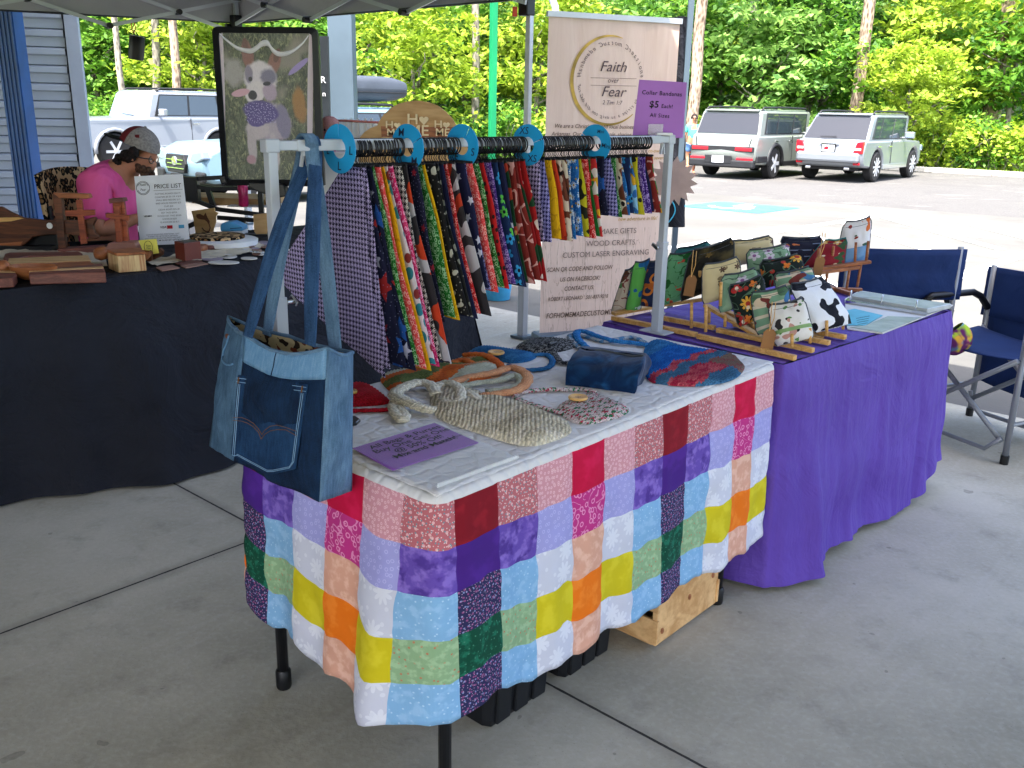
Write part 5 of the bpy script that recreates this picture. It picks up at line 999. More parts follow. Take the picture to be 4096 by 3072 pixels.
PM = dict(
 farm=PW('farm_print', '#d9d6d2', [('blob', 26, .62, '#2d2a2c'), ('blob', 22, .63, '#b98a80', 3), ('stripe', 9, .12, '#7fa06a', 1), ('blob', 40, .68, '#5b8a4c', 8)]),
 cow=PW('cow_print', '#dedfe3', [('blob', 15, .535, '#0c0d18', 1.3)]),
 village=PW('village_print', '#72957a', [('stripe', 28, .3, '#c9bca8', 1), ('blob', 11, .56, '#49684e', 2), ('blob', 13, .6, '#3f6f9c', 5), ('blob', 18, .62, '#c7b59c', 1), ('blob', 17, .63, '#6b2f2a', 9)]),
 mush=PW('mushroom_print', '#15201c', [('flower', 15, .42, '#d9a23a', 9, (.0, .3), '#a3352a'), ('flower', 17, .38, '#a52a2a', 3, (.3, .55), '#d8c7b4'), ('flower', 24, .36, '#c9702c', 4, (.55, .8)), ('scroll', 18, .02, '#4f6b55')]),
 sage=PW('sage_print', '#7a9c80', [('blob', 20, .6, '#8aa68a'), ('flower', 16, .36, '#c9c2cc', 5, (.7, 1.0), '#8c5a8a'), ('scroll', 14, .02, '#48694f')]),
 cream=PW('butterfly_print', '#c9b98f', [('flower', 14, .3, '#5f8199', 4, (.6, .85), '#2d2d33'), ('blob', 24, .66, '#8a7a5c'), ('flower', 20, .25, '#5c4636', 6, (0, .3))]),
 black=PW('black_floral', '#1a1812', [('soft', 12, .58, '#453c22'), ('flower', 24, .3, '#5c4a26', 5, (.5, .8))]), cactus=PW('cactus_print', '#5f9a6e', [('blob', 13, .58, '#1f5e2a', 4), ('blob', 28, .66, '#b8452f', 7), ('scroll', 20, .015, '#2f6a3a')]),
 teal=PW('teal_plain', '#2a6a6c', []), space=PW('orange_ring_print', '#1f2a48', [('ring', 16, .25, .07, '#c4722c'), ('blob', 20, .6, '#a85a24')]), whale=PW('whale_print', '#5fae52', [('blob', 19, .585, '#22629a', 2), ('blob', 30, .68, '#d9e2dc', 5)]),
 bird=PW('brown_cream_print', '#b9ab9a', [('blob', 15, .57, '#5c3a28', 1), ('scroll', 20, .02, '#7a3a3a'), ('blob', 30, .66, '#4f7a4c', 6)]), navyp=PW('pencil_print', '#191a2c', [('stripe', 34, .16, '#6a7690', 1), ('blob', 24, .5, '#191a2c', 4), ('blob', 36, .67, '#b9693a')]),
 redf=PW('red_floral_print', '#7a1a26', [('flower', 20, .34, '#c9a05a', 5, (0, .5), '#d8c9b5'), ('blob', 20, .64, '#2f4a2c')]), wflor=PW('white_floral_print', '#cfcdd2', [('blob', 20, .63, '#c0612e', 2), ('blob', 18, .62, '#3f5f50', 6), ('blob', 30, .66, '#8a2f2a', 9)]), denimb=PW('pale_blue_cloth', '#6f95bd', [('soft', 14, .55, '#5580ad')]))
ZIP = flat('zip_tape', '#39404a', .6); TAGM = flat('kraft_tag', '#8a6038', .8)
def pouch(key, lb, pts, y, lean=.05, th=.05, zipm=None, y2=None, band=None):
    mx_ = sum(p[0] for p in pts)/4; my_ = sum(p[1] for p in pts)/4; pts = [Q(mx_+(p[0]-mx_)*1.06, my_+(p[1]-my_)*1.03) for p in pts]; yb = y2 if y2 else y; tl = D(*pts[0], y+lean); tr = D(*pts[1], yb+lean); br = D(*pts[2], yb); bl = D(*pts[3], y)
    c = (bl+br)/2; r = T('zip_pouch', lb, 'pouch', c, 0, 'zip pouches in the wooden racks'); nrm = (tr-tl).cross(bl-tl).normalized()
    if nrm.y > 0: nrm = -nrm
    sd_ = hash(key) % 97 if 0 else sum(map(ord, lb)) % 97
    def surf(s_, t_, sg):
        s0_ = s_; s_ = .5+(s_-.5)*(1-.16*max(0, 1-t_/.16)**2-.10*max(0, (t_-.86)/.14)**2); p = tl.lerp(tr, s_).lerp(bl.lerp(br, s_), t_); s_ = s0_; e = (max(0, 4*s_*(1-s_)))**.45; ft = min(1, t_*3+.25)*min(1, (1-t_)*9+.05)**.6
        return p+nrm*sg*(th*.5*e*ft*(.75+.5*t_)+.004*noise.noise(Vector((s_*7, t_*5, sd_))))+ZZ*(-.012*sin(pi*s_)*(1-t_)*.6)
    mb = MB(); W_, H_ = (tr-tl).length, (bl-tl).length
    for sg in (1, -1): mb.sheet(lambda s_, t_: surf(s_ if sg > 0 else 1-s_, t_, sg), 16, 14, uvf=lambda a, b: (a*W_+sd_*.13, (1-b)*H_+sd_*.07))
    for (s0, a) in ((0, 0), (1, 0)): mb.sheet(lambda s_, t_: surf(s0, t_, 1).lerp(surf(s0, t_, -1), s_), 1, 14)
    mb.sheet(lambda s_, t_: surf(s_, 1, 1).lerp(surf(s_, 1, -1), t_), 16, 1); mb.build('bag', PM[key], r, smooth=True)
    mb = MB(); mb.sheet(lambda s_, t_: surf(s_, 0, 1.6).lerp(surf(s_, 0, -1.6), t_)+ZZ*.004, 16, 2); mb.tube([surf(i/12, .0, 1.2)+ZZ*.003 for i in range(13)], .0035, 5); mb.build('zip', zipm or ZIP, r, smooth=True); mb = MB()
    for s0 in (0, 1): mb.tube([surf(s0, k/8, 0) for k in range(9)], .0022, 5)
    mb.tube([surf(k/8, .12, 1.03) for k in range(9)], .0009, 4); mb.build('piping', zipm or ZIP, r, smooth=True)
    if band:
        mb = MB(); mb.sheet(lambda s_, t_: surf(s_, .62+.37*t_, 1.12), 12, 6, uvf=lambda a, b: (a*W_, b*H_*.4)); mb.build('lower_band', PM[band], r, smooth=True)
    return r
pouch('farm', 'white pouch printed with farm animals, nearest in the front rack', [(1360, 755), (1640, 695), (1715, 1000), (1415, 1075)], 2.86, .07, .05)
pouch('cow', 'white pouch with big black cow patches, rightmost in the front rack', [(1530, 590), (1805, 525), (2020, 885), (1725, 965)], 2.97, .10, .05, y2=3.06)
pouch('village', 'green cottage-print pouch just left of the farm pouch', [(1215, 655), (1510, 592), (1540, 880), (1270, 985)], 2.94)
pouch('mush', 'dark mushroom and sunflower pouch in the front row of the rack', [(1035, 600), (1305, 505), (1350, 820), (1120, 920)], 3.0)
pouch('sage', 'sage green pouch behind the front dark mushroom pouch', [(985, 515), (1255, 452), (1290, 720), (965, 805)], 3.06)
pouch('cream', 'tan butterfly-print pouch at the left of the front rack', [(830, 430), (1115, 362), (1135, 650), (832, 735)], 3.13)
pouch('village', 'green cottage-print pouch with red bricks behind the cow pouch', [(1405, 500), (1695, 437), (1745, 600), (1440, 680)], 3.13)
pouch('mush', 'dark mushroom and sunflower pouch in the back row, above the other one', [(1290, 398), (1605, 337), (1650, 520), (1320, 610)], 3.22)
pouch('sage', 'sage green floral pouch at the back under the tan one', [(1185, 312), (1512, 257), (1530, 430), (1205, 520)], 3.31)
pouch('cream', 'tan pouch standing highest at the back of the bamboo racks', [(1055, 238), (1378, 192), (1392, 360), (1085, 430)], 3.4)
pouch('black', 'black pouch with a kraft tag on a string, beside the cactus pouch', [(735, 318), (1072, 207), (1060, 560), (650, 715)], 3.2, .05)
pouch('cactus', 'green cactus-print pouch right of the white rack post', [(548, 345), (765, 312), (690, 690), (505, 745)], 3.27)
pouch('teal', 'teal pouch peeking out behind the black pouch', [(610, 300), (880, 237), (870, 420), (620, 470)], 3.36)
pouch('space', 'navy pouch with orange rings half hidden by the white rack post', [(390, 410), (520, 362), (470, 760), (330, 745)], 3.3)
pouch('whale', 'bright green pouch printed with blue whales', [(275, 412), (405, 380), (330, 770), (205, 805)], 3.33, .05, .04)
pouch('bird', 'cream and brown patterned pouch, leftmost on the purple table', [(195, 480), (285, 430), (225, 805), (92, 805)], 3.36)
pouch('navyp', 'navy pencil-print pouch in the dark rack at the back', [(1450, 205), (1790, 200), (1760, 440), (1560, 450)], 3.6)
pouch('redf', 'dark red floral pouch in the dark rack at the back', [(1800, 228), (1985, 212), (1955, 450), (1630, 450)], 3.56, zipm=PM['teal'])
pouch('wflor', 'white floral pouch with pale blue base, tallest in the back dark rack', [(1965, 85), (2182, 38), (2150, 385), (1895, 430)], 3.62, .03, band='denimb')
for (a, b, y, s_, lb) in ((728, 590, 3.13, 1, 'kraft paper tag hanging on the black pouch'), (1355, 1030, 2.8, 1.1, 'kraft paper tag at the foot of the farm pouch'), (1762, 430, 3.4, 1, 'kraft paper tag on the dark rack at the back')):
    o = D(*Q(a, b), y); r = T('paper_tag', lb, 'tag', o, 0, 'kraft price tags'); mb = MB(); w_ = .019*s_; mb.prism([(-w_, -.036), (w_, -.036), (w_, .024), (w_*.5, .036), (-w_*.5, .036), (-w_, .024)], o, Vector((.97, .1, -.15)), Vector((.12, 0, 1)), Y3*.002); mb.build('tag', TAGM, r)
    mb = MB(); mb.tube([o+ZZ*.03, o+Vector((.0, .0, .06)), o+Vector((.003, .012, .12))], .0012, 5); mb.tube([o+ZZ*.03, o+Vector((.012, .005, .07)), o+Vector((.014, .012, .118))], .0012, 5); mb.build('string', BAM, r)
# ---------------- binder
C3 = lambda a, b: (1728+a*.358, 459+b*.358)
zb = PZ+.006; r = T('ring_binder', 'open white three-ring binder lying over the corner of the purple table', 'binder', G(*C3(560, 610), zb))
WB_ = flat('binder_white', '#c9c8c6', .5, var=.04); slab('cover', [C3(*p) for p in ((285, 700), (500, 727), (925, 558), (360, 470), (270, 520))], zb, .004, WB_, r); sl_ = flat('page_sleeve', '#a9b0b4', .25, var=.1, vs=12)
slab('page_stack', [C3(*p) for p in ((300, 500), (770, 580), (915, 550), (365, 472))], zb+.022, .02, sl_, r, .003); slab('spine_plate', [C3(*p) for p in ((275, 530), (765, 605), (775, 590), (290, 515))], zb+.012, .010, CHROME, r)
slab('blue_sheet', [C3(*p) for p in ((235, 600), (330, 580), (500, 620), (395, 680), (280, 678))], zb+.003, .0015, flat('cyan_paper', '#58b3c9', .6), r); slab('printed_sheet', [C3(*p) for p in ((300, 690), (395, 680), (530, 625), (735, 632), (495, 722))], zb+.0025, .0015, sl_, r)
for a, b in ((305, 500), (495, 525), (700, 560)):
    p = G(*C3(a, b+22), zb+.015); mb = MB(); mb.tube([p+Vector((.02*cos(k*pi/8)*.5, .02*cos(k*pi/8), .034*sin(k*pi/8))) for k in range(9)], .0022, 6); mb.build('ring', CHROME, r, smooth=True)
for k in range(4):
    a, b = G(*C3(340+k*3, 640+k*12), zb+.003), G(*C3(420-k*4, 625+k*14), zb+.003); mb = MB(); mb.beam(a+ZZ*.0006, b+ZZ*.0006, .0018, .0006); mb.build('print_line', INK, r)
# ---------------- director chairs
NAVY = NT('navy_canvas', .8, 0, .2); v = NAVY.ob(); NAVY.bump(NAVY.noise(v, 5, 4, .6, .6), .02, .5); NAVY = NAVY.out(NAVY.mix(NAVY.noise(v, 7, 3), sr('#12224a'), sr('#1d3566'))); TUBE = flat('grey_tube', '#7c8087', .4, .3, var=.05)
def chair(lb, loc, rz, hang, bt=.86):
    r = T('director_chair', lb, 'chair', loc, rz, 'folding navy director chairs'); w_, d = .27, .42
    mb = MB(); mb.sheet(lambda s_, t_: Vector((d*(s_-1)+.02, w_*(2*t_-1), .47-.02*sin(pi*t_)-.015*sin(pi*s_))), 10, 10); mb.build('seat', NAVY, r, local=True, smooth=True, solid=.006)
    mb = MB(); mb.sheet(lambda s_, t_: Vector((-d-.02-.03*sin(pi*s_)+.006*noise.noise(Vector((s_*4, t_*4, 1))), (w_+.03)*(2*s_-1), bt-.24*t_)), 18, 8); mb.build('backrest', NAVY, r, local=True, smooth=True, solid=.012)
    if hang: mb = MB(); mb.sheet(lambda s_, t_: Vector((-d-.045-.02*sin(pi*s_)*t_, (w_+.0)*(2*s_-1), bt-.24-.36*t_+.03*(2*s_-1)**2)), 12, 8); mb.build('storage_flap', NAVY, r, local=True, smooth=True, solid=.006)
    for s_ in (1, -1):
        y_ = s_*w_
        mb = MB(); mb.tube([(-d-.02, y_, bt+.01), (-d-.02, y_, .02)], .0135, 10); mb.build('leg', TUBE, r, local=True, smooth=True); mb = MB(); mb.tube([(0, y_, .63), (0, y_, .02)], .0135, 10); mb.build('leg', TUBE, r, local=True, smooth=True)
        mb = MB(); mb.tube([(-d-.02, y_, .56), (-d+.04, y_, .62), (-d+.1, y_, .645), (-.04, y_, .645), (0, y_, .62)], .017, 8); mb.build('armrest', blk, r, local=True, smooth=True)
        for x in (0, -d-.02): mb = MB(); mb.cyl((x, y_, 0), (x, y_, .04), .018, 10); mb.build('foot_cap', blk, r, local=True)
        mb = MB(); mb.tube([(0, y_, .18), (-d, y_, .18)], .009, 6); mb.build('side_bar', TUBE, r, local=True)
    for x in (.014, -d-.005):
        mb = MB(); mb.tube([(x, -w_, .47), (x, w_-.02, .10)], .012, 8); mb.build('cross_brace', TUBE, r, local=True, smooth=True); mb = MB(); mb.tube([(x+.018, w_, .47), (x+.018, -w_+.02, .10)], .012, 8); mb.build('cross_brace', TUBE, r, local=True, smooth=True)
        mb = MB(); mb.tube([(x+.02, -w_+.01, .14), (x+.02, -w_+.03, .07), (x+.02, -w_+.08, .05), (x+.02, w_-.08, .05), (x+.02, w_-.01, .12)], .010, 8); mb.build('floor_bar', TUBE, r, local=True, smooth=True)
    return r
fo = G(2168, 1002, 0); rzB = atan2(-.43, -.90); lat = Vector((-sin(rzB), cos(rzB), 0)); chair('navy director chair at the right edge with a tie-dye bag on its seat', Vector((fo.x, fo.y, 0))-lat*.27, rzB, True, .76)
cp = D(1938, 570, 4.35); chair('navy director chair behind the purple table, seen from its back', Vector((cp.x, 4.35+.44, 0)), pi/2+.06, False)
TD = NT('tie_dye', .9, 0, .1); uv = TD.ob(); c_ = sr('#9fbf3a')
for k, (h, o_) in enumerate((('#c43a6b', 0), ('#d8a83a', 3), ('#3f8aa8', 6), ('#5c2a5a', 9))): c_ = TD.mix(TD.smooth(TD.noise(TD.vm('ADD', uv, (o_, o_, 0)), 9, 2, .5, 1), .5, .6), c_, sr(h))
TD = TD.out(c_); b0 = D(2060, 752, 4.1); r = T('tie_dye_bag', 'small multicoloured tie-dye bag on the right-hand chair', 'bag', b0); mb = MB()
def tdb(s_, t_): a = 2*pi*s_; rr = sin(pi*min(.98, max(.02, t_)))**.45; return b0+Vector((.075*cos(a)*rr*(1+.1*noise.noise(Vector((s_*3, t_*3, 0)))), .06*sin(a)*rr, -.03+.13*t_+.02*cos(a)*t_))
mb.sheet(tdb, 24, 16); mb.build('bag', TD, r, smooth=True)
# ================================================================ QUILT TABLE
QP = Vector((-.1387, 1.6242, 0)); QL, QW, QZ = 1.391, .66, .742
def qt(a, b, z=0.0): return QP+U*a+N*b+ZZ*z
def PL(px, py, u0):      # a point on the upright plane u = u0 of the quilt table
    d = ray(px, py); o = Vector((0, 0, EYE)); q = qt(u0, 0); t_ = (q-o).dot(U)/d.dot(U); return o+d*t_
r = T('folding_table', 'folding table with black legs under the patchwork quilt', 'table', qt(QL/2, QW/2))
mb = MB(); mb.box(qt(QL/2, QW/2, QZ-.035), (QL-.02, QW-.02, .045), Matrix.Rotation(AX, 3, 'Z')); mb.build('tabletop', greym, r, bevel=.01)
for a in (.05, 1.22):
    for b in (.03, .63):
        mb = MB(); mb.tube([qt(a, b, QZ-.06), qt(a, b, .03)], .0145, 12); lg = mb.build('leg', BLKM, r, smooth=True); mb = MB(); mb.lathe([(.018, 0), (.02, .006), (.02, .05), (.016, .055)], qt(a, b, 0), ZZ, 14); mb.build('foot_cap', blk, lg, smooth=True, auto=40)
mb = MB()
for a in (.05, 1.22): mb.tube([qt(a, .03, .52), qt(a, .63, .52)], .01, 8)
mb.build('leg_bar', BLKM, r, smooth=True)
WQ = NT('quilt_white', .9, 0, .1); uv = WQ.uv(); v1 = WQ.vor(uv, 26, 'DISTANCE_TO_EDGE', .9, True).outputs[0]; WQ.bump(WQ.math('ADD', WQ.math('MULTIPLY', WQ.smooth(v1, .0, .25), .7), WQ.noise(uv, 45, 4)), .004, .7); WQ = WQ.out(WQ.mix(WQ.noise(uv, 9, 3), sr('#c9c7c8'), sr('#d8d6d6')))
PT_ = lambda n, b, m=(), v=.08: pattern('patch_'+n, b, m, .9, 0, v)
navyf = PT_('navy_floral', '#2a2b52', [('dots', 95, .22, '#8a4a78'), ('dots', 70, .14, '#7d88b4'), ('dots', 130, .12, '#b9a0b4')]); lblue = PT_('light_blue', '#7da9cf', [('dots', 60, .11, '#a9c7e0'), ('soft', 40, .56, '#8fb6d8')]); wht = PT_('white_daisy', '#c3c4d2', [('flower', 15, .40, '#d4d5df', 9, None), ('dots', 26, .12, '#d0d1dc')]); peach = PT_('peach', '#d29c85', [('soft', 34, .54, '#dfb09b')])
QM = [[PT_('dark_red', '#7a1220', [('soft', 20, .55, '#8a1826')]), PT_('rose_floral', '#b2646c', [('dots', 60, .20, '#d6a6a8'), ('dots', 85, .16, '#6f8a94'), ('dots', 110, .14, '#d9c5c2')]), PT_('pink_dots', '#c98d98', [('ring', 95, .22, .09, '#dfb4bb')]), PT_('crimson', '#bb0e3c', [('soft', 14, .55, '#c9184a')])],
      [PT_('deep_purple', '#44207a', [('soft', 12, .55, '#4e2688')]), PT_('violet_mottled', '#6249a2', [('soft', 32, .52, '#8268be'), ('soft', 26, .58, '#4c3488', 3)]), PT_('lavender', '#9b99cf', [('ring', 60, .2, .05, '#b0aedd')]), PT_('magenta_vine', '#b8327c', [('ring', 42, .22, .06, '#dc8ab4'), ('scroll', 26, .022, '#d683ae')])],
      [navyf, lblue, wht, peach],
      [PT_('dark_green', '#0c4432', [('soft', 46, .56, '#1c6a52'), ('dots', 60, .1, '#3f7a64')]), PT_('sage', '#86a57e', [('dots', 55, .12, '#b37a5c'), ('soft', 60, .55, '#9ab890')]), PT_('yellow', '#c4b41a', [('soft', 18, .55, '#cfc02a')]), PT_('orange', '#e27013', [('soft', 22, .55, '#ea8026')])],
      [navyf, lblue, wht, peach]]
qmats = [WQ]+[m for row in QM for m in row]; SEQ = [0, 1, 2, 3, 2, 1]; CWID = .122; HEAD = .016
def interp(x, pts):
    if x <= pts[0][0]: return pts[0][1]
    for (a, b), (c, d) in zip(pts, pts[1:]):
        if x <= c: k = (x-a)/(c-a); k = k*k*(3-2*k); return b+(d-b)*k
    return pts[-1][1]
DROP = [(-.66, .475), (-.55, .50), (-.45, .492), (-.36, .505), (-.25, .50), (-.12, .52), (.02, .49), (.1, .485), (.3, .52), (.45, .52), (.7, .542), (.9, .535), (1.1, .555), (1.39, .565), (2.05, .5), (3.45, .47)]
PER = [(qt(0, QW), -.66), (qt(0, 0), 0), (qt(QL, 0), QL), (qt(QL, QW), QL+QW), (qt(0, QW), 2*QL+QW)]
NRM = [-U, -N, U, N]
def perim(s):
    for k in range(4):
        a, sa = PER[k]; b, sb = PER[k+1]
        if s <= sb or k == 3:
            f = (s-sa)/(sb-sa); p = a.lerp(b, f); n_ = NRM[k].copy(); w_ = .06
            if s-sa < w_: n_ = n_.lerp(NRM[k-1], .5*(1-(s-sa)/w_)**1.0)
            if sb-s < w_: n_ = n_.lerp(NRM[(k+1) % 4], .5*(1-(sb-s)/w_)**1.0)
            ins = min(1, min(abs(s-sa), abs(sb-s))/.03); return p-n_.normalized()*(.012*(1-ins)**2), n_.normalized()
mb = MB(); NR = 36
S0, S1 = -.655, 2*QL+QW-.005; m0 = math.floor((S0-.04)/CWID); sv = []
for m_ in range(m0, int((S1-.04)/CWID)+1):
    for k in range(7):
        sv.append(min(S1, max(S0, .04+(m_+k/7)*CWID)))
sv.append(S1); sv = sorted(set(round(x, 5) for x in sv))
def qrow(s, drop):
    rw = (drop-HEAD)/(4.92 if s < .4 else 4.82); return [0, HEAD]+[HEAD+rw*(k+1) for k in range(4)]+[drop]
rows_t = [(0, 1, 3)]+[(k, k+1, 7) for k in range(1, 6)]
def qpos(s, d, drop):
    p, n_ = perim(s); t_ = d/drop; cf_ = ((s-.04)/CWID) % 1.0
    fl = .07*exp(-((s+.14)/.09)**2)+.015*exp(-((s-.09)/.06)**2)-.02*exp(-((s-.02)/.05)**2)
    f1 = .010*sin(s*17+1.2)+.006*sin(s*41+.5)+.006*noise.noise(Vector((s*9, t_*4, 3)))
    out = .006+.014*t_**.5+.012*t_+fl*t_**1.1+f1*t_**1.2*(1.4 if s < 0 else .8)+.0065*noise.noise(Vector((s*20, d*20, 7)))*min(1, t_*5)-.0028*max(0, 1-min(cf_, 1-cf_)/.09)
    zz = QZ+.004-d; rr = .014
    if d < rr: out = out-.012*(1-d/rr)**2; 
    return p+n_*out+ZZ*(zz+.006*sin(s*13)*t_*(1-t_))
cols = []
for s in sv:
    drop = interp(s, DROP)+.004*sin(s*31)+.003*sin(s*77); h = qrow(s, drop); c = []
    for (a, b, n_) in rows_t:
        for k in range(n_): c.append((qpos(s, h[a]+(h[b]-h[a])*k/n_, drop)-perim(s)[1]*(.0022 if k == 0 and a > 1 else 0), h[a]+(h[b]-h[a])*k/n_, a))
    c.append((qpos(s, drop, drop), drop, 5)); cols.append(c)
nr = len(cols[0]); vs = [c[j][0] for c in cols for j in range(nr)]
for i in range(len(cols)-1):
    mid = (sv[i]+sv[i+1])/2; ty = SEQ[math.floor((mid-.04)/CWID) % 6]
    for j in range(nr-1):
        row = cols[i][j][2]-1; mb.f.append([i*nr+j, i*nr+j+1, (i+1)*nr+j+1, (i+1)*nr+j]); mb.uv.append([(sv[i], cols[i][j][1]), (sv[i], cols[i][j+1][1]), (sv[i+1], cols[i+1][j+1][1]), (sv[i+1], cols[i+1][j][1])]); mb.m.append(0 if row < 0 else 1+row*4+ty)
mb.v += [tuple(v) for v in vs]
mb.sheet(lambda s_, t_: qt(.004+(QL-.008)*s_, .004+(QW-.008)*t_, QZ+.004+.0016*noise.noise(Vector((s_*22, t_*11, 0)))*min(1, 20*min(s_, 1-s_, t_, 1-t_))), 90, 46, 0, uvf=lambda a, b: (a*QL, b*QW))
q_ = mb.build('patchwork_quilt', qmats, None, smooth=True, solid=.004); tag(q_, 'patchwork quilt of coloured squares with white centre draped over the folding table', 'quilt')
# totes and crate below
def tote(lb, c, a, b, h, m):
    r = T('storage_tote', lb, 'storage tote', c, 0, 'black totes under the quilt table'); mb = MB(); k = .9
    def ring(z, f): return [c+U*(a/2+(x-.5)*a*f)+N*(b/2+(y-.5)*b*f)+ZZ*z for x, y in ((.06, 0), (.94, 0), (1, .06), (1, .94), (.94, 1), (.06, 1), (0, .94), (0, .06))]
    R = [ring(0, .84), ring(.02, .87), ring(h*.8, .96), ring(h*.8, 1.02), ring(h, 1.03)]; vs = [v for q in R for v in q]; fs = [tuple(reversed(range(8)))]
    for j in range(4): fs += [(j*8+i, j*8+(i+1) % 8, j*8+8+(i+1) % 8, j*8+8+i) for i in range(8)]
    mb.add(vs, fs); mb.build('body', m, r, bevel=.006); mb = MB()
    for x in (.2, .5, .8): mb.beam(c+U*a*(.5+(x-.5)*.86)+N*b*.06+ZZ*.012, c+U*a*(.5+(x-.5)*.95)+N*(.012)+ZZ*h*.78, .05, .014, N)
    mb.build('ribs', m, r, bevel=.004); mb = MB(); mb.prism([(p-c).to_tuple()[:2] for p in ring(0, 1.0)], c+ZZ*(h-.004), X3, Y3, ZZ*.016); mb.build('lid', m, r, bevel=.004)
TOT = flat('tote_plastic', '#101216', .5, var=.15, vs=8)
tote('black ribbed storage tote under the front of the quilt table', Vector((-.03, 1.885, 0)), .26, .42, .34, TOT); tote('black storage tote behind it, next to the wooden crate', Vector((.165, 2.10, 0)), .23, .42, .33, TOT)
CRT = wood('pine_crate', '#b98a55', '#dcb27c', 0, 7, .6, 6); c = Vector((.419, 2.285, 0)); r = T('wooden_crate', 'slatted pine crate standing under the right end of the quilt', 'crate', c); la, lb_, hh = .335, .44, .31
for k, b in enumerate((0, lb_-.016)):
    mb = MB(); mb.box(c+U*la/2+N*(b+.008)+ZZ*(hh/2+.006), (la, .016, hh-.012), Matrix.Rotation(AX, 3, 'Z')); mb.build('end_panel', CRT, r, bevel=.002)
for a in (-.004, la-.006):
    for k in range(3): mb = MB(); mb.box(c+U*(a+.005)+N*lb_/2+ZZ*(.055+k*.1), (.01, lb_+.01, .075), Matrix.Rotation(AX, 3, 'Z')); mb.build('slat', CRT, r, bevel=.002)
mb = MB(); mb.box(c+U*la/2+N*lb_/2+ZZ*.01, (la-.02, lb_-.04, .012), Matrix.Rotation(AX, 3, 'Z')); mb.build('floor_board', CRT, r)
mb = MB()
for a, z in ((.03, .05), (.04, .27), (.3, .12), (.17, .1)): mb.lathe([(.012, 0), (.001, .001)], c+U*a+N*-.001+ZZ*z, -N, 10, sx=.7)
mb.build('knots', WM, r)

# ---------------- goods lying on the quilt
def inside(p, poly):
    x, y = p; c = False; j = len(poly)-1
    for i in range(len(poly)):
        xi, yi = poly[i]; xj, yj = poly[j]
        if (yi > y) != (yj > y) and x < (xj-xi)*(y-yi)/(yj-yi)+xi: c = not c
        j = i
    return c
def near(p, poly):
    best = 9; bp = p
    for i in range(len(poly)):
        a = Vector(poly[i]); b = Vector(poly[(i+1) % len(poly)]); d = b-a; t_ = max(0, min(1, (Vector(p)-a).dot(d)/max(1e-12, d.length_squared))); q = a+d*t_; l = (Vector(p)-q).length
        if l < best: best, bp = l, (q.x, q.y)
    return best, bp
QT = QZ+.006
def pad(name, pts, th_, mats, parent, cell=.006, edge=.02, relief=.002, z=QT, wav=.3, mf=None, it=2, ang=AX):
    th = th_*.72; w_ = [G(a, b, z+th*.4) for a, b in pts]; poly = smoothpoly([(p.x, p.y) for p in w_], it); ca, sa = cos(ang), sin(ang)
    pr_ = [(x*ca+y*sa, -x*sa+y*ca) for x, y in poly]; x0, x1 = min(p[0] for p in pr_), max(p[0] for p in pr_); y0, y1 = min(p[1] for p in pr_), max(p[1] for p in pr_); nx, ny = int((x1-x0)/cell)+2, int((y1-y0)/cell)+2
    ins = {}; pos = {}
    for i in range(nx+1):
        for j in range(ny+1): ins[i, j] = inside((x0+i*cell, y0+j*cell), pr_)
    mb = MB(); ix = {}
    def vert(i, j):
        if (i, j) in ix: return ix[i, j]
        p = (x0+i*cell, y0+j*cell); d, q = near(p, pr_)
        if not ins[i, j]: p = q; d = 0
        h = th*(1-exp(-d/edge))*(1+wav*noise.noise(Vector((p[0]*14, p[1]*14, th*100))))+relief*(1 if (i+j) % 2 else -.3)*(d > 0); k = len(mb.v)
        mb.v.append((p[0]*ca-p[1]*sa, p[0]*sa+p[1]*ca, z+.001+h)); ix[i, j] = k; pos[k] = p; return k
    for i in range(nx):
        for j in range(ny):
            cs = [(i, j), (i+1, j), (i+1, j+1), (i, j+1)]
            if any(ins[c] for c in cs):
                f = [vert(*c) for c in cs]; mb.f.append(f); mb.uv.append([pos[k] for k in f]); mb.m.append(mf((pos[f[0]][0]-x0)/(x1-x0), (pos[f[0]][1]-y0)/(y1-y0)) if mf else 0)
    return mb.build(name, mats, parent, smooth=True)
def cord(name, pts, rr, m, parent, z=QT, lift=None, flatn=1.0):
    P_ = [G(a, b, z+rr) for a, b in pts]; out = []
    for i in range(len(P_)-1):
        p0, p1, p2, p3 = P_[max(0, i-1)], P_[i], P_[i+1], P_[min(len(P_)-1, i+2)]
        for k in range(6):
            t_ = k/6; out.append(.5*((2*p1)+(p2-p0)*t_+(2*p0-5*p1+4*p2-p3)*t_*t_+(3*p1-p0-3*p2+p3)*t_**3))
    out.append(P_[-1])
    if lift: out = [p+ZZ*lift*sin(pi*i/(len(out)-1)) for i, p in enumerate(out)]
    mb = MB(); mb.tube(out, [rr*(.92+.10*sin(i*2.1)) for i in range(len(out))], 10); zc = min(v_[2] for v_ in mb.v); mb.v = [(v_[0], v_[1], zc+(v_[2]-zc)*.5) for v_ in mb.v]; return mb.build(name, m, parent, smooth=True)
def button(px, py, rr, z, parent, m=None):
    p = G(px, py, z); mb = MB(); mb.lathe([(rr, 0), (rr*1.03, .003), (rr*.95, .006), (rr*.7, .0055), (rr*.62, .004), (.001, .004)], p+ZZ*(-.001), ZZ, 22); b = mb.build('button', m or BAM, parent, smooth=True, auto=45)
    mb = MB()
    for a in (0, pi/2, pi, 3*pi/2): mb.lathe([(rr*.1, 0), (.0005, .0005)], p+Vector((cos(a)*rr*.22, sin(a)*rr*.22, .0032)), ZZ, 8)
    mb.build('button_holes', WD, b)
Q4 = lambda *L: [(702+a*.2685, 675+b*.2685) for a, b in L]; Q5 = lambda *L: [(1134+a*.2441, 675+b*.2441) for a, b in L]
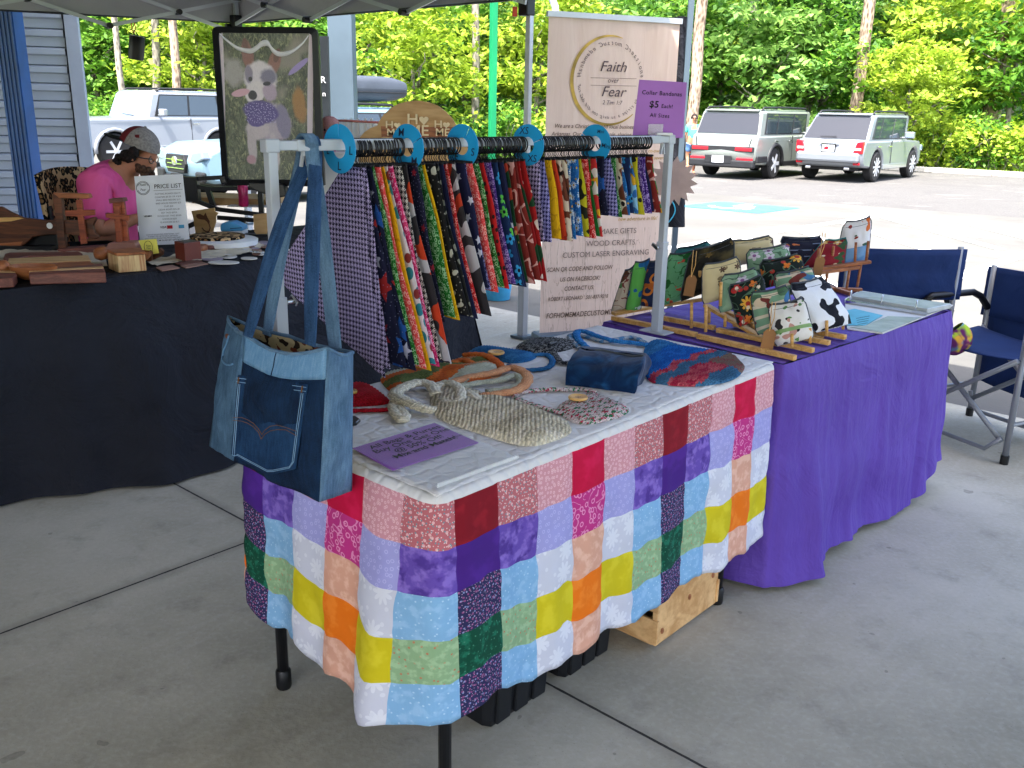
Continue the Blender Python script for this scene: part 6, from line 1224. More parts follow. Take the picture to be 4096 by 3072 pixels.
def item(name, lb, cat, px, py): return T(name, lb, cat, G(px, py, QT), 0, 'handmade bags laid out on the quilt')
Y_RED = yarn('red_yarn', ('#a80f1c', '#b8182a')); r = item('crochet_purse', 'small red crocheted purse with a yellow button beside the denim tote', 'purse', 780, 860)
pad('body', Q4((60, 600), (190, 562), (300, 553), (400, 585), (470, 640), (538, 695), (480, 722), (300, 735), (60, 740)), .03, Y_RED, r); cord('strap', Q4((100, 790), (220, 775), (380, 770), (500, 765), (545, 735), (530, 700)), .010, Y_RED, r); button(*Q4((214, 640))[0], .014, QT+.026, r, flat('amber_button', '#a07a35', .3))
Y_ORG = [yarn('orange_yarn', ('#cf632c', '#dc7434')), yarn('sage_yarn', ('#bcbda8', '#cbccb8')), yarn('olive_yarn', ('#667240', '#74804a')), yarn('peach_yarn', ('#dd9c72', '#e6aa80'))]
r = item('crochet_bag', 'orange, sage and olive striped crocheted bag lying under the bandana tips', 'bag', 960, 820)
def om(a, b): k = (b*5.2+.5*sin(a*7)+1.2*a) % 4; return [0, 1, 0, 2][int(k)] if a < .62 else [3, 1, 3, 2][int(k)]
pad('body', Q4((430, 510), (500, 450), (700, 430), (900, 400), (1060, 360), (1150, 300), (1240, 320), (1390, 395), (1450, 450), (1380, 520), (1200, 570), (1000, 570), (850, 550), (700, 580), (570, 650), (490, 590)), .032, Y_ORG, r, mf=om, wav=.8, edge=.03)
cord('handle', Q4((980, 560), (1150, 510), (1350, 480), (1500, 440), (1600, 480), (1630, 540), (1560, 610), (1400, 640), (1250, 650)), .017, Y_ORG[3], r, lift=.015); cord('handle', Q4((1010, 600), (1200, 560), (1400, 540), (1530, 500), (1580, 560), (1480, 600), (1300, 620)), .014, Y_ORG[1], r, lift=.01); cord('rim', Q4((1130, 330), (1200, 340), (1300, 360), (1390, 410), (1440, 450)), .016, Y_ORG[0], r, lift=.02); cord('rim', Q4((1000, 420), (1080, 390), (1160, 400), (1200, 450)), .016, Y_ORG[0], r, lift=.015)
Y_CRM = yarn('cream_yarn', ('#e2d8c0', '#ece3d0'), 95); r = item('net_bag', 'long cream net-stitch crocheted bag with knotted handles', 'bag', 1080, 900)
pad('body', Q4((830, 660), (930, 600), (1100, 600), (1260, 640), (1500, 700), (1700, 765), (1900, 850), (1990, 905), (1980, 965), (1870, 1015), (1700, 1062), (1580, 1062), (1400, 1015), (1200, 945), (1000, 885), (870, 815)), .02, Y_CRM, r, cell=.0075, relief=.006, wav=.5)
cord('handle', Q4((900, 640), (850, 570), (750, 560), (640, 600), (560, 660), (620, 700), (720, 740), (800, 760), (870, 760)), .019, Y_CRM, r, lift=.02); cord('handle', Q4((560, 690), (590, 740), (640, 800), (620, 840), (570, 790), (545, 720)), .016, Y_CRM, r); cord('handle', Q4((880, 590), (960, 560), (1040, 580), (1090, 640), (1080, 720), (1000, 720), (930, 670)), .016, Y_CRM, r, lift=.018); cord('handle', Q4((1080, 620), (1150, 640), (1220, 690), (1260, 730)), .015, Y_CRM, r, lift=.012)
Y_BLU = yarn('blue_yarn', ('#2a6aa3', '#3a7db4')); r = item('crochet_purse', 'mid blue crocheted purse with a big wooden button', 'purse', 1085, 760)
pad('body', Q4((1130, 310), (1230, 262), (1420, 275), (1600, 305), (1720, 325), (1680, 370), (1540, 400), (1400, 380), (1240, 340)), .024, Y_BLU, r); cord('strap', Q4((1660, 330), (1780, 325), (1830, 370), (1800, 425), (1690, 445), (1560, 445), (1480, 410)), .011, Y_BLU, r); button(*Q4((1377, 325))[0], .024, QT+.021, r)
Y_GRY = yarn('tweed_yarn', ('#2f3034', '#8d8e90'), 170, 90); r = item('crochet_purse', 'black and white flecked crocheted purse at the back of the quilt', 'purse', 1180, 740)
pad('body', Q4((1520, 270), (1600, 215), (1720, 192), (1880, 205), (2000, 225), (2060, 240), (1980, 285), (1850, 312), (1690, 315), (1570, 300)), .024, Y_GRY, r); cord('strap', Q4((2030, 230), (2060, 290), (2010, 370), (1910, 390), (1860, 340), (1840, 310)), .012, Y_GRY, r); mb = MB(); mb.box(G(*Q4((1830, 250))[0], QT+.026), (.035, .012, .008), Matrix.Rotation(AX, 3, 'Z')); mb.build('toggle', blk, r, bevel=.003)
Y_MB = [yarn('ocean_yarn', ('#2a74b8', '#3c8bd0'), 110), yarn('bright_blue_yarn', ('#1764c4', '#2078d8'), 110), yarn('coral_yarn', ('#cc5262', '#d86a74', '#b82e4e'), 130), yarn('steel_yarn', ('#3f6f95', '#4c80a8'), 130), yarn('taupe_yarn', ('#8a7468', '#9a5f5c'), 140)]
r = item('mesh_bag', 'large blue crocheted mesh bag with a coral striped base at the far corner', 'bag', 1440, 790)
def mm(a, b): a2 = a+.02*sin(b*20); return 0 if a2 < .34 else (1 if a2 < .58 else (2 if a2 < .64 else (3 if a2 < .73 else (2 if a2 < .88 and b < .6 else (4 if b > .6 else 3)))))
pad('body', Q5((1050, 300), (1110, 240), (1200, 235), (1430, 300), (1700, 345), (1850, 365), (1930, 430), (1955, 470), (1900, 550), (1800, 600), (1600, 635), (1400, 640), (1240, 625), (1080, 600), (1040, 440)), .024, Y_MB, r, cell=.007, relief=.0035, wav=.5, mf=lambda a, b: mm(1-b*1.0 if 0 else (.95*(1-b)+.10*a), a))
cord('strap', Q5((1090, 270), (950, 255), (800, 245), (650, 210), (540, 170), (470, 165), (455, 205), (500, 260), (560, 310), (620, 340)), .014, Y_MB[0], r, lift=.012); cord('strap', Q5((1060, 250), (960, 205), (820, 220), (700, 240), (560, 200), (440, 180), (400, 200), (440, 260), (520, 320)), .012, yarn('pale_yarn', ('#a9b4bf', '#5f8fb8')), r)
r = item('velvet_pouch', 'dark navy velvet pouch with boxed corners in the middle of the quilt', 'pouch', 1310, 800); NV = NT('navy_velvet', .95, 0, .05); ov = NV.ob(); nn = NV.noise(ov, 16, 3, .5, .8); NV.bump(nn, .01, .6); NV.set('Sheen Weight', .15); NVM = NV.out(NV.mix(NV.smooth(nn, .4, .7), sr('#0c2344'), sr('#19446e')))
vp = [G(a, b, QT) for a, b in Q5((360, 640), (972, 722), (1095, 560), (560, 470))]; mb = MB()
def vel(s_, t_):
    # ring s_ round the base, t_ up to the gathered zip edge
    k = s_*4; i = int(k) % 4; f = k-int(k); p = vp[i].lerp(vp[(i+1) % 4], f); c = (vp[0]+vp[1]+vp[2]+vp[3])/4; tl, tr_ = vp[0].lerp(vp[3], .55), vp[1].lerp(vp[2], .55); top = tl.lerp(tr_, max(0, min(1, (p-tl).dot(tr_-tl)/(tr_-tl).length_squared))); h = .076
    q = p.lerp(top, t_**1.6*.92)+ZZ*(h*sin(min(1, t_*1.05)*pi/2)); o = (p-c); o.z = 0; return q+o.normalized()*.008*sin(pi*t_)+Vector((noise.noise(q*22), noise.noise(q*22+Vector((5, 0, 0))), noise.noise(q*16)*.8))*.011
mb.sheet(vel, 56, 16); mb.build('body', NVM, r, smooth=True); mb = MB(); mb.tube([vel(.05+.2*i/8, 1)+ZZ*.002 for i in range(9)], .003, 5); mb.build('zip', ZIP, r)
Y_TRI = yarn('christmas_yarn', ('#dccaca', '#c23054', '#237a50', '#e0d2d2'), 130, 55); r = item('crochet_purse', 'pink, green and white crocheted purse with a wooden button near the front edge', 'purse', 1260, 870)
pad('body', Q5((300, 800), (400, 750), (500, 705), (620, 690), (760, 755), (900, 810), (940, 850), (850, 910), (700, 950), (560, 978), (430, 965), (340, 910), (270, 850)), .022, Y_TRI, r); cord('strap', Q5((620, 690), (520, 665), (380, 665), (180, 665), (20, 680), (-85, 705), (-60, 750), (40, 790), (180, 830), (330, 870)), .011, Y_TRI, r); button(*Q5((470, 757))[0], .024, QT+.020, r)
o = slab('phone', [(735, 900), (766, 897), (779, 905), (770, 913), (735, 916)], QT+.009, .008, glass('phone_glass', '#0a0a0c', .1), None, .002); tag(o, 'black phone corner showing from behind the denim tote', 'phone')
# acrylic sign holder with purple sheet
ACR = clear('acrylic', .07, '#e8eef0', .04); r = T('acrylic_sign', 'clear acrylic sign holder lying flat with a purple sale sheet', 'sign holder', G(980, 980, QT)); aq = Q4((215, 1085), (880, 883), (1550, 1160), (905, 1395))
slab('back_plate', aq, QT+.004, .003, ACR, r); slab('front_plate', aq, QT+.010, .003, ACR, r); VIO = flat('violet_paper', '#8a54a6', .6, var=.05, vs=8); shq = Q4((222, 1092), (880, 888), (1235, 1045), (545, 1268)); s_h = slab('sheet', shq, QT+.0066, .0016, VIO, r)
a_, b_ = G(*aq[3], QT+.01), G(*aq[2], QT+.01); out = Vector(((b_-a_).y, -(b_-a_).x, 0)).normalized(); mb = MB(); mb.prism([(0, 0), ((b_-a_).length, 0), ((b_-a_).length-.05, -.085), (.01, -.085)], a_+out*.001, (b_-a_).normalized(), ZZ, out*.003); mb.build('bent_foot', ACR, r); mb = MB(); mb.beam(a_, b_, .004, .007); mb.build('front_edge', clear('acrylic_edge', .28, '#ffffff', .1), r)
s0, s1, s2, s3 = [G(a, b, QT+.0068) for a, b in shq]; tx = (s1-s0).normalized(); ty = (s0-s3).normalized(); TO = lambda a, b: s0+(s1-s0)*a-(s0-s3)*b
text(['All Bags & Purses', 'Buy One Get One', '@ 50% Off!', 'Mix and Match!'], TO(.55, .17), tx, ty, .021, s_h, INK, gap=1.25, bold=.008, lift=.0006); text(['(matching must be equal or lesser price)'], TO(.58, .66), tx, ty, .009, s_h, INK, lift=.0006)

# ================================================================ GARMENT RACK
RK0, RK1, RZ0, RZB = Vector((-.518, 1.998, 0)), Vector((.4803, 3.0186, 0)), QZ+.004, 1.372
RD = (RK1-RK0).normalized(); RN = Vector((-RD.y, RD.x, 0)); RL = (RK1-RK0).length; RX = -RN; RR = Matrix.Rotation(atan2(RD.y, RD.x), 3, 'Z')
def RB(px, py=318):
    d = ray(px, py); o = Vector((0, 0, EYE)); t_ = (RK0-o).dot(RN)/d.dot(RN); return (o+d*t_-RK0).dot(RD)
def rp(s, z, off=0.0): return RK0+RD*s+ZZ*z+RN*off
RKM = flat('rack_white_paint', '#a9aeb7', .35, .1, var=.03)
r = T('display_rail', 'white metal hanging rail standing on the quilt table', 'rail', RK0+ZZ*RZ0)
for s in (0, RL):
    mb = MB(); mb.box(rp(s, (RZ0+1.05)/2), (.029, .029, 1.05-RZ0), RR); mb.box(rp(s, (1.0+RZB)/2), (.022, .022, RZB-1.0), RR); mb.build('post', RKM, r, bevel=.002)
    mb = MB(); mb.box(rp(s, RZ0+.004), (.06, .10, .006), RR); mb.build('foot', RKM, r, bevel=.002)
    mb = MB(); mb.box(rp(s, RZB), (.034, .026, .028), RR); mb.build('corner_joint', RKM, r, bevel=.003)
    mb = MB(); k = .02 if s == 0 else -.02; mb.cyl(rp(s+k, 1.035), rp(s+k*2.0, 1.035), .005, 8); mb.beam(rp(s+k*2, 1.03, -.012), rp(s+k*2, 1.045, .012), .006, .012); mb.build('wing_nut', CHROME, r, bevel=.002)
mb = MB(); mb.box(rp(RL/2, RZB), (RL-.02, .020, .020), RR); mb.build('bar', RKM, r, bevel=.002); mb = MB(); mb.box(rp(.19, RZB), (.26, .024, .024), RR); mb.build('bar_sleeve', RKM, r, bevel=.002); mb = MB(); mb.box(rp(RL-.19, RZB), (.26, .024, .024), RR); mb.build('bar_sleeve', RKM, r, bevel=.002)
for px in (656, 1434):
    s = min(RB(px), RL-.035); mb = MB(); mb.cyl(rp(s, RZB-.012), rp(s, RZB-.022), .007, 8); mb.beam(rp(s-.004, RZB-.022), rp(s-.009, RZB-.045), .008, .005); mb.beam(rp(s+.004, RZB-.022), rp(s+.009, RZB-.045), .008, .005); mb.build('clip_screw', RKM, r)
# blue size dividers
DB_ = flat('divider_blue', '#1a8cc2', .4, var=.03); NAVI = flat('navy_marker', '#14203f', .6)
def divider(px, word, lb, rot, slot):
    s = RB(px); c = rp(s, RZB-.009); r = T('size_divider', lb, 'size divider', c, 0, 'blue size dividers on the rail'); mb = MB(); n = 44; Ro, Ri = .054, .021; vs = []; fs = []; g = radians(1.6); a0 = radians(slot)+g; a1 = radians(slot)+2*pi-g; Rm = Matrix.Rotation(.10, 3, 'Z')
    ex = (Rm @ RX).normalized(); nn = (Rm @ RD).normalized()
    for k in range(n+1):
        a = a0+(a1-a0)*k/n; d = ex*cos(a)+ZZ*sin(a)
        for R in (Ri, Ro):
            for o in (-.0009, .0009): vs.append(c+d*R+nn*o)
    for k in range(n):
        b = k*4; e = b+4; fs += [(b, e, e+2, b+2), (b+1, b+3, e+3, e+1), (b+2, e+2, e+3, b+3), (b, b+1, e+1, e)]
    fs += [(0, 2, 3, 1), (n*4, n*4+1, n*4+3, n*4+2)]; mb.add(vs, fs); dd_ = mb.build('disc', DB_, r)
    for a, h in rot:
        a_ = radians(a); d = ex*cos(a_)+ZZ*sin(a_); b_ = radians(a+90 if h[1] else 90); x = ex*cos(b_-pi/2)+ZZ*sin(b_-pi/2); y = ex*cos(b_)+ZZ*sin(b_); text([word], c+d*.0385-nn*.0012, x, y, h[0], dd_, NAVI, bold=.012, shear=.1, lift=.0003)
divider(733, 'L', 'blue size divider marked L at the left end of the rail', [(-5, (.019, 0)), (268, (.019, 0)), (190, (.015, 0))], 91)
divider(880, 'M', 'blue size divider marked M, second from the denim straps', [(120, (.019, 0)), (-55, (.019, 0))], 28); divider(998, 'S', 'blue size divider marked S beside the single loose ring', [(-20, (.019, 0)), (240, (.019, 0))], 62)
divider(1140, 'XS', 'blue size divider marked XS in front of the canopy post', [(110, (.019, 0)), (-65, (.019, 0))], 20); divider(1285, 'Mini', 'blue size divider marked Mini near the right end of the rail', [(62, (.010, 0)), (-8, (.013, 1))], 150)
# black clip rings, shared meshes
rm = MB(); rm.tube([Vector((0, .0195*cos(2*pi*k/22), .0195*sin(2*pi*k/22))) for k in range(22)], .0019, 6, closed=True)
cm = MB(); cm.tube([Vector((0, 0, -.021)), Vector((0, .003, -.028)), Vector((0, -.003, -.034)), Vector((0, 0, -.04))], .0012, 5); cm.box((0, 0, -.044), (.007, .016, .012)); cm.box((0, .01, -.046), (.004, .004, .016))
R0_ = T('clip_ring', 'black metal clip ring crowded with others along the rail', 'clip ring', (0, 0, 0), 0, 'black clip rings on the rail'); rm.build('ring', BLKM, R0_, smooth=True, local=True); cm.build('clip', BLKM, R0_, local=True)
rnd = random.Random(2); first = True; az = atan2(RD.y, RD.x)
for x0, x1, n in ((763, 868, 24), (893, 981, 19), (984, 985, 1), (1020, 1128, 34), (1158, 1272, 34), (1298, 1400, 32)):
    s0, s1 = RB(x0), RB(x1)
    for i in range(n):
        s = s0+(s1-s0)*(i+.5)/n+rnd.gauss(0, .0012); lc = rp(s, RZB-.0075); rz = az+rnd.gauss(0, .14)
        if first: R0_.location = lc; R0_.rotation_euler = (0, 0, rz); o = R0_; first = False
        else: o = dup(R0_, lc, rz)
        if x0 == 984: o['label'] = 'single black clip ring hanging alone next to the S divider'
# ---------------- bandanas
def PB(n, b, *m): return pattern('bandana_'+n, b, m, .85)
pais = lambda n, b, c='#d9c9c9': PB(n, b, ('scroll', 42, .022, c), ('ring', 60, .22, .06, c), ('dots', 150, .12, c))
BM = dict(hound=PB('purple_houndstooth', '#a79bc4', ('hound', 84, '#1b1330')), usa=PB('navy_star', '#11142e', ('star', 11, .40, '#8f2022', 5, (.0, .3)), ('star', 12, .38, '#1d4c94', 5, (.3, .65)), ('star', 16, .34, '#a9a9bd', 5, (.8, 1.0)), ('dots', 60, .06, '#7f86a8')), green=pais('green_paisley', '#135c1a', '#8fb58a'), coral=pais('coral_paisley', '#c93c3e', '#e0a09a'), yellow=PB('yellow', '#c99a0f', ('scroll', 30, .02, '#a87d0a')), polka=PB('white_polka', '#c9bfc9', ('dots', 24, .36, '#2a7487'), ('dots', 17, .2, '#7a2d2d')),
    pink=pais('pink_paisley', '#b91e5c', '#e09aba'), bhound=PB('black_houndstooth', '#b5b2ac', ('hound', 75, '#17161a')), camo=PB('orange_camo', '#2d2a2e', ('blob', 16, .54, '#a8a5ab', 2), ('blob', 15, .58, '#b83a1e', 7)), pin=PB('navy_pin_star', '#14152e', ('star', 26, .26, '#8c2030', 5, (.0, .4)), ('dots', 90, .08, '#8f93b5')), bones=PB('black_bones', '#141416', ('blob', 34, .63, '#a6a498'), ('dots', 60, .1, '#8f8d85')), bstar=PB('black_speckled', '#17181a', ('blob', 60, .58, '#7f8078')), red=pais('red_paisley', '#a5161c', '#d98a86'), gcamo=PB('grey_camo', '#2b282c', ('blob', 14, .53, '#a19ea4', 3), ('blob', 13, .60, '#a8361f', 9)), bhs=PB('navy_houndstooth', '#8f8bc0', ('hound', 90, '#17164a')),
    rdot=PB('red_black_dots', '#b01c20', ('dots', 38, .2, '#1b1214')), purp=pais('purple_paisley', '#3f2270', '#9a86c0'), bflow=PB('blue_flower', '#14284f', ('flower', 27, .44, '#2f8fc4', 5, (0, .6), '#10131f'), ('flower', 27, .42, '#55b545', 5, (.75, 1), '#10131f')), forest=PB('forest_green', '#10361f', ('blob', 18, .62, '#a8392a'), ('blob', 30, .66, '#c9a25a', 5)), candy=PB('brick_candy_cane', '#6e201c', ('scroll', 16, .035, '#b98a84')), santa=PB('santa', '#8f1518', ('blob', 13, .56, '#173f26', 1), ('blob', 24, .62, '#c9b8ae', 6)),
    dais=PB('blue_daisy', '#1c5a9a', ('flower', 42, .46, '#b9c6d6', 9, (.0, .75), '#b08a2a'), ('dots', 90, .14, '#3f8ac0')), lem=PB('yellow_black', '#a8a01e', ('blob', 26, .56, '#1b1d12')), holly=PB('green_red_holly', '#175a22', ('blob', 18, .57, '#a01a1c', 2), ('blob', 30, .65, '#c9c4b9', 5)), brown=PB('brown_white', '#5a3022', ('blob', 24, .56, '#c0b3a2'), ('blob', 30, .64, '#1a1414', 4)), skyb=PB('sky_yellow', '#7fb0d0', ('blob', 18, .58, '#c99a2a'), ('blob', 24, .63, '#2a5f9a', 5)), navs=PB('plain_navy', '#171a3a', ('star', 24, .3, '#b9b9c9', 5, (0, .3))), rorange=PB('red_orange', '#a8321a', ('blob', 22, .62, '#7a1a14')), mix=PB('bright_mixed', '#b32a2a', ('blob', 22, .55, '#1f7a3a', 2), ('blob', 20, .58, '#c9c4c0', 4), ('blob', 26, .6, '#c99a1f', 6)))
BIND = flat('bandana_binding', '#15151c', .9)
def bandana(key, px, h, lean, left, lb, grp, seed, first_=False):
    rr = random.Random(seed); s = RB(px)-.030; top = rp(s, RZB-.047); r = T('bandana', lb, 'bandana', top, 0, grp); tw = .028+.012*rr.random(); sw = rr.gauss(0, .004); ph = rr.random()*6
    def edgeR(t_): return tw+(lean+(.10 if h > .33 else (.085 if h > .26 else (.05 if h > .19 else .03))))*h*t_**1.05+.004*sin(t_*5+ph)
    def edgeL(t_): return -.03-left*min(1, t_/.55)-(0 if t_ < .6 else 0)
    def bot(q): return 1-(.33*(1-q) if first_ else .42*max(0, (.72-q)/.72)**1.2)      # hem rises to the left
    def P_(q, t_, lay):
        tt = t_*bot(q); x = edgeL(tt)+(edgeR(tt)-edgeL(tt))*q; wv = (.0022*sin(x*38+ph)+.002*sin(tt*9+ph))*min(1, t_*2)+sw*tt*.6; k = .0045*(1-q)**.5+.0012
        return top+RX*x-ZZ*(tt*h)+RD*(wv+lay*k*(.4+.6*t_)), (x, -tt*h)
    mb = MB(); nq, nt = 12, 18; seqs = [(i/nq, -1) for i in range(nq+1)]+[((nq-i)/nq, 1) for i in range(nq+1)]; vs = []; uvs = []
    for j in range(nt+1):
        for q, lay in seqs: p, u_ = P_(q, j/nt, lay); vs.append(p); uvs.append((u_[0]+seed*.037, u_[1]+seed*.051))
    m_ = len(seqs); fs = []; fu = []
    for j in range(nt):
        for i in range(m_-1): f = [j*m_+i, (j+1)*m_+i, (j+1)*m_+i+1, j*m_+i+1]; fs.append(f); fu.append([uvs[k] for k in f])
    mb.add(vs, fs, fu); mb.build('cloth', BM[key], r, smooth=True)
    mb = MB(); mb.tube([P_(.15+.85*i/8, 0.0, 0)[0]+ZZ*.001 for i in range(9)], .0035, 5); mb.build('top_binding', BIND, r); return r
LBL = dict(hound='pale purple houndstooth', usa='navy bandana with red and blue stars', green='green paisley', coral='coral paisley', yellow='plain yellow', polka='white with teal dots', pink='hot pink paisley', bhound='black and white houndstooth', camo='black, white and orange camo', pin='navy with tiny red stars', bones='black with white bones', bstar='black speckled', red='red paisley', gcamo='grey and orange camo', bhs='navy houndstooth', rdot='red with black dots', purp='purple paisley', bflow='blue and green flower', forest='dark green holiday', candy='brick red candy-cane', santa='red and green santa-coloured', dais='blue daisy', lem='yellow and black', holly='green and red holly', brown='brown and white', skyb='sky blue and yellow', navs='dark navy', rorange='red orange', mix='bright mixed print')
SETS = [('large', .445, .17, [('hound', 786, .06), ('hound', 791, .08), ('usa', 800, .20), ('usa', 807, .24), ('green', 813, .25), ('coral', 822, .26), ('yellow', 834, .26), ('polka', 845, .27), ('pink', 855, .26), ('bhound', 868, .24), ('camo', 882, .27)]),
        ('medium', .355, .13, [('pin', 903, .20), ('green', 918, .25), ('yellow', 925, .26), ('bones', 937, .26), ('bstar', 950, .26), ('navs', 958, .25), ('red', 968, .27), ('gcamo', 984, .27)]),
        ('small', .305, .11, [('navs', 1004, .22), ('bhs', 1010, .22), ('coral', 1019, .25), ('green', 1031, .25), ('rdot', 1045, .25), ('purp', 1060, .25), ('bflow', 1075, .24), ('navs', 1085, .24), ('forest', 1096, .22), ('candy', 1108, .22), ('candy', 1118, .22), ('santa', 1128, .21), ('santa', 1139, .21)]),
        ('extra small', .215, .08, [('hound', 1163, .12), ('bhs', 1177, .12), ('yellow', 1192, .15), ('rorange', 1202, .16), ('brown', 1212, .16), ('brown', 1220, .15), ('dais', 1232, .12), ('dais', 1246, .12), ('lem', 1256, .14), ('red', 1265, .18), ('holly', 1276, .18), ('mix', 1284, .18)]),
        ('mini', .165, .06, [('usa', 1303, .16), ('bhs', 1316, .2), ('green', 1327, .22), ('brown', 1337, .22), ('dais', 1346, .2), ('bflow', 1356, .18), ('skyb', 1365, .18), ('lem', 1371, .18), ('purp', 1379, .18), ('purp', 1388, .18), ('navs', 1395, .22), ('candy', 1403, .24), ('mix', 1411, .24)])]
sd_ = 0
for size, h, left, L in SETS:
    seen = {}
    for i, (k, px, ln) in enumerate(L):
        sd_ += 1; seen[k] = seen.get(k, 0)+1; nb = LBL[L[i-1][0]] if i else 'the divider'; tw_ = [q[0] for q in L].count(k) > 1
        lb = '%s %s bandana %s' % (size, LBL[k].replace('bandana ', ''), ('just right of %s' % ('the size divider' if i == 0 else ('its twin' if L[i-1][0] == k else 'the '+nb.replace('bandana ', '')+' one'))))
        bandana(k, px-3, h*(1+.02*((sd_*7) % 5-2)/2)*(1.07 if sd_ == 1 else 1), ln, left*.6 if sd_ > 1 else .28, lb, 'bandanas hanging from the rail', sd_, sd_ == 1)
# purple price card in a clear clip on the right end
y = RK1.y; r = T('price_card', 'purple price card held in a clear clip on the right end of the rail', 'sign', D(1425, 300, y)); sq = [D(1381, 172, y), D(1484, 178, y), D(1475, 298, y), D(1366, 297, y)]; mb = MB(); mb.add(sq+[p+Y3*.002 for p in sq], [(3, 2, 1, 0), (4, 5, 6, 7), (0, 1, 5, 4), (1, 2, 6, 5), (2, 3, 7, 6), (3, 0, 4, 7)]); cdm = mb.build('card', flat('lilac_card', '#9a63b4', .6, var=.05, vs=6), r)
cx = (sq[1]-sq[0]).normalized(); cy_ = (sq[0]-sq[3]).normalized()
for l, px, py, h, bd in (('Collar Bandanas', 1430, 202, .0128, .014), ('$5', 1413, 226, .020, .03), ('Each!', 1441, 230, .0115, .014), ('All Sizes', 1425, 250, .0122, .010)): text([l], D(px, py, y-.0006), cx, cy_, h, cdm, INK, bold=bd, space=1.08, lift=.0008)
mb = MB(); p = D(1416, 282, y-.006); mb.box(p, (.047, .003, .04)); mb.box(p+ZZ*-.025+Y3*.006, (.052, .02, .012)); mb.build('clip', clear('clip_plastic', .3, '#e6e0ee', .1), r, bevel=.002); mb = MB(); q = rp(RL-.03, RZB+.016); mb.box((q.x, q.y, q.z), (.05, .03, .008)); mb.build('clip_base', WHITEP, r, bevel=.002)

# ================================================================ DENIM TOTE
def denim(name, a, b, k=1.0):
    t = NT(name, .85, 0, .15); uv = t.uv(); n1 = t.noise(t.vm('MULTIPLY', uv, (160, 26, 1)), 1.0, 4, .65); n2 = t.noise(uv, 14, 4); n3 = t.noise(t.vm('MULTIPLY', uv, (420, 420, 1)), 1.0, 2)
    f = t.math('ADD', t.math('MULTIPLY', n1, .5), t.math('ADD', t.math('MULTIPLY', n2, .55*k), t.math('MULTIPLY', n3, .3))); t.bump(t.math('ADD', n3, t.math('MULTIPLY', n2, 1.5)), .0025, .7); return t.out(t.mix(t.smooth(f, .42, .92), sr(a), sr(b)))
DK, LT, MD = denim('dark_denim', '#08152a', '#16304f'), denim('light_denim', '#5580a6', '#8cadc9', .6), denim('mid_denim', '#3a556f', '#6d8ba6'); STR = denim('strap_denim', '#172c49', '#3a5c84'); LIN = PB('tote_lining', '#c2b088', ('blob', 50, .56, '#33231a'), ('blob', 60, .64, '#7a3a24', 4)); ORT = flat('orange_thread', '#6a4727', .8); PTH = flat('pale_thread', '#7fa3c4', .8)
B5 = lambda a, b: (432+a*.3093, 594+b*.3093); UF, UB = -.175, -.035
cA, cB, cC, cE = [(PL(*B5(*t0), u_), PL(*B5(*b0), u_)) for t0, b0, u_ in (((196, 292), (66, 1195), UB-.0), ((318, 418), (240, 1300), UF), ((888, 512), (833, 1585), UF), ((1066, 542), (1058, 1505), UB))]
r = T('denim_tote', 'patchwork denim tote bag hanging by long straps from the left end of the rail', 'tote bag', (cB[1]+cC[1])/2)
def face(c0, c1, bul, nrm, sd=0):
    def fn(s_, t_):
        p = c0[0].lerp(c1[0], s_).lerp(c0[1].lerp(c1[1], s_), t_); e = sin(pi*s_)**.7; return p+nrm*(bul*e*sin(pi*min(1, t_*.9+.08))+.011*noise.noise(Vector((s_*3, t_*4, sd)))*e+.004*noise.noise(Vector((s_*9, t_*12, sd)))*e)-ZZ*((.022 if sd == 1 else .008)*sin(pi*s_)*(1-t_)**3)
    return fn
nF = (-U); fF = face(cB, cC, .022, nF, 1); fR = face(cC, cE, .018, RX, 2); fL = face(cA, cB, .016, (-U*.5+N*.8).normalized(), 3); fBk = face(cE, cA, .0, U, 4)
WF = (cC[0]-cB[0]).length; HF = (cB[1]-cB[0]).length
def panel(nm, fn, m, s0, s1, t0, t1, lift, nrm, W_, nu=20, nv=24, sol=.003):
    mb = MB(); mb.sheet(lambda a, b: fn(s0+(s1-s0)*a, t0+(t1-t0)*b)+nrm*lift, nu, nv, uvf=lambda a, b: ((s0+(s1-s0)*a)*W_, (t0+(t1-t0)*b)*HF)); return mb.build(nm, m, r, smooth=True, solid=sol)
panel('front_panel', fF, DK, 0, 1, .185, 1, 0, nF, WF); panel('top_band', fF, LT, 0, 1, 0, .19, .001, nF, WF, 20, 6); panel('side_panel', fR, MD, 0, 1, 0, 1, 0, RX, .15, 10, 24); panel('side_panel', fL, denim('worn_denim', '#2b4762', '#5b7c99'), 0, 1, 0, 1, 0, N, .15, 10, 24); panel('back_panel', fBk, LIN, 0, 1, 0, 1, 0, U, WF, 16, 20)
mb = MB(); mb.add([cA[1], cB[1], cC[1], cE[1]], [(0, 1, 2, 3)]); mb.build('base', MD, r)
panel('lining', lambda a, b: fF(a, b)-nF*.006, LIN, .02, .98, .005, .2, 0, nF, WF, 16, 4, .001)
mb = MB(); rim = [fL(i/8, 0) for i in range(9)]+[fF(i/14, 0) for i in range(1, 15)]+[fR(i/8, 0) for i in range(1, 9)]+[fBk(i/14, 0) for i in range(1, 14)]; mb.tube(rim, .0042, 6, closed=True); mb.build('rim', MD, r, smooth=True)
def pix(p): d = p-Vector((0, 0, EYE)); z = d.dot(CF); return ((2048+FPX*d.dot(CR)/z)/K, (1536-FPX*d.dot(CU)/z)/K)
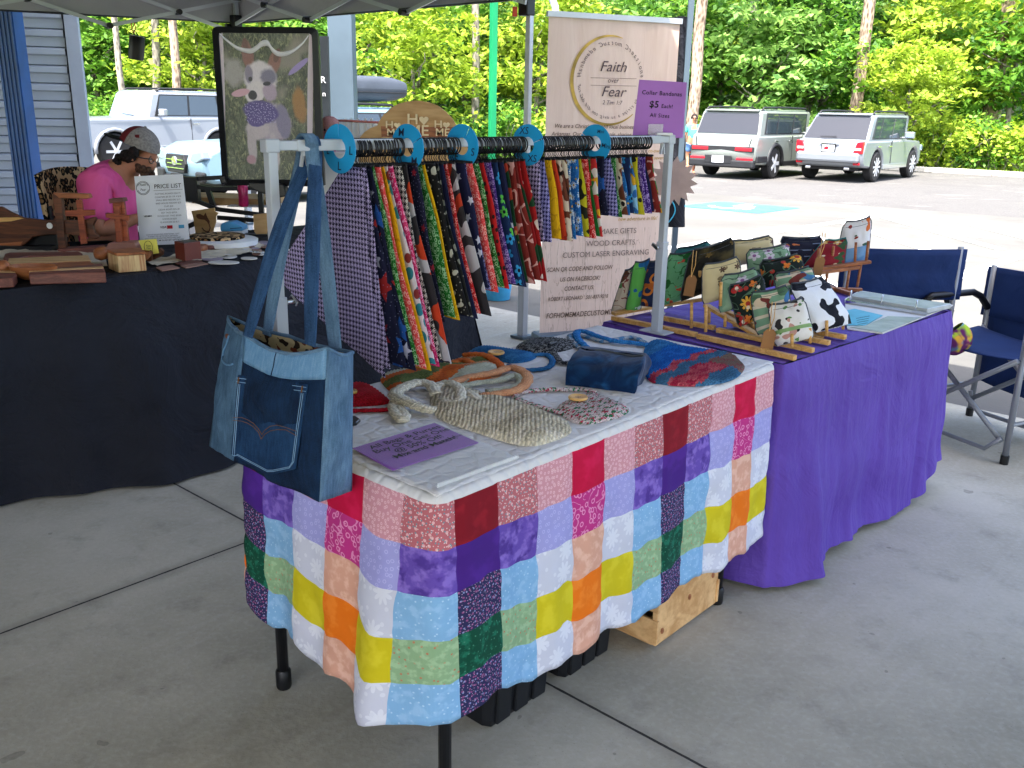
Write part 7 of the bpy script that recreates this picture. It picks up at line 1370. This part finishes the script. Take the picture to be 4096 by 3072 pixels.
def ff2(px, py, lift=.006):   # photo point on the bulged front panel
    tx_, ty_ = B5(px, py); s_, t_, st = .5, .5, .25
    for _ in range(14):
        c = [(s_+i*st, t_+j*st) for i in (-1, 0, 1) for j in (-1, 0, 1)]; s_, t_ = min(c, key=lambda q: (lambda w: (w[0]-tx_)**2+(w[1]-ty_)**2)(pix(fF(min(1, max(0, q[0])), min(1, max(0, q[1]))))))
        if _ % 1 == 0 and _ > 2: st *= .72
    return fF(min(1, max(0, s_)), min(1, max(0, t_)))+nF*lift
pk = [(278, 690), (330, 712), (782, 762), (690, 1350), (515, 1392), (315, 1252)]; pp = [ff2(*p, .006) for p in pk]; mb = MB()
TLp, TRp, BRp, BMp, BLp = pp[0], pp[2], pp[3], pp[4], pp[5]
def pkt(a, b):
    bot_ = BLp.lerp(BMp, a/.52) if a < .52 else BMp.lerp(BRp, (a-.52)/.48); p = TLp.lerp(TRp, a).lerp(bot_, b); return p+nF*(.004*sin(pi*a)*sin(pi*b)+.002-.003*sin(pi*a)*(1-b)**4)
mb.sheet(pkt, 20, 20, uvf=lambda a, b: (a*.2+3, b*.2)); pob = mb.build('pocket', denim('pocket_denim', '#0d2240', '#23466c'), r, smooth=True, solid=.003)
mb = MB()
for o in (0, 24):
    for pts in (((290, 985), (330, 983), (370, 998), (410, 1028), (445, 1068), (468, 1108)), ((468, 1108), (490, 1078), (530, 1050), (580, 1040), (640, 1050), (714, 1084))): mb.tube([ff2(a, b+o, .0122) for a, b in pts], .0007, 4)
mb.build('arc_stitching', ORT, pob)
mb = MB()
for ins in (.03, .055): mb.tube([pkt(ins, b/10)+nF*.003 for b in range(1, 11)][:10]+[pkt(a/10, .985-ins*.6)+nF*.003 for a in range(1, 10)]+[pkt(1-ins, b/10)+nF*.003 for b in range(9, 0, -1)], .0007, 4)
for b in (.03, .075): mb.tube([pkt(a/12, b)+nF*.003 for a in range(13)], .0007, 4)
mb.build('edge_stitching', PTH, pob); mb = MB()
for a in (.03, .95): mb.beam(pkt(a, .02)+nF*.003, pkt(a, .09)+nF*.003, .004, .002)
mb.build('bar_tacks', ORT, pob)
mb = MB(); mb.tube([fF(.43+.02*k/6, .19*k/6)+nF*.003 for k in range(7)], .0013, 4); mb.build('band_seam', DK, r)
mb = MB(); mb.tube([fL(.35, .08+.16*k/6)+N*.004-U*.002 for k in range(7)]+[fL(.35+.5*k/5, .24+.03*sin(k*pi/5))+N*.004-U*.003 for k in range(6)], .0022, 5); mb.build('coin_pocket_seam', LT, r)
mb = MB(); mb.lathe([(.006, 0), (.005, .003), (.001, .004)], fL(.3, .09)+(-U*.6+N*.5)*.004, -U, 10); mb.build('rivet', flat('copper', '#7a4a34', .4, .6), r)
def ribbon(path, w_, across, m, parent, name, th=.004):
    P_ = [Vector(p) for p in path]; out = []
    for i in range(len(P_)-1):
        p0, p1, p2, p3 = P_[max(0, i-1)], P_[i], P_[i+1], P_[min(len(P_)-1, i+2)]
        for k in range(8): t_ = k/8; out.append(.5*((2*p1)+(p2-p0)*t_+(2*p0-5*p1+4*p2-p3)*t_*t_+(3*p1-p0-3*p2+p3)*t_**3))
    out.append(P_[-1]); n = len(out); ac = [Vector(a).normalized() for a in across]; L = [0]
    for a, b in zip(out, out[1:]): L.append(L[-1]+(b-a).length)
    def fn(s_, t_):
        i = min(n-1, int(round(t_*(n-1)))); k = t_*(len(ac)-1); q = ac[int(k)].lerp(ac[min(len(ac)-1, int(k)+1)], k-int(k)).normalized(); return out[i]+q*w_*(s_-.5)
    mb = MB(); mb.sheet(fn, 3, n-1, uvf=lambda a, b: (a*w_, b*L[-1])); return mb.build(name, m, parent, smooth=True, solid=th)
sb = RB(668); bt1, bt2 = rp(sb+.004, RZB), rp(sb-.006, RZB)
s1a, s1b = PL(*B5(345, 430), UF)-U*.004, PL(*B5(782, 490), UF)-U*.004; s2a, s2b = PL(*B5(478, 420), UB)-U*.004, PL(*B5(955, 505), UB)-U*.004
ribbon([s1a, s1a.lerp(bt1, .5)+RN*.012, bt1+RN*.016-ZZ*.03, bt1+RN*.014+ZZ*.006, bt1+ZZ*.018, bt1-RN*.014+ZZ*.006, bt1-RN*.016-ZZ*.03, s1b.lerp(bt1, .5)-RN*.008, s1b], .030, [RX, RD+RX*.4, RD, RD, RD+RX*.3, RX], STR, r, 'strap')
ribbon([s2a, s2a.lerp(bt2, .5)+RN*.014, bt2+RN*.021-ZZ*.03, bt2+RN*.019+ZZ*.009, bt2+ZZ*.023, bt2-RN*.019+ZZ*.009, bt2-RN*.021-ZZ*.03, s2b.lerp(bt2, .5)-RN*.012, s2b], .030, [RX, RD+RX*.4, RD, RD, RD+RX*.5, RX+RD*.3], MD, r, 'strap')
# ================================================================ PEOPLE
def skinned(name, J, E, m, parent, sub=2, root=None, smooth=True):
    # J: name -> (position, radius[, radius2]); E: joint pairs; one continuous skin
    names = list(J); me = bpy.data.meshes.new(name); me.from_pydata([tuple(J[k][0]) for k in names], [(names.index(a), names.index(b)) for a, b in E], []); o = bpy.data.objects.new(name, me); col.objects.link(o); me.materials.append(m)
    o.modifiers.new('k', 'SKIN'); 
    if not me.skin_vertices: me.skin_vertices.new() if hasattr(me.skin_vertices, 'new') else None
    lay = me.skin_vertices[0].data
    for i, k in enumerate(names):
        q = J[k]; lay[i].radius = (q[1], q[2] if len(q) > 2 else q[1]); lay[i].use_root = (k == (root or names[0]))
    o.modifiers['k'].use_smooth_shade = smooth; s_ = o.modifiers.new('s', 'SUBSURF'); s_.levels = sub; s_.render_levels = sub
    if parent is not None:
        o.parent = parent
        if parent.type == 'EMPTY': o.location = -parent.location
    return o
SKIN = NT('skin', .6, 0, .3); SKIN.set('Subsurface Weight', .08); SKIN = SKIN.out(SKIN.mix(SKIN.noise(SKIN.ob(), 20, 3), sr('#a56c50'), sr('#bd8468'))); HAIR = flat('dark_brown_hair', '#1c130f', .8, var=.3, vs=60, bump=.01, bs=120); BEARD = flat('brown_beard', '#5a4030', .85, var=.3, vs=60, bump=.008, bs=140)
Ym = 5.15; MPX = 1.8517/FPX*Ym    # metres for one photo pixel at the man
def H(px, py, dy=0.0): p = D(px, py, Ym); return Vector((p.x, p.y+dy, p.z))
def fingers(J, E, wrist, direc, side, nrm, pre, L=.085):
    pal = Vector(wrist)+direc*.045; J[pre+'palm'] = (pal, .03, .016); E.append((pre+'wrist', pre+'palm'))
    for k in range(4):
        b = Vector(wrist)+direc*.085+side*(.027-.018*k); l = L*(.8, .95, .9, .68)[k]; m_ = b+direc*l*.5+nrm*.008; e = b+direc*l*.85+nrm*.032
        J['%sf%da' % (pre, k)] = (b, .0095); J['%sf%db' % (pre, k)] = (m_, .0085); J['%sf%dc' % (pre, k)] = (e, .007); E += [(pre+'palm', '%sf%da' % (pre, k)), ('%sf%da' % (pre, k), '%sf%db' % (pre, k)), ('%sf%db' % (pre, k), '%sf%dc' % (pre, k))]
    b = Vector(wrist)+direc*.03+side*.036; J[pre+'ta'] = (b, .0115); J[pre+'tb'] = (b+direc*.032+side*.018+nrm*.01, .0095); J[pre+'tc'] = (b+direc*.058+side*.02+nrm*.02, .0075); E += [(pre+'palm', pre+'ta'), (pre+'ta', pre+'tb'), (pre+'tb', pre+'tc')]
base = H(235, 640); base.z = 0
r = T('person', 'man in a pink t-shirt and backwards cap sitting bent over behind the black table', 'person', base)
J = {}; E = []
hip = H(236, 556); chest = H(236, 440); upc = H(243, 380); nk = H(270, 352); hd = H(299, 330); jaw = H(318, 356)
J['pelvis'] = (hip, .15, .16); J['belly'] = (H(234, 500), .135, .14); J['chest'] = (chest, .13, .135); J['upchest'] = (upc, .115, .12); J['neck'] = (nk, .062); J['skull'] = (hd, .088, .082); J['face'] = (jaw, .068, .06); J['chin'] = (H(322, 372), .04)
J['brow'] = (H(327, 334), .05); J['nose'] = (H(336, 349), .018); E += [('pelvis', 'belly'), ('belly', 'chest'), ('chest', 'upchest'), ('upchest', 'neck'), ('neck', 'skull'), ('skull', 'brow'), ('skull', 'face'), ('face', 'chin'), ('brow', 'nose')]
for pre, dy in (('r_', -.17), ('l_', .17)):
    sh_ = H(238, 388, dy); el = H(250 if dy < 0 else 262, 487, dy*1.35); wr = H(318 if dy < 0 else 330, 512, dy*.5); wr.z = TZ+.05
    J[pre+'shoulder'] = (sh_, .075); J[pre+'elbow'] = (el, .047); J[pre+'fore'] = (el.lerp(wr, .4), .044); J[pre+'wrist'] = (wr, .029, .024); E += [('upchest', pre+'shoulder'), (pre+'shoulder', pre+'elbow'), (pre+'elbow', pre+'fore'), (pre+'fore', pre+'wrist')]
    dr = (wr-el).normalized(); fingers(J, E, wr, dr, Vector((0, 1 if dy < 0 else -1, 0)), Vector((0, 0, -1)), pre)
    hj = hip+Vector((.03, dy*.6, -.03)); kn = hip+Vector((.44, dy*.8, -.02)); an = Vector((kn.x+.02, kn.y, .09)); to = Vector((an.x+.17, an.y, .05))
    J[pre+'hip'] = (hj, .1); J[pre+'knee'] = (kn, .06); J[pre+'calf'] = (kn.lerp(an, .35), .056); J[pre+'ankle'] = (an, .04); J[pre+'toe'] = (to, .04, .03); E += [('pelvis', pre+'hip'), (pre+'hip', pre+'knee'), (pre+'knee', pre+'calf'), (pre+'calf', pre+'ankle'), (pre+'ankle', pre+'toe')]
skinned('body', J, E, SKIN, r)
PINK = NT('pink_tshirt', .85, 0, .2); v = PINK.ob(); n_ = PINK.noise(PINK.vm('MULTIPLY', v, (1, 1, .5)), 9, 4, .55, 1); PINK.bump(n_, .03, .7); PINK = PINK.out(PINK.mix(n_, sr('#dc4a8c'), sr('#f06fa8')))
JS = {}; ES = []
JS['hem'] = (H(236, 552), .168, .18); JS['belly'] = (H(234, 500), .155, .165); JS['chest'] = (chest+Vector((-.005, 0, 0)), .147, .152); JS['up'] = (upc, .13, .135); JS['collar'] = (H(262, 360), .078); ES += [('hem', 'belly'), ('belly', 'chest'), ('chest', 'up'), ('up', 'collar')]
for pre, dy in (('r_', -.17), ('l_', .17)):
    sh_ = H(236, 390, dy); el = H(250, 487, dy*1.35); JS[pre+'s'] = (sh_, .092); JS[pre+'m'] = (sh_.lerp(el, .45), .082); JS[pre+'e'] = (sh_.lerp(el, .86), .083); ES += [('up', pre+'s'), (pre+'s', pre+'m'), (pre+'m', pre+'e')]
skinned('tshirt', JS, ES, PINK, r)
JT = {}; ET = []; JT['waist'] = (hip, .163, .172)
for pre, dy in (('r_', -.17), ('l_', .17)):
    hj = hip+Vector((.03, dy*.6, -.03)); kn = hip+Vector((.44, dy*.8, -.02)); JT[pre+'h'] = (hj, .115); JT[pre+'k'] = (kn, .085); JT[pre+'c'] = (Vector((kn.x+.015, kn.y, .3)), .075); ET += [('waist', pre+'h'), (pre+'h', pre+'k'), (pre+'k', pre+'c')]
skinned('trousers', JT, ET, flat('dark_trousers', '#1c1e24', .9), r)
mb = MB(); ca = Vector((.92, 0, -.38)).normalized(); up = Vector((.38, 0, .92)); side = Vector((0, 1, 0)); up = (up-ca*up.dot(ca)).normalized(); cc2 = H(303, 311)
def cap(a, b): th = b*pi/2; k = 2*pi*a; return cc2+ca*(.108*cos(k)*sin(th))+side*(.092*sin(k)*sin(th))+up*(.105*cos(th)-.012)
CAPG = flat('grey_cap_cloth', '#8f8985', .9, var=.15, vs=90); CAPR = flat('red_cap_panel', '#6e1820', .85); CAPB = flat('black_cap_brim', '#17161a', .8)
mb.sheet(cap, 30, 10, mf=lambda i, j: 1 if 10 <= i < 20 else 0); cp_ = mb.build('cap', [CAPG, CAPR], r, smooth=True)
mb = MB(); mb.sheet(lambda a, b: cc2-ca*(.095+.10*b)*cos((a-.5)*1.7)*1.0+side*(.16*(a-.5)*(1-.15*b))-up*(.012+.012*b-.02*(a-.5)**2), 12, 5); mb.build('brim', CAPB, cp_, smooth=True, solid=.005)
mb = MB(); mb.lathe([(.009, 0), (.007, .006), (.001, .008)], cap(0, 0), up, 8); mb.build('cap_button', CAPG, cp_); mb = MB(); q = cap(.75, .62); mb.box(q+Vector((.0, -.002, 0)), (.022, .004, .016)); mb.build('cap_patch', CAPR, cp_)
mb = MB(); rnd = random.Random(6)
for i in range(90):
    a = rnd.random(); q = H(262+48*a, 322+14*rnd.random()+16*(1-a), rnd.uniform(-.09, .09)*(1 if a < .5 else .98)); s_ = .016+.014*rnd.random()
    if a > .55: q.y = Ym+(-.088 if q.y < Ym else .088)
    mb.lathe([(.001, -s_), (s_*.75, -s_*.6), (s_, 0), (s_*.75, s_*.6), (.001, s_)], q, Vector((rnd.gauss(0, 1), rnd.gauss(0, 1), rnd.gauss(0, 1))), 7)
mb.build('hair', HAIR, r, smooth=True)
mb = MB()
for i in range(80):
    a = rnd.random(); q = H(306+18*a+rnd.gauss(0, 2.5), 352+26*a*rnd.random()+8*rnd.random(), rnd.uniform(-.06, .06)); s_ = .012+.01*rnd.random(); mb.lathe([(.001, -s_), (s_*.8, -s_*.5), (s_, 0), (s_*.8, s_*.5), (.001, s_)], q, Vector((rnd.gauss(0, 1), rnd.gauss(0, 1), 1)), 6)
mb.build('beard', BEARD, r, smooth=True)
mb = MB(); mb.lathe([(.001, 0), (.014, .002), (.02, .008), (.016, .014), (.001, .015)], H(298, 340, -.09), (0, -1, .1), 10, sx=.65); mb.lathe([(.001, 0), (.014, .002), (.02, .008), (.016, .014), (.001, .015)], H(298, 340, .09), (0, 1, .1), 10, sx=.65); mb.build('ears', SKIN, r, smooth=True)
mb = MB(); mb.tube([H(298, 333, -.088), H(318, 339, -.085), H(330, 342, -.06), H(334, 343, -.035)], .0035, 5); lens = lambda dy: [H(333.5, 345, dy)+Vector((.004*cos(a*pi/6)-.004, .022*cos(a*pi/6), .018*sin(a*pi/6))) for a in range(12)]
for dy in (-.035, .035): mb.tube(lens(dy), .0028, 5, closed=True)
mb.build('glasses', BLKM, r)
mb = MB()
for dy in (-.033, .033): mb.lathe([(.012, 0), (.009, .006), (.001, .008)], H(329, 345, dy), (1, 0, -.1), 10)
mb.build('eyes', flat('eye_white', '#b9aca2', .3), r); mb = MB(); mb.tube([H(330, 362, -.022), H(332.5, 363, 0), H(330, 362, .022)], .005, 6); mb.build('mouth', flat('lip', '#7a4238', .6), r)
# leopard folding chair under the man
cb = hip.copy(); cb.z = 0; r = T('leopard_chair', 'folding camp chair in leopard-print cloth under the man', 'chair', cb); sz_ = hip.z-.14
mb = MB(); mb.sheet(lambda a, b: cb+Vector((-.24+.5*a, -.27+.54*b, sz_-.03*sin(pi*a)*sin(pi*b))), 8, 8); mb.build('seat', LEO, r, smooth=True, solid=.01)
mb = MB(); mb.sheet(lambda a, b: Vector((H(172, 470).x-.06*b-.03*sin(pi*a), cb.y-.3+.6*a, sz_+.02+(H(160, 378).z-sz_)*b+.02*sin(pi*a)*b)), 12, 10); mb.build('backrest', LEO, r, smooth=True, solid=.02)
mb = MB(); mb.sheet(lambda a, b: cb+Vector((-.10+.42*a, -.30, sz_-.12+.22*b+.02*sin(a*6))), 10, 6); mb.build('side_cloth', LEO, r, smooth=True, solid=.012)
mb = MB(); xb = H(172, 470).x-.02-cb.x
for dy in (-.28, .28): mb = MB(); mb.tube([cb+Vector((xb, dy, sz_+.45)), cb+Vector((xb+.04, dy, 0))], .012, 7); mb.build('leg', BLKM, r); mb = MB(); mb.tube([cb+Vector((.27, dy, sz_+.1)), cb+Vector((.27, dy, 0))], .012, 7); mb.build('leg', BLKM, r)
# woman walking past the boxy car
fw_ = GL(1491, 377); k = 1.0; r = T('person', 'person in a turquoise t-shirt, denim shorts and sunglasses walking beside the parked cars', 'person', fw_)
W0 = lambda x, z, y=0.0: fw_+Vector((x, y, z)); J = {}; E = []
J['pelvis'] = (W0(0, .86), .14, .12); J['belly'] = (W0(0, 1.0), .13, .1); J['chest'] = (W0(0, 1.17), .135, .1); J['neck'] = (W0(0, 1.33), .045); J['head'] = (W0(0, 1.45, -.02), .078, .085); J['nose'] = (W0(-.01, 1.43, -.12), .014); J['crown'] = (W0(0, 1.52), .06); E += [('pelvis', 'belly'), ('belly', 'chest'), ('chest', 'neck'), ('neck', 'head'), ('head', 'nose'), ('head', 'crown')]
for pre, s_ in (('a_', -1), ('b_', 1)):
    J[pre+'sh'] = (W0(s_*.16, 1.25), .055); J[pre+'el'] = (W0(s_*.22, 1.0, .03), .036); J[pre+'wrist'] = (W0(s_*.23, .8, -.05*s_), .024); E += [('chest', pre+'sh'), (pre+'sh', pre+'el'), (pre+'el', pre+'wrist')]; fingers(J, E, J[pre+'wrist'][0], Vector((0, -.1, -1)).normalized(), Vector((0, -1, 0)), Vector((-s_, 0, 0)), pre, .07)
    J[pre+'hip'] = (W0(s_*.08, .8), .09); J[pre+'kn'] = (W0(s_*.09, .47, -.07*s_), .055); J[pre+'cf'] = (W0(s_*.09, .34, -.02*s_), .05); J[pre+'an'] = (W0(s_*.09, .08, .1*s_), .032); J[pre+'toe'] = (W0(s_*.1, .035, .1*s_-.14), .03, .025); E += [('pelvis', pre+'hip'), (pre+'hip', pre+'kn'), (pre+'kn', pre+'cf'), (pre+'cf', pre+'an'), (pre+'an', pre+'toe')]
skinned('body', J, E, SKIN, r)
JS = {'hem': (W0(0, .9), .15, .125), 'belly': (W0(0, 1.02), .145, .12), 'chest': (W0(0, 1.18), .15, .118), 'collar': (W0(0, 1.3), .06)}; ES = [('hem', 'belly'), ('belly', 'chest'), ('chest', 'collar')]
for pre, s_ in (('a_', -1), ('b_', 1)): JS[pre+'s'] = (W0(s_*.165, 1.24), .068); JS[pre+'e'] = (W0(s_*.205, 1.08, .02), .06); ES += [('chest', pre+'s'), (pre+'s', pre+'e')]
skinned('tshirt', JS, ES, pattern('turquoise_tshirt', '#4fb8a6', [('blob', 9, .62, '#b98a7a')]), r)
JT = {'w': (W0(0, .87), .15, .128)}; ET = []
for pre, s_ in (('a_', -1), ('b_', 1)): JT[pre+'h'] = (W0(s_*.085, .78), .1); JT[pre+'k'] = (W0(s_*.095, .58, -.05*s_), .083); ET += [('w', pre+'h'), (pre+'h', pre+'k')]
skinned('shorts', JT, ET, flat('blue_denim_shorts', '#5f86b5', .9), r)
mb = MB(); mb.sheet(lambda a, b: W0(.092*sin(2*pi*a)*sin(.2+b*1.55), 1.475+.10*cos(.2+b*1.75), .02+.10*cos(2*pi*a)*sin(.2+b*1.55)*(1 if cos(2*pi*a) > 0 else .62)), 20, 8); mb.build('hair', HAIR, r, smooth=True); mb = MB(); mb.box(W0(-.005, 1.462, -.105), (.13, .02, .035)); mb.build('sunglasses', BLKM, r, bevel=.008)
